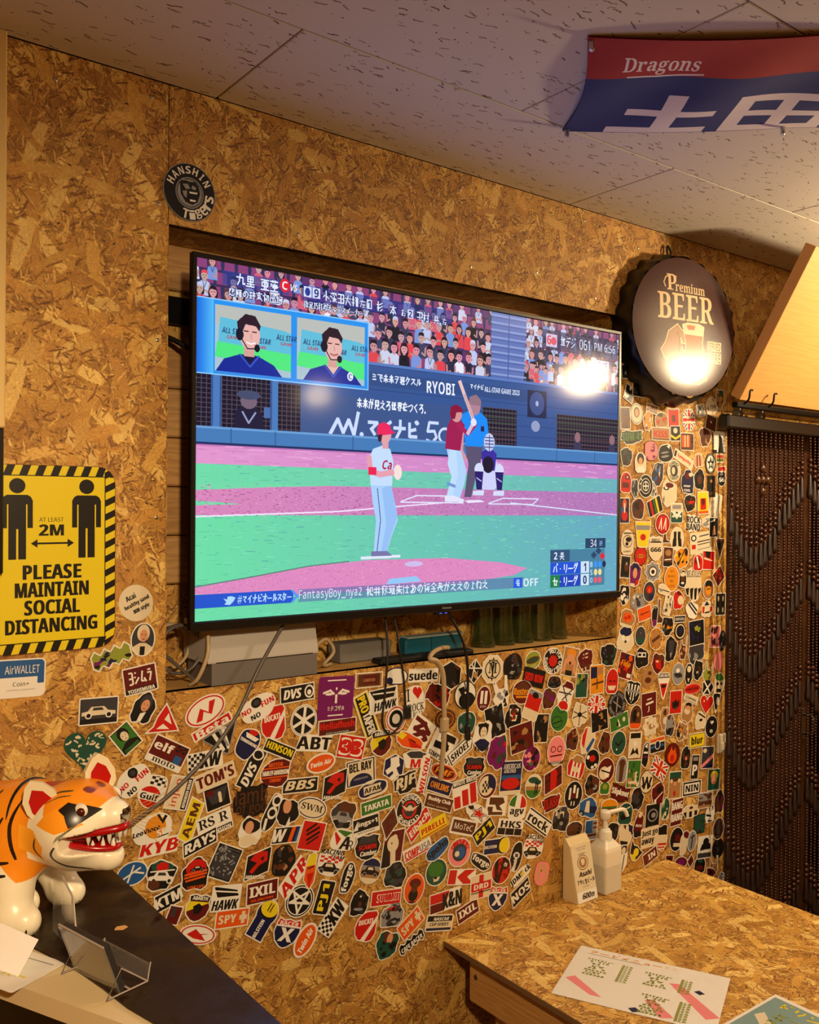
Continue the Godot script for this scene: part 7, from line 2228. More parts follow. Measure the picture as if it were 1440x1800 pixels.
	stick(1.4630, 0.7884, 72, 30, 27.2, "b", "w", "w", "T:JDMF ck:k:0:0:1.9:1.2:b;E:y:.2:0:.12:.4", "thin diagonal white sticker with a leaf among black letters")
	stick(1.4634, 0.7501, 72, 37, 26.7, "/", "w", "k", "T:NOS:w:0:0:1.7:1.1:b", "diagonal black sticker with thick white capitals above the table edge")
	stick(1.5297, 0.7784, 50, 56, -13.3, "b", "i", "i", "E:f:0:0:.7:.75;E:i:.1:-.2:.3:.3;E:d:-.1:.2:.1:.06", "pink oval crinkled sticker beside the card stand")
	stick(1.2421, 0.7872, 86, 43, -0.2, "r", "w", "w", "P:r:-1:0:.1:0:.3:1:-1:1;P:d:-1:-1:-.1:-1:.1:-.05:-1:-.05;T:K&N:k:.45:0:1.2:1.5:b", "red and maroon filter sticker with heavy black K and N")
	stick(1.2261, 0.7443, 76, 35, -12.9, "R", "w", "c", "R:k:-.9:.2:.9:.85;T:NASCAR:w:.1:.52:1.2:.4:i;T:CUP SERIES:k:0:-.15:1.5:.4:i;R:n:-.9:-.85:.9:-.55", "striped black and cream racing series sticker")
	stick(1.3049, 0.7490, 64, 35, 14.1, "r", "w", "d", "T:IXIL:w:0:.1:1.7:1.0:b", "maroon sticker with four white capitals beside the table edge")
	stick(1.3919, 0.7540, 60, 56, -14.2, "i", "w", "n", "R:r:-1:.48:1:1;L:w:.05:-1:.45:1:.45;T:RACER:w:0:.68:1.5:.28:b;T:X:w:0:-.1:1.1:.95:b", "highway shield sticker with large X beside the diagonal white-lettered black one")
	stick(1.1014, 0.7930, 63, 51, -0.1, "v", "w", "s", "C:-1:.0:-.5:.8:4:5;C:.5:.2:1:.9:4:5;R:r:-.4:.3:.4:.7;E:e:0:-.5:.5:.3;F:24:s e k", "racing engine sticker with chequered flags and red top")
	stick(1.1503, 0.7636, 65, 39, 31.7, "r", "w", "o", "T:SPY:c:-.3:0:1.1:1.0:b;R:c:.55:-.65:.75:.65;R:c:.42:-.25:.88:.25", "steeply tilted orange card sticker with cream letters and a cross")
	stick(1.0897, 0.7373, 60, 59, -18.8, "v", "w", "q", "E:m:0:.5:.5:.5;E:f:.1:.4:.25:.38;P:q:-1:-1:-.9:-.3:-.3:-.05:.4:0:.95:.1:1:-1;F:25:q k q", "cut-out sticker of a green-coated figure with swept hair")
	stick(1.1521, 0.7249, 68, 29, 21.2, "z", "w", "k", "T:CAFE RACER:w:0:-.2:1.8:.7:b", "dark skyline strip sticker slanting below the orange card")
	stick(1.0202, 0.8387, 48, 55, -14.4, "v", "w", "k", "F:26:k e m k;E:c:0:.5:.1:.07;E:s:0:-.4:.5:.1", "black front-view truck sticker")
	stick(1.0860, 0.8339, 77, 32, -7.9, "r", "w", "r", "P:r:-.95:-.9:-.6:.9:-.3:.9:-.5:0:-.8:-.9;T:SUMMIT:w:.15:0:1.6:1.1:b;T:SUMMIT:r:.15:0:1.5:.9:b", "red shop sticker with a lightning initial and outlined capitals")
	stick(1.1585, 0.8332, 55, 64, -13.9, "e", "w", "o", "E:d:0:.35:.55:.3;E:k:0:-.4:.45:.4;E:m:0:.05:.3:.3;R:d:-.8:-1:.8:-.8", "orange oval sticker of a dark hatted figure")
	stick(1.0476, 0.8969, 55, 52, -17.8, "e", "w", "t", "R:n:-1:.3:1:1;R:s:-1:.1:1:.35;K:k:0:-.05:.8:.5;R:c:-1:-1:1:-.55", "oval sticker of a dark jeep on sand under blue sky")
	stick(1.1021, 0.9292, 64, 74, -1.1, "/", "w", "d", "P:k:-1:-1:-.2:-1:-.4:.3:-1:.3;E:c:0:.25:.45:.45;E:c:.15:.55:.2:.2;E:k:-.1:.3:.05:.05;P:c:-.2:-.9:.2:-.9:.2:.1:-.2:.1", "slanted maroon and navy sticker with a pale dog head")
	stick(1.1084, 0.8734, 61, 55, -20.8, "v", "w", "k", "F:27:k e q e k", "dark torn-edge group photo sticker")
	stick(1.0389, 0.9454, 65, 53, -4.2, "s", "w", "k", "P:e:-.5:.9:.5:.9:.7:.3:-.7:.3;T:SCAMIN:r:0:.05:1.4:.4:b;T:Camber:w:.1:-.45:1.3:.4:i", "black car-shaped sticker with red word over white script beside the dog emblem")
	stick(1.5627, 1.2655, 65, 63, -5.5, "e", "w", "k", "S:r:0:0:.55;S:r:0:0:-.55;E:r:0:0:.4:.4;A:RED HOT CHILI:w:.76:120:-200:.36;A:PEPPERS:w:.76:270:-110:.36", "black round band sticker with a red asterisk centre")
	stick(1.6212, 1.2581, 55, 70, -13.6, "r", "w", "t", "E:a:0:.55:.6:.35;E:f:0:.15:.5:.4;E:d:0:-.1:.15:.12;P:f:-.9:-.8:-.5:-.7:-.4:.2:-.7:.1;P:f:.9:-.8:.5:-.7:.4:.2:.7:.1;R:k:-.4:-1:.4:-.6", "tall photo sticker of a blond child clasping both cheeks")
	stick(1.6750, 1.2571, 57, 58, 8.7, "v", "w", "d", "P:c:-.9:-.6:.9:-.5:.8:-.8:-.9:-.85;L:c:.06:-.2:.5:.4:.5;L:c:.06:-.3:.2:.4:.2;F:28:d m d", "maroon canvas boot sneaker sticker")
	stick(1.7575, 1.2625, 64, 59, -5.2, "v", "w", "k", "S:s:-.4:.1:.4;F:29:k e q k n", "dark ragged space photo sticker under the ledge")
	stick(1.5671, 1.2154, 50, 34, -6.3, "b", "w", "k", "E:m:0:.4:.6:.35;F:30:k e", "small dark cloud-shaped sticker")
	stick(1.5505, 1.1789, 50, 52, -15.1, "v", "w", "m", "F:31:m d p k", "small brown horse-like cut-out sticker")
	stick(1.6066, 1.1788, 55, 75, -20.3, "v", "w", "w", "E:r:0:-.65:.6:.32;P:d:-.8:.9:.6:.9:.8:.5:-.9:.5;L:e:.05:-.6:.5:.3:-.3;L:e:.05:.6:.5:-.3:-.3;L:e:.05:-.9:.1:.6:.2", "basketball hoop sticker with orange ball")
	stick(1.6611, 1.1970, 44, 60, -5.0, "r", "w", "q", "F:32:q l k t d", "small vivid comic panel sticker in green and brown")
	stick(1.7159, 1.2061, 53, 73, -0.1, "r", "w", "a", "R:n:-.85:.1:0:.85;R:t:.1:.3:.8:.8;L:m:.08:-.6:-.3:.8:-.2;L:m:.06:0:-.6:0:0", "amber framed picture sticker with a navy corner")
	stick(1.7712, 1.1959, 47, 64, -6.2, "D", "w", "r", "P:r:-.6:.4:-.3:1:0:.6:.3:1:.7:.4;P:c:-.7:-.35:.7:-.35:.4:-.7:-.4:-.7;E:d:-.3:0:.2:.08;E:d:.3:0:.2:.08", "red flame-topped grinning sticker")
	stick(1.8247, 1.2276, 61, 66, -17.2, "r", "w", "d", "F:33:r d n o;T:Fido:a:-.1:.2:1.3:.5:i;R:w:.3:-.8:.8:-.5", "red and purple box sticker with yellow script")
	stick(1.7152, 1.1452, 67, 47, -7.1, "e", "w", "n", "U;R:r:-.8:-.2:.8:.2;T:OASIS:w:0:0:1.3:.35:b", "round union flag sticker with white capitals across it")
	stick(1.7912, 1.1357, 69, 67, -7.1, "e", "k", "k", "E:e:0:0:.85:.85;E:k:0:0:.6:.6;L:s:.06:0:-.5:0:.5;L:s:.05:-.4:.2:.4:-.2;A:FAST AND THE LOUD MUSIC:s:.78:90:-350:.26", "black round dial sticker with grey lettering round the rim")
	stick(1.8499, 1.1571, 63, 63, -14.2, "s", "w", "k", "P:w:-.7:.7:.7:.7:.6:0:0:-.8:-.6:0;L:k:.1:-.4:.6:-.3:-.3;L:k:.1:0:.6:0:-.6;L:k:.1:.4:.6:.3:-.3;R:s:-1:.05:1:.25", "black and white shield sticker with a grey band")
	stick(1.6545, 1.1282, 56, 59, -7.5, "v", "w", "c", "E:k:0:0:.28:.2;L:k:.04:0:-.9:0:.9;L:k:.04:-.9:-.3:.9:.3;L:k:.04:-.9:.3:.9:-.3", "cream daisy sticker with dark centre")
	stick(1.5856, 1.1296, 62, 66, -7.6, "e", "w", "g", "E:q:-.2:-.3:.6:.45;E:g:-.2:-.3:.5:.36;E:q:.2:.6:.4:.28;E:g:.2:.6:.3:.2;L:k:.04:-.6:-.4:.3:-.2", "green round blob sticker with dark outlines")
	stick(1.7274, 1.1040, 63, 53, 4.7, "r", "w", "k", "F:34:k m e t k", "tilted dark animal photo sticker below the flag disc")
	stick(1.8004, 1.0912, 72, 40, 8.9, "r", "w", "g", "P:w:-.3:-.6:-.1:.5:.1:-.6;E:c:.5:.1:.15:.3;E:k:-.2:-.2:.1:.4", "green sloping card sticker with small white shapes")
	stick(1.8637, 1.0950, 50, 63, -7.6, "D", "w", "m", "R:o:-1:-1:1:-.5;E:k:-.2:.1:.4:.5;E:t:.3:.2:.2:.2", "brown arched sticker with an orange base")
	stick(1.6295, 1.0719, 48, 56, -8.4, "v", "w", "m", "E:t:0:.6:.8:.35;F:35:k m d e", "dark jar-like sticker with a pale top")
	stick(1.6856, 1.0608, 54, 67, -17.6, "v", "w", "c", "P:r:-.9:.6:-.4:.9:-.3:-.6:-.7:-.3;P:b:.3:-.9:.9:.2:.6:.3:0:-.6", "curved red cream and blue sail-like sticker")
	stick(1.7469, 1.0461, 47, 60, -13.7, "v", "w", "m", "F:36:m d k t", "narrow brown group photo sticker")
	stick(1.7990, 1.0383, 57, 62, -8.5, "e", "w", "q", "L:k:.08:-.4:0:0:-.2:.4:.2;E:c:-.2:-.5:.1:.08", "green round sticker with a dark wave")
	stick(1.8615, 1.0246, 49, 66, -6.1, "r", "w", "c", "R:k:-.8:.5:.8:.9;E:w:0:.1:.3:.2;P:k:-.7:-.8:-.3:-.2:0:-.5:.4:-.2:.7:-.8:.1:-.6", "cream card sticker with black split figure shapes")
	stick(1.6442, 1.0045, 65, 58, -18.6, "v", "w", "r", "R:w:-.5:-1:-.3:.4;R:w:-.1:-1:.1:.4;R:w:.3:-1:.5:.4;E:t:0:.65:.8:.3;R:c:-.3:-.4:.3:0", "red and white striped popcorn box sticker")
	stick(1.7025, 1.0127, 54, 52, -9.2, "e", "w", "k", "E:r:0:.1:.4:.3;E:w:-.6:.2:.2:.2;E:w:.5:-.5:.2:.15;E:w:.1:-.7:.2:.15", "black round sticker with red flower")
	stick(1.7522, 0.9781, 64, 64, -9.6, "e", "w", "d", "E:c:-.2:-.2:.55:.5;P:w:-.2:.1:.6:.4:.4:-.5:0:-.6;L:k:.06:-.5:0:.5:-.2", "maroon oval comic sticker with a pale pointing hand")
	stick(1.8107, 0.9711, 44, 67, -9.5, "D", "w", "s", "P:m:-.3:-1:.3:-1:.4:.3:-.4:.3;E:m:0:.45:.55:.3", "grey sticker of a raised dark fist")
	stick(1.8572, 0.9518, 54, 71, -8.4, "r", "w", "g", "F:37:g l q t c;R:c:-.7:-.7:.6:-.5", "green tall picture sticker beside the raised fist")
	stick(1.7007, 0.9513, 58, 54, -10.1, "v", "w", "m", "P:k:-.8:.8:0:.6:-.4:-.5:-.9:-.3;E:s:.4:-.2:.3:.25;F:38:m k e", "brown cut-out sticker of a motorcycle engine")
	stick(1.6367, 0.9381, 64, 69, -10.5, "e", "w", "n", "E:k:0:0:.9:.9;R:w:-.5:-.3:-.3:.5;R:w:-.1:-.2:.15:.7;R:w:.3:-.2:.5:.5;R:d:-.3:-.2:.3:.15;R:w:-.2:-.7:-.1:-.4;R:w:.1:-.7:.2:-.4", "navy round sticker with white bars and a red word block")
	stick(1.7484, 0.9354, 39, 33, -10.2, "D", "w", "g", "E:l:0:.2:.5:.4", "small green guitar pick sticker")
	stick(1.8065, 0.9127, 76, 42, -20.3, "t", "k", "d", "T:Slipknot:w:0:0:1.9:1.0:b", "maroon jagged sticker with scratchy white band name")
	stick(1.6877, 0.8981, 72, 51, -17.3, "v", "w", "b", "E:k:-.6:-.6:.3:.3;E:s:-.6:-.6:.15:.15;P:c:-.3:.6:0:.7:.2:-.4:-.3:-.4;P:n:.1:.2:.9:.3:.9:-.4:.2:-.4", "blue scooter cut-out sticker with cream shield")
	stick(1.7646, 0.8874, 64, 39, -8.3, "D", "w", "a", "R:g:-1:-.2:1:0;R:m:-1:-.5:1:-.2;R:d:-1:-.9:1:-.6", "hamburger sticker above the pump nozzle")
	stick(1.8729, 0.8845, 55, 62, -14.3, "v", "w", "k", "E:e:0:0:.5:.4;P:d:-.3:.9:.2:.4:-.6:.3;F:39:k e", "black horned creature sticker")
	stick(1.8276, 0.8568, 58, 56, -11.1, "D", "w", "q", "P:k:-.7:-.2:.7:.2:.6:-.4:-.5:-.6;L:w:.05:-.3:.3:.5:.6", "dark green helmet sticker behind the pump nozzle")
	stick(1.6401, 0.8570, 63, 38, -6.3, "b", "w", "m", "R:e:-.3:.5:.5:.8;F:40:m k m", "brown toaster-like sticker above the card stand")
	stick(1.6986, 0.8428, 45, 50, -5.1, "r", "w", "s", "R:b:-1:-.3:.2:1;R:d:.3:.5:1:.7;R:d:.3:.1:1:.3;R:d:-1:-.6:1:-.4", "faded flag sticker behind the sanitizer bottle")
	stick(1.7776, 0.8214, 52, 52, -11.8, "b", "w", "k", "E:s:0:0:.15:.1;F:41:k e k", "black petal-edged sticker right of the sanitizer cap")
	stick(1.8316, 0.8050, 59, 61, -16.8, "v", "w", "c", "P:k:-.2:.9:.9:.9:.9:-.2:.4:.4;E:n:.5:.5:.3:.3;R:k:-.8:-.9:.4:-.6;P:m:-.6:.6:-.2:.8:-.2:.3", "pale profile face sticker with dark hair")
	stick(1.8159, 0.7478, 45, 67, -12.8, "v", "w", "w", "E:k:0:.65:.8:.35;E:c:.1:.55:.35:.25;P:k:-.9:-1:-.9:-.3:-.3:-.6:-.3:-1;L:k:.06:.3:-.9:.3:.2", "sticker of a woman in a striped white dress beside the bottle")
	stick(1.8711, 0.7527, 60, 53, -26.9, "w", "w", "k", "E:y:0:-.1:.35:.4;P:y:-.8:-.5:0:-.3:.3:-.9:-.6:-.9", "black winged sticker with gold centre")
	stick(1.8785, 0.8163, 42, 70, -14.0, "v", "w", "d", "E:c:0:.75:.35:.18;R:k:-.7:-.9:.7:-.4;T:RUN:w:0:.0:1.2:.2:b", "figure sticker in a maroon shirt with hands folded")
	stick(1.6604, 0.8214, 26, 29, 1.9, "4", "w", "o", "P:w:-.3:.3:.3:.3:0:-.4", "small orange triangle sticker beside the sanitizer")
	stick(1.8185, 2.0001, 40, 28, 6.0, "r", "w", "k", "T:MOD:w:0:0:1.6:.8:b", "tiny dark MOD card sticker in the shade of the bottle-cap sign")
	stick(1.8115, 2.0319, 31, 48, 6.5, "v", "w", "k", "F:42:k e s", "narrow dark face sticker at the television corner")
	stick(1.8190, 1.9646, 44, 37, 5.5, "r", "w", "k", "F:43:k e q;E:s:0:-.2:.5:.3", "dark label sticker in the shade of the bottle-cap sign")
	stick(1.8263, 1.9098, 51, 58, 19.0, "d", "w", "k", "F:44:k s e w", "black diamond photo sticker left of the bottle-cap sign")
	stick(1.8637, 1.9287, 49, 50, -1.6, "r", "w", "k", "F:45:k e m", "dark poster sticker half behind the bottle-cap sign")
	stick(1.8580, 1.8614, 49, 54, 3.9, "e", "w", "k", "E:c:0:0:.85:.85;E:m:0:.15:.45:.5;E:f:0:.1:.3:.38", "oval portrait sticker of a pale long-haired man")
	stick(1.8141, 1.8478, 39, 57, 3.8, "r", "w", "m", "F:46:m d e k", "brown rectangular photo sticker against the television edge")
	stick(1.9189, 1.8780, 48, 24, -9.0, "r", "w", "t", "F:47:t m s", "small tan ticket sticker below the bottle-cap rim")
	stick(1.9011, 1.8462, 39, 55, -9.5, "v", "w", "a", "F:48:a k c m", "gold and black harp-like sticker")
	stick(1.9565, 1.8527, 56, 41, 3.7, "D", "w", "t", "E:e:0:.6:.6:.25;F:49:t l r", "arched tan landscape sticker under the bottle-cap sign")
	stick(2.0087, 1.8605, 48, 51, 3.8, "r", "w", "r", "E:t:0:.95:.7:.2;R:m:-.3:-.4:.3:.3", "red bucket-shaped sticker under the bottle-cap sign")
	stick(2.0737, 1.8603, 55, 58, 3.7, "8", "w", "b", "U;R:c:-.4:.1:.4:.35;R:c:-.4:-.35:.4:-.1", "union flag sticker with notched edge")
	stick(2.1754, 1.9041, 57, 47, 10.1, "v", "w", "c", "F:50:c t s c", "pale ornate sticker under the shadow edge of the slanted board")
	stick(2.2118, 1.9272, 41, 59, -6.4, "v", "w", "t", "P:q:-.8:.2:-.3:1:.3:1:.8:.2;F:51:t m a", "pineapple sticker with green crown")
	stick(2.1720, 1.8580, 49, 43, -12.1, "r", "w", "m", "E:c:0:.1:.2:.15;F:52:m d", "small brown diamond-set photo sticker by the rail end")
	stick(2.1268, 1.8887, 36, 34, 10.0, "r", "w", "s", "F:53:s q c", "small grey-green card sticker")
	stick(1.8401, 1.8028, 88, 37, 5.6, "t", "w", "k", "T:SUM 41:g:0:0:1.85:1.25:b", "green dripping block letter sticker")
	stick(1.9547, 1.8158, 75, 35, 0.6, "r", "w", "t", "T:KISS:r:0:0:1.6:1.0:b;R:m:-1:-1:1:-.7", "tan card sticker with jagged red band lettering")
	stick(2.0154, 1.8206, 44, 42, 3.2, "r", "w", "k", "E:c:0:.35:.4:.35;P:y:-.9:-.4:0:-.8:.9:-.4:.9:-.1:0:-.5:-.9:-.1", "black sticker with pale face above yellow chevron")
	stick(2.0659, 1.8014, 60, 48, 1.6, "R", "w", "m", "R:o:-.8:-.6:.4:.7;R:c:-.4:-.6:-.25:.7;R:c:.0:-.6:.15:.7;E:k:.7:.4:.15:.12;E:k:.7:0:.15:.12", "retro television sticker with orange stripes")
	stick(2.1466, 1.8191, 54, 58, 18.5, "v", "w", "m", "F:54:m d t m", "brown guitar-in-hand cut-out sticker")
	stick(2.2118, 1.8087, 59, 63, 2.9, "r", "k", "w", "P:k:.0:.7:.5:.3:.6:-1:-.2:-1:0:-.2;R:k:-1:-1:-.4:-.7", "black and white stage photo sticker by the bead curtain")
	stick(1.9159, 1.7706, 60, 55, 2.5, "b", "d", "i", "F:55:i p i", "pink speckled leaf-shaped sticker")
	stick(1.8184, 1.7519, 48, 51, 2.3, "v", "w", "k", "F:56:k m e", "dark armchair-like sticker beside the television edge")
	stick(1.8731, 1.7392, 45, 52, 2.1, "D", "w", "c", "E:k:0:.35:.6:.55;E:f:0:.15:.35:.35;P:w:-.9:-1:.9:-1:.5:-.4:-.5:-.4", "sticker of a woman with long dark fringe and white top")
	stick(1.9766, 1.7666, 66, 51, 8.7, "b", "w", "k", "P:w:.2:.7:.7:.9:.5:.4;E:s:-.1:-.3:.5:.12;E:s:-.1:.1:.5:.1", "black and grey lips-like sticker")
	stick(2.0517, 1.7547, 87, 27, -22.0, "r", "w", "c", "R:k:-.95:-.6:-.75:.6;T:Sympathy:r:.1:0:1.5:.9:b", "diagonal cream ticket sticker with red script")
	stick(2.1169, 1.7526, 46, 40, 5.8, "v", "w", "f", "L:d:.1:-.3:-.8:-.2:.6;L:d:.1:.3:-.8:.3:.7", "small pair of tan boots sticker")
	stick(2.1721, 1.7469, 47, 56, 2.0, "e", "k", "w", "E:k:0:0:.9:.9;E:w:0:0:.8:.8;S:k:0:0:.75;S:w:0:-.05:.3", "white oval sticker with a black star")
	stick(2.2144, 1.7632, 37, 25, 2.2, "r", "w", "t", "R:g:-1:-.6:1:-.2;R:r:-1:.2:1:.6", "tiny striped card sticker by the bead curtain")
	stick(2.2242, 1.7336, 38, 16, 1.8, "r", "w", "r", "F:57:r c", "small red tag sticker above the road sign one")
	stick(2.2247, 1.7062, 43, 44, 1.4, "s", "w", "k", "T:66:w:0:-.1:1.4:.6:b;T:US:w:0:.65:.8:.25:", "black road shield sticker with number 66")
	stick(1.9440, 1.7124, 51, 67, -18.4, "v", "w", "e", "E:s:-.2:.4:.5:.3;P:w:.1:.3:.6:0:.2:-.3;F:58:k e b d", "dark bird-helmet figure sticker")
	stick(2.0108, 1.7225, 58, 57, 1.8, "e", "w", "g", "E:c:0:0:.92:.92;E:e:0:0:.55:.55;E:c:-.1:0:.25:.35;A:STARDUST:q:.74:150:-120:.3;A:COFFEE:q:.74:215:110:.3", "green rimmed round coffee sticker with grey centre")
	stick(2.0700, 1.6932, 60, 70, -1.1, "v", "w", "n", "E:d:.0:.5:.5:.25;E:c:.4:.6:.3:.15;T:MOMMY:w:-.1:-.3:1:.15:b;T:COOL:w:-.1:-.65:1:.2:b", "navy arched sticker with a rainbow and white lettering")
	stick(2.1240, 1.7014, 51, 61, 1.4, "v", "w", "k", "E:k:0:.4:.9:.55;E:m:0:.0:.4:.4;R:k:-.8:-1:.8:-.6", "sticker of a head with a large black afro")
	stick(2.1773, 1.6848, 37, 59, 1.2, "r", "k", "k", "E:t:0:.5:.3:.15;R:m:-.5:-.8:.5:-.5", "narrow black door-like sticker with a pale moon")
	stick(1.8178, 1.6874, 44, 54, -2.6, "D", "w", "r", "E:d:.2:.5:.4:.25;R:d:-.6:-.5:.5:.0;E:w:.2:.5:.12:.1", "red hand-like rounded sticker beside the television edge")
	stick(1.8517, 1.6739, 31, 52, 1.1, "v", "w", "e", "F:59:e k s", "narrow grey jagged sticker")
	stick(1.8943, 1.6798, 59, 61, 1.2, "e", "w", "k", "E:w:0:0:.66:.66;E:k:0:0:.6:.6;E:w:0:0:.42:.42;E:k:0:0:.35:.35;L:w:.06:-.3:0:.3:0;L:w:.06:0:-.3:0:.3;E:w:-.75:.2:.08:.08;E:w:-.6:.55:.08:.08;E:w:-.75:-.3:.08:.08", "black target-like round sticker with white dots")
	stick(1.9277, 1.6709, 32, 41, 1.0, "v", "w", "s", "F:60:s c e", "small grey ghostly sticker")
	stick(1.9924, 1.6632, 67, 69, -2.8, "v", "w", "c", "E:k:-.4:.35:.35:.15;E:w:-.4:.4:.2:.12;E:w:.3:.5:.25:.14;E:d:0:.6:.5:.2;P:k:-.9:-.9:-.6:-.2:-.6:-.9", "masked face sticker with goggles")
	stick(2.0245, 1.6112, 53, 54, 0.1, "R", "w", "q", "R:c:-1:.1:1:1;P:w:-.9:.2:.9:.2:0:-.6;E:w:-.55:-.3:.2:.12;E:w:.55:-.3:.2:.12;R:s:-.7:.4:.7:.8;E:q:0:.05:.2:.1", "front of a green and white camper van sticker")
	stick(2.0808, 1.6387, 55, 49, 5.4, "v", "w", "k", "R:m:-.6:-.2:.6:.1;R:r:-.2:-.1:.7:.2;F:61:k m", "dark sticker like a stack of books")
	stick(2.1391, 1.6393, 51, 62, 2.9, "r", "w", "y", "R:r:-.5:-.6:.5:.4;R:o:-1:-1:1:-.7;E:d:0:.1:.3:.3", "yellow and red poster sticker under the afro head")
	stick(2.1992, 1.6351, 50, 63, -14.3, "r", "w", "c", "R:w:-.5:-.8:.1:.8;R:s:.3:-.9:.5:.9", "folded pale card sticker by the bead curtain")
	stick(1.9334, 1.6285, 60, 45, 20.5, "R", "w", "k", "R:r:-.6:-1:-.3:1;R:g:-.1:-1:.1:1;R:y:.2:-1:.45:1", "black rounded sticker with red green yellow stripes")
	stick(1.8658, 1.6214, 54, 58, 0.3, "b", "w", "m", "P:d:-.8:.3:.8:.8:.9:.1:-.8:-.2;F:62:m k e", "brown wooden boat-like sticker")
	stick(1.8128, 1.6170, 39, 65, 0.2, "r", "w", "n", "E:o:0:.5:.4:.4;E:b:-.4:0:.3:.3;E:r:0:-.4:.6:.4;L:w:.08:0:-.1:0:.5", "colourful pop portrait sticker at the television edge")
	stick(1.9651, 1.5830, 61, 56, -0.3, "e", "w", "r", "E:k:0:0:.88:.88;E:r:0:0:.82:.82;L:w:.06:-.5:-.4:-.2:.5:-.2:-.5;L:w:.06:.1:-.4:.4:.5:.4:-.5", "red round sticker with slanted twin white strokes")
	stick(2.0992, 1.5839, 66, 46, -2.7, "t", "w", "w", "T:ROCK:k:0:.42:1.8:.8:b;T:BAND:k:0:-.42:1.8:.8:b", "white sticker with two stacked uneven black words")
	stick(2.1657, 1.5898, 63, 33, 15.5, "v", "w", "c", "L:k:.08:-.9:-.3:.9:.5;E:s:-.5:-.3:.4:.4;F:63:c s", "pale electric guitar sticker with script")
	stick(2.1896, 1.5726, 42, 56, -0.4, "r", "w", "k", "P:f:-.3:-.8:.4:-.7:.2:.2:-.1:.1;P:w:-.8:.5:.3:.9:.2:.6", "black poster sticker with pale raised arm")
	stick(1.8860, 1.5564, 63, 67, -0.7, "g", "w", "y", "R:s:-1:.35:1:.7;R:y:-1:.7:1:1;E:r:0:-.2:.35:.25", "yellow lidded cup sticker")
	stick(1.8248, 1.5384, 48, 63, -0.9, "D", "w", "c", "E:k:0:.05:.75:.5;E:c:0:.05:.68:.44;E:k:.15:.2:.45:.2;E:k:-.1:-.15:.25:.15;T:RAMONES:k:0:.75:1.3:.15:b;T:LEFT:k:0:-.8:1.2:.12:b", "pale round badge sticker with a black side face")
	stick(2.0280, 1.5436, 58, 63, -0.8, "e", "w", "c", "R:k:-.5:.0:-.1:.6;R:k:.1:-.1:.5:.6;P:k:-.7:-.7:-.1:-.6:-.1:.1:-.6:.0;P:k:.7:-.7:.2:-.6:.1:.1:.6:.0", "cream oval sticker of three black clad figures")
	stick(2.1323, 1.5313, 97, 59, 3.9, "r", "c", "c", "E:k:-.65:.5:.25:.3;E:w:-.65:.5:.15:.18;L:e:.04:-.1:.6:.8:.7;L:e:.04:-.3:.1:.8:.2;L:e:.03:-.3:-.15:.8:-.05;R:r:-.85:-.5:-.5:-.1;L:s:.03:-.3:-.6:.8:-.5", "square white paper ticket sticker with a dark seal")
	stick(1.9798, 1.5488, 38, 33, -0.8, "L", "w", "m", "F:64:m k", "small brown boot sticker")
	stick(1.9379, 1.5200, 60, 65, -1.2, "s", "w", "c", "L:k:.05:-.85:.5:.85:.5;T:666:k:0:-.1:1.5:.4:b;T:HELL:k:0:.7:1.2:.25:b", "cream road shield sticker with number 666")
	stick(2.2184, 1.5141, 43, 57, -1.2, "4", "w", "m", "E:k:0:.3:.5:.4", "brown guitar pick sticker by the bead curtain")
	stick(1.8787, 1.5017, 50, 49, -1.5, "e", "k", "r", "E:a:0:0:.6:.2;T:ROCK:k:0:0:1.1:.25:b", "orange-red disc sticker with dark band")
	stick(1.9901, 1.4966, 43, 54, -4.0, "R", "w", "m", "E:t:0:.4:.6:.3;R:k:-1:-1:1:-.5;L:w:.06:-.6:-.3:.6:-.2", "brown sunset figure sticker")
	stick(2.0483, 1.4929, 64, 58, 14.6, "v", "w", "a", "F:65:a y m k;L:k:.06:-.7:-.5:.6:.7", "gold angular lettering sticker")
	stick(2.1669, 1.4829, 57, 53, -3.4, "r", "w", "r", "P:k:-.6:.9:.3:.9:.2:.2:-.4:.3;P:c:-.8:.1:.6:-.1:.7:0:-.7:.3", "red poster sticker with a dark shouting figure")
	stick(2.1180, 1.4778, 46, 46, -1.7, "D", "w", "r", "E:d:-.1:.2:.5:.4;L:w:.15:-.2:.6:.2:-.5", "red tongue-shaped sticker under the paper ticket")
	stick(1.8191, 1.4762, 39, 57, -5.8, "r", "w", "e", "R:k:-.75:-.8:.75:.8;E:m:.2:0:.4:.4;E:s:.2:.3:.2:.15", "grey framed portrait card sticker at the television edge")
	stick(1.8562, 1.4561, 49, 66, -8.6, "v", "w", "p", "E:n:0:.5:.6:.4;E:f:0:.1:.35:.4;R:r:.2:-.9:.7:-.4;R:c:-.6:-1:.1:-.7", "purple and blue painted face sticker")
	stick(1.9272, 1.4602, 69, 56, -2.1, "c", "w", "s", "E:k:0:0:.5:.5;E:w:0:0:.4:.4;E:k:0:0:.2:.2", "grey cog wheel sticker")
	stick(2.0053, 1.4394, 63, 69, -2.3, "e", "w", "a", "T:NO:m:0:.6:.5:.2:;T:MUSIC:m:0:.2:1.1:.2:;T:NO:m:0:-.2:.5:.2:;T:LIFE:m:0:-.6:.9:.2:", "amber oval sticker with four short brown words")
	stick(2.0516, 1.4360, 35, 51, -2.4, "v", "w", "k", "E:c:0:.5:.6:.25;E:m:0:.0:.5:.3;E:w:0:-.4:.4:.12", "narrow sticker of a shouting man in a pale cap")
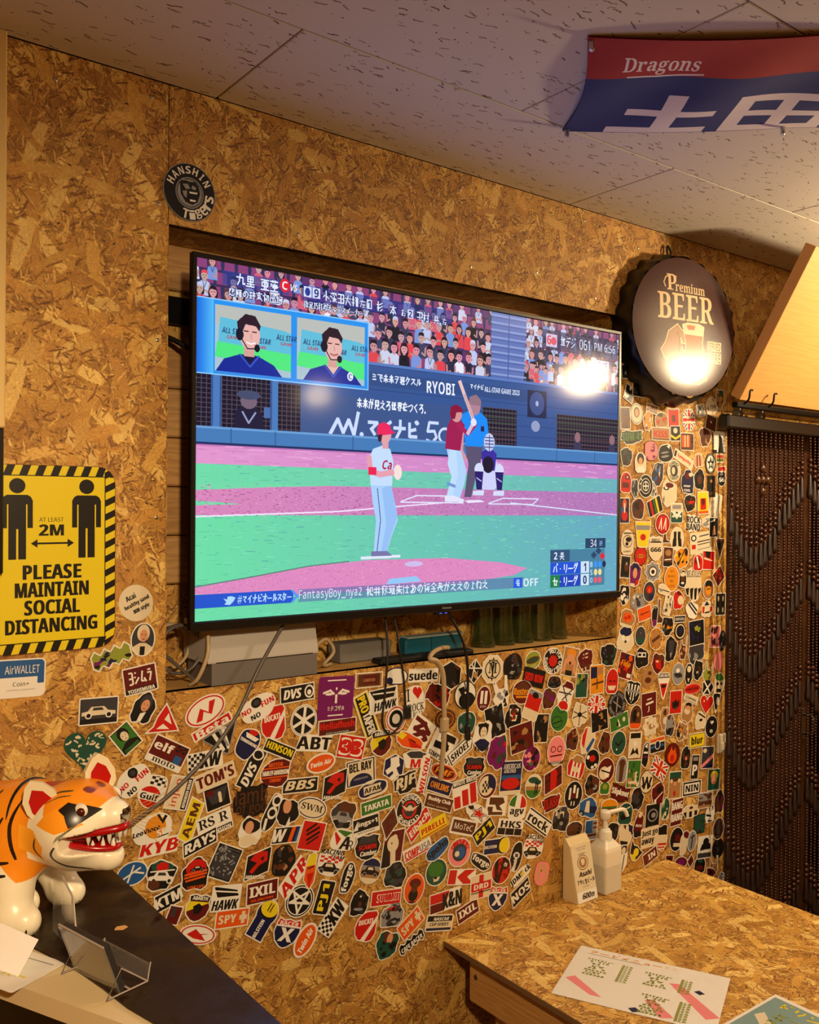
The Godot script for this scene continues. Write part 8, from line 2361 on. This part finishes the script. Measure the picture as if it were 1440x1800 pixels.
	stick(2.1016, 1.4232, 76, 98, -2.5, "v", "w", "c", "T:BEATLES:k:.0:.55:1.8:.4:s;P:k:-.9:-.3:-.5:-.25:-.6:-.9:-.8:-.9;P:k:-.4:-.3:0:-.25:-.1:-.9:-.3:-.9;P:k:.1:-.3:.45:-.25:.35:-.9:.15:-.9;P:k:.55:-.3:.9:-.25:.8:-.9:.65:-.9", "cream band sticker with black lettering over four standing silhouettes")
	stick(2.2156, 1.4379, 63, 64, -13.0, "d", "w", "d", "T:SATAN:o:0:.2:1:.2:s;T:NIGHT:o:0:-.15:1:.2:s;F:66:d r", "dark red diamond sticker by the bead curtain")
	stick(2.1681, 1.4032, 52, 56, -2.7, "e", "w", "t", "E:k:0:.5:.6:.4;E:a:0:-.1:.5:.45;L:k:.05:-.3:0:.3:.1", "tan oval face sticker with dark hair")
	stick(1.9129, 1.4096, 51, 55, -2.8, "e", "w", "e", "E:r:.0:.2:.5:.35;E:n:.3:-.5:.4:.3;E:o:.0:.1:.2:.2", "dark oval scene sticker with an orange centre")
	stick(1.9723, 1.4111, 55, 28, -18.7, "v", "w", "c", "L:k:.06:-.8:-.2:.8:.1;E:s:-.4:-.3:.2:.25", "small pale sketch car sticker")
	stick(1.8168, 1.4079, 44, 54, -2.9, "v", "w", "k", "F:67:k w s k w", "black and white striped animal sticker at the television corner")
	stick(1.8690, 1.3863, 58, 46, -3.2, "b", "s", "s", "F:68:s c e k", "grey round cloud of faces sticker")
	stick(2.0343, 1.3811, 49, 54, -3.2, "v", "w", "r", "E:c:.4:0:.5:.45;E:d:.2:.7:.5:.2", "red curling chilli-like sticker")
	stick(1.9895, 1.3709, 33, 55, -17.2, "R", "w", "c", "F:69:c k s", "narrow pale guitar-neck sticker")
	stick(2.0942, 1.3518, 56, 46, -23.7, "v", "w", "w", "L:k:.1:-.8:.4:.7:-.2;L:k:.1:-.8:.8:.8:.2;R:k:-.9:.3:-.6:.9", "white torn ribbon sticker with black script")
	stick(2.1632, 1.3491, 52, 47, -3.5, "v", "w", "c", "P:n:-.5:.4:-.1:1:.4:.5;P:r:-1:.3:-.4:.3:-.5:-.5:-1:-.3;P:r:1:.4:.5:.3:.5:-.3:.9:-.2;L:k:.08:-.3:-.4:.4:-.3", "jester-like head sticker with red tufts")
	stick(2.2248, 1.3595, 48, 63, -2.1, "r", "w", "k", "E:c:-.45:.5:.15:.25;E:c:.45:.5:.15:.25;E:c:-.45:-.5:.15:.25;E:c:.45:-.5:.15:.25", "black sticker of four half-lit faces")
	stick(1.8954, 1.3553, 56, 37, 11.0, "r", "w", "o", "T:Supreme:d:0:0:1.4:.4:i", "orange slab sticker with small dark script")
	stick(1.8275, 1.3468, 61, 49, -15.5, "v", "w", "t", "E:o:0:.1:.6:.5;E:r:.2:.2:.2:.2;E:r:-.2:0:.2:.15;R:c:-1:-1:1:-.6", "slice of layered cake sticker in orange and cream")
	stick(1.9358, 1.3461, 28, 61, -7.5, "v", "w", "k", "R:p:-.5:-.9:.5:-.3;E:s:0:.7:.3:.1", "slim black guitar sticker")
	stick(1.9578, 1.3572, 33, 65, -3.6, "L", "w", "m", "F:70:m k", "thin hockey-stick shaped brown sticker")
	stick(1.9903, 1.3165, 53, 53, -9.1, "v", "w", "k", "F:71:k a e q", "dark gold and black creature sticker")
	stick(2.0421, 1.3308, 49, 20, -1.4, "r", "w", "k", "T:NIRVANA:w:0:0:1.7:.8:s", "tiny black strip sticker with serif capitals")
	stick(2.0438, 1.2983, 49, 45, -4.3, "e", "k", "k", "E:c:0:0:.85:.85;E:k:0:0:.7:.7;E:n:0:.1:.4:.4", "black ringed round sticker under the tiny strip")
	stick(2.1153, 1.2895, 70, 69, 3.0, "r", "w", "k", "E:w:0:.0:.35:.2;E:l:.1:.3:.4:.25;E:k:0:.05:.15:.1;F:72:k n k", "tall black poster sticker with a pale grin")
	stick(2.2023, 1.2714, 48, 62, -5.7, "r", "w", "i", "T:BANG:d:0:.75:1.6:.3:b;T:BANG:d:0:-.75:1.6:.3:b;F:73:i d k i", "pink poster sticker with a red word at top and foot")
	stick(2.2361, 1.2576, 32, 57, -4.7, "e", "k", "k", "F:74:k e s", "narrow black oval sticker at the wall end")
	stick(1.8216, 1.2959, 66, 68, -4.6, "v", "w", "c", "E:n:0:.55:.7:.35;E:w:-.3:.1:.2:.2;E:w:.3:.0:.2:.2;E:k:0:-.2:.12:.1", "cream and navy rounded cut-out sticker at the ledge corner")
	stick(1.8793, 1.2985, 45, 52, -4.5, "e", "w", "e", "R:q:-.7:-.7:.7:-.2;E:s:0:.3:.1:.06", "dark oval landscape sticker")
	stick(1.9413, 1.2868, 56, 59, -4.6, "e", "w", "t", "E:a:0:0:.9:.9;E:t:0:0:.7:.7;L:m:.15:-.4:-.2:.4:.2;A:COFFEE ROCK BAND TEA:m:.82:90:-350:.24", "tan coin-like round sticker with ring lettering")
	stick(2.0056, 1.2541, 53, 71, -9.9, "v", "w", "k", "P:e:-.5:.6:.5:.7:.4:-.3:-.3:-.2;P:s:-.1:-.3:.3:-.2:.1:-.7", "black cut-out sticker of a perched bird")
	stick(2.0592, 1.2539, 40, 66, -8.6, "y", "w", "m", "F:75:m d f", "small sticker of a two-finger peace sign")
	stick(2.1146, 1.2358, 77, 70, -9.9, "v", "w", "e", "F:76:e s k e s", "grey lion-skull photo sticker")
	stick(2.2167, 1.2014, 43, 53, -5.5, "e", "i", "i", "E:i:0:0:.5:.5", "plain pink oval sticker by the bead curtain")
	stick(1.8846, 1.2415, 59, 55, -5.4, "v", "w", "k", "R:w:-.6:.1:.55:.55;R:k:-.5:.2:-.1:.45;R:k:.1:.2:.45:.45;E:e:0:-.4:.2:.1", "black head sticker in white square goggles")
	stick(1.9538, 1.2232, 56, 56, -14.2, "v", "w", "d", "R:m:-.3:.3:.8:.8;P:r:-.6:.2:.3:.3:.6:-.6:-.2:-.5;E:c:-.2:.1:.2:.1", "dark red shoe-like sticker")
	stick(1.9126, 1.1878, 51, 52, -6.1, "e", "t", "t", "E:m:.0:-.2:.5:.3;E:m:.2:.5:.3:.2;E:d:0:-.2:.2:.1", "tan round animal-face sticker")
	stick(2.0372, 1.1856, 54, 60, -5.9, "e", "c", "s", "E:e:0:-.1:.6:.25;E:w:-.1:.3:.3:.2;L:k:.06:-.6:0:.6:-.2", "grey oval pirate-like sticker with cream rim")
	stick(2.0827, 1.1809, 35, 58, -5.9, "8", "w", "k", "E:c:0:.45:.5:.3;P:c:-.3:-.4:.3:-.4:0:-.8", "black spade-shaped lady sticker")
	stick(2.1230, 1.1884, 46, 58, -10.5, "v", "w", "k", "E:m:0:.0:.5:.35;E:c:.0:-.2:.3:.2;F:77:k e", "small dark sticker of a monkey face")
	stick(2.1716, 1.1788, 55, 55, -22.7, "y", "w", "l", "F:78:l t m", "olive hand sticker showing two fingers")
	stick(1.9760, 1.1602, 52, 71, -3.9, "4", "w", "w", "R:k:-1:.6:1:.95;T:CHICAGO:w:0:.78:1.6:.22:b;P:r:-.6:.2:.6:.2:.3:-.4:0:-.9:-.3:-.4;E:k:0:.0:.4:.12", "white sticker with a red bull head under black lettering")
	stick(1.9159, 1.1202, 63, 63, 0.6, "r", "w", "d", "T:J:w:-.1:-.4:.3:.5:;L:w:.08:-.3:.05:.5:.15;L:w:.05:-.2:.4:.3:.45", "dark maroon square sticker with thin white strokes")
	stick(2.0270, 1.1124, 53, 63, -3.3, "r", "w", "r", "P:k:-.5:-.5:.5:-.4:.6:.2:.2:.0:.0:.3:-.3:.0:-.6:.1;E:e:0:-.5:.3:.1", "red tall poster sticker with a black hand")
	stick(2.0984, 1.1396, 74, 28, -0.4, "e", "i", "r", "T:AWESOME:k:0:0:1.6:.5:b", "red lips-like sticker with black capitals")
	stick(2.1689, 1.1355, 53, 46, -6.4, "v", "w", "k", "L:w:.1:-.6:-.7:.7:.7;L:w:.1:-.6:.7:.5:-.7", "black square-eared sticker with a white cross")
	stick(2.2219, 1.1389, 49, 66, -9.8, "v", "w", "c", "E:g:0:.6:.9:.35;E:k:-.3:0:.25:.15;E:k:.4:.05:.2:.15;R:k:-.4:-.7:.5:-.4", "skull sticker with a green quiff")
	stick(2.0937, 1.1134, 64, 22, -21.3, "R", "w", "c", "T:CLIPPERS:k:0:0:1.6:.6:b;L:d:.06:-.95:-.8:.95:-.8", "small white rounded label sticker")
	stick(2.1632, 1.0863, 63, 58, -10.6, "h", "w", "r", "R:c:-.5:.3:-.35:.5", "red dripping heart sticker")
	stick(2.2078, 1.0878, 38, 56, -7.0, "4", "w", "k", "E:w:.3:.2:.3:.4;R:w:-.1:-1:.1:-.6", "black and white balloon sticker")
	stick(1.9819, 1.0763, 38, 65, -7.6, "v", "w", "t", "E:m:0:.4:.4:.2;E:c:.1:-.2:.4:.3;E:k:0:.6:.2:.1", "small tan sticker like a kangaroo")
	stick(2.0792, 1.0786, 51, 60, -15.7, "v", "w", "t", "E:k:0:.7:.5:.25;E:c:-.1:.1:.5:.3;E:f:0:.4:.4:.2", "small figure in a dark hat sticker")
	stick(2.0037, 1.0540, 43, 64, -1.6, "v", "w", "s", "R:k:-.7:-.9:.6:-.2;F:79:s e m", "grey cat sticker with a dark scarf")
	stick(2.0552, 1.0309, 55, 54, -16.4, "v", "w", "t", "R:k:-.9:-.6:.2:0;E:a:-.3:.2:.3:.15;F:80:t c m", "tan dog sticker with a dark mask")
	stick(2.1354, 1.0481, 51, 50, -1.7, "v", "w", "c", "E:k:.1:.1:.3:.15;L:k:.08:-.4:.9:.8:.3", "white egg-like sticker with a black spider")
	stick(2.1887, 1.0252, 59, 62, -7.9, "e", "w", "k", "H:w:0:.35:.6:.35;E:w:0:-.4:.25:.16", "black oval sticker with white heart and dot")
	stick(1.9232, 1.0622, 61, 58, -7.9, "c", "w", "c", "E:t:0:0:.25:.25;F:81:c w t", "cream paper flower sticker")
	stick(2.1226, 0.9975, 75, 41, -2.4, "r", "w", "y", "L:k:.05:-.93:-.9:-.93:.9:.93:.9:.93:-.9:-.93:-.9;T:blur:k:0:0:1.4:1.1:b", "yellow rectangular sticker with black lowercase band name")
	stick(1.9522, 1.0109, 63, 40, 1.7, "r", "w", "k", "R:o:-1:.55:1:1;R:c:-1:.25:1:.5;R:b:-1:-.3:1:.0;E:w:0:0:.35:.6;E:n:0:0:.28:.5", "striped rainbow flag sticker with a white ring")
	stick(2.0145, 0.9760, 64, 62, -9.0, "e", "d", "d", "E:o:0:-.2:.6:.55;P:o:-.5:0:-.2:.7:0:.2:.3:.6:.5:0;E:r:0:-.3:.3:.3", "dark red oval sticker with an orange flame")
	stick(1.9051, 0.9918, 30, 69, -9.0, "v", "w", "k", "P:w:-.4:.6:.3:.9:.3:.5;R:w:-.6:.1:.6:.25;R:p:-.6:-.2:.6:-.1", "slim black and white figure sticker")
	stick(2.0736, 0.9591, 45, 63, -9.1, "D", "w", "k", "R:m:-.5:-.2:.5:.2;E:i:.1:-.1:.2:.15;F:82:k m e", "small dark sticker shaped like a coffin")
	stick(2.1143, 0.9264, 36, 67, -8.2, "r", "w", "k", "R:s:-.6:.5:.6:.8;T:P:w:0:-.25:1.2:.9:b", "tall narrow black sticker with a white capital P")
	stick(2.1706, 0.9436, 58, 62, -6.7, "r", "w", "e", "P:i:-1:-.7:1:.4:1:0:-1:-1;E:c:-.5:.6:.3:.2;R:n:-.2:-1:1:-.6", "dark poster sticker with a pink diagonal band")
	stick(1.9601, 0.9482, 71, 47, -34.6, "r", "w", "n", "U;T:THE:o:0:.2:1:.5:b", "tilted union flag sticker")
	stick(1.9107, 0.9222, 56, 60, -10.0, "e", "k", "c", "L:k:.12:-.6:.3:-.3:-.5:0:.3:.3:-.5:.6:.3;P:k:-.7:-.4:-.4:.0:-.3:-.6;P:k:.7:-.4:.4:.0:.3:-.6", "cream round sticker with black crossed-hands W")
	stick(2.0278, 0.8930, 54, 72, -6.4, "r", "w", "t", "R:q:-1:.4:1:1;E:m:0:.4:.45:.15;E:f:0:.1:.25:.15;E:r:0:-.6:.2:.2;E:c:-.6:.3:.2:.15;E:c:.6:.3:.2:.15", "tall picture sticker of a bull-hatted figure on green")
	stick(2.1017, 0.8718, 85, 40, -4.2, "r", "w", "w", "L:k:.08:-.85:-.8:-.85:.8:.85:.8:.85:-.8:-.85:-.8;T:NIN:k:0:0:1.3:.9:b", "white framed sticker with three wide black capitals")
	stick(2.2005, 0.8775, 58, 60, -6.4, "r", "w", "q", "E:y:0:.4:.6:.4;E:f:0:.1:.45:.5;E:r:0:-.25:.2:.08", "green pop-art portrait sticker with yellow hair")
	stick(2.1609, 0.8284, 67, 44, -5.9, "r", "w", "s", "R:m:-1:-.6:1:-.1;R:t:-1:-1:1:-.6;F:83:s m", "grey seascape photo sticker")
	stick(1.9580, 0.8828, 57, 60, 2.6, "v", "w", "d", "E:k:.2:.3:.4:.3;R:w:-.6:-.8:-.3:-.4;L:w:.05:-.5:-.5:.6:0", "maroon winged boots sticker")
	stick(2.2271, 0.8097, 50, 68, -14.1, "v", "w", "m", "E:k:0:.7:.5:.2;F:84:m e k p", "brown robot-like sticker at the wall end")
	stick(1.9878, 0.8356, 39, 61, -13.4, "v", "w", "q", "F:85:q g s c", "mint green slim sticker")
	stick(2.0362, 0.8202, 61, 72, -1.1, "/", "w", "d", "T:BANG:w:0:.5:1.6:.6:b;T:BANG:w:0:-.4:1.6:.6:b", "slanted maroon sticker with the same white word stacked")
	stick(2.0973, 0.8104, 79, 38, -3.8, "v", "w", "c", "R:k:-.8:-.8:-.5:0;R:k:-.2:-.8:.1:.0;R:k:.4:-.8:.7:0;E:d:0:.5:.2:.2", "pale strip sticker of four figures in dark dress")
	stick(1.9362, 0.8280, 60, 66, -5.0, "r", "w", "k", "E:s:0:.1:.7:.5;E:k:0:.1:.55:.4;E:s:.1:.1:.3:.2;T:ROCK:s:0:-.82:1.2:.14:", "black poster sticker with a silver globe")
	stick(2.1371, 0.7679, 50, 51, -4.3, "r", "k", "q", "F:86:q k e q", "dark green leafy square sticker")
	stick(2.1851, 0.7863, 43, 55, -16.8, "v", "w", "w", "E:k:0:.6:.5:.3;E:c:0:.5:.3:.2;R:k:-.8:-.3:.3:-.1;R:k:-.2:-.9:.8:-.6", "white bandaged figure sticker")
	stick(2.2240, 0.7376, 55, 62, -11.7, "e", "w", "m", "E:k:0:0:.7:.7;E:e:0:0:.45:.5;F:87:m e t", "brown oval relief sticker at the wall end")
	stick(1.9230, 0.7778, 71, 52, -1.7, "r", "c", "c", "T:Just go:k:0:.4:1.8:.7:b;T:away:k:-.2:-.45:1.4:.7:b", "cream sticker with a short dismissive black phrase")
	stick(1.9746, 0.7654, 53, 71, -9.6, "v", "w", "c", "R:k:-.8:.2:.8:.9;R:r:-1:-1:1:-.4;L:c:.06:-.7:-.6:.7:-.6;L:c:.06:-.7:-.8:.7:-.8", "black cream and red stacked-block sticker")
	stick(2.0373, 0.7475, 60, 65, -12.1, "e", "w", "k", "E:d:.1:.1:.4:.35;R:c:-.4:-.6:.7:-.3", "black round sticker with a red figure and pale label")
	stick(2.0695, 0.7315, 36, 71, -21.4, "v", "w", "c", "E:d:.2:.65:.8:.3", "pale arm sticker holding a dark red fruit")
	stick(2.1036, 0.7287, 41, 57, -12.1, "e", "w", "s", "L:e:.1:0:-.6:0:.5;L:e:.1:-.3:.3:.3:.5", "grey oval sticker with a thin dark tree")
	stick(2.1614, 0.6999, 68, 62, -7.7, "r", "w", "w", "E:k:.1:.45:.4:.35;P:k:-.7:-.3:.8:-.2:.7:.3:-.4:.3;R:e:-.9:-.9:.9:-.45;T:X-LARGE:w:0:-.35:1.7:.3:b", "white sticker with a black ape over block lettering")
	stick(2.2249, 0.6821, 55, 56, -12.4, "e", "k", "k", "F:88:k e k", "plain black oval sticker at the wall end")
	stick(1.9277, 0.7275, 60, 33, 15.3, "r", "w", "d", "T:IN:w:.2:0:1:1:b", "dark red strip sticker cut by the table corner")
	stick(2.0065, 0.7032, 35, 20, -12.8, "r", "w", "d", "E:k:0:0:.4:.4", "small maroon sticker just above the table corner")
	stick(2.0572, 0.6826, 56, 30, -12.9, "e", "w", "d", "E:p:0:0:.6:.6", "maroon round sticker just above the table back")
	stick(2.0978, 0.6763, 34, 39, -12.9, "d", "w", "m", "E:d:0:0:.4:.5", "narrow brown leaf sticker just above the table back")
	stick(2.1414, 0.6546, 53, 45, -13.0, "D", "w", "k", "E:d:0:-.3:.6:.3;E:q:0:.5:.4:.2", "dark arched sticker near the table right side")
	stick(2.2043, 0.6394, 52, 52, -4.8, "y", "w", "t", "F:89:t m t", "tan sticker of a horns-sign hand near the table")
	stick(2.1913, 0.6236, 49, 27, -24.3, "v", "w", "d", "E:k:0:0:.4:.4", "small dark red cut-out sticker at the table side")
	stick(2.2423, 0.5988, 34, 28, -24.3, "v", "w", "s", "F:90:s c n", "small pale sticker at the lowest wall end")
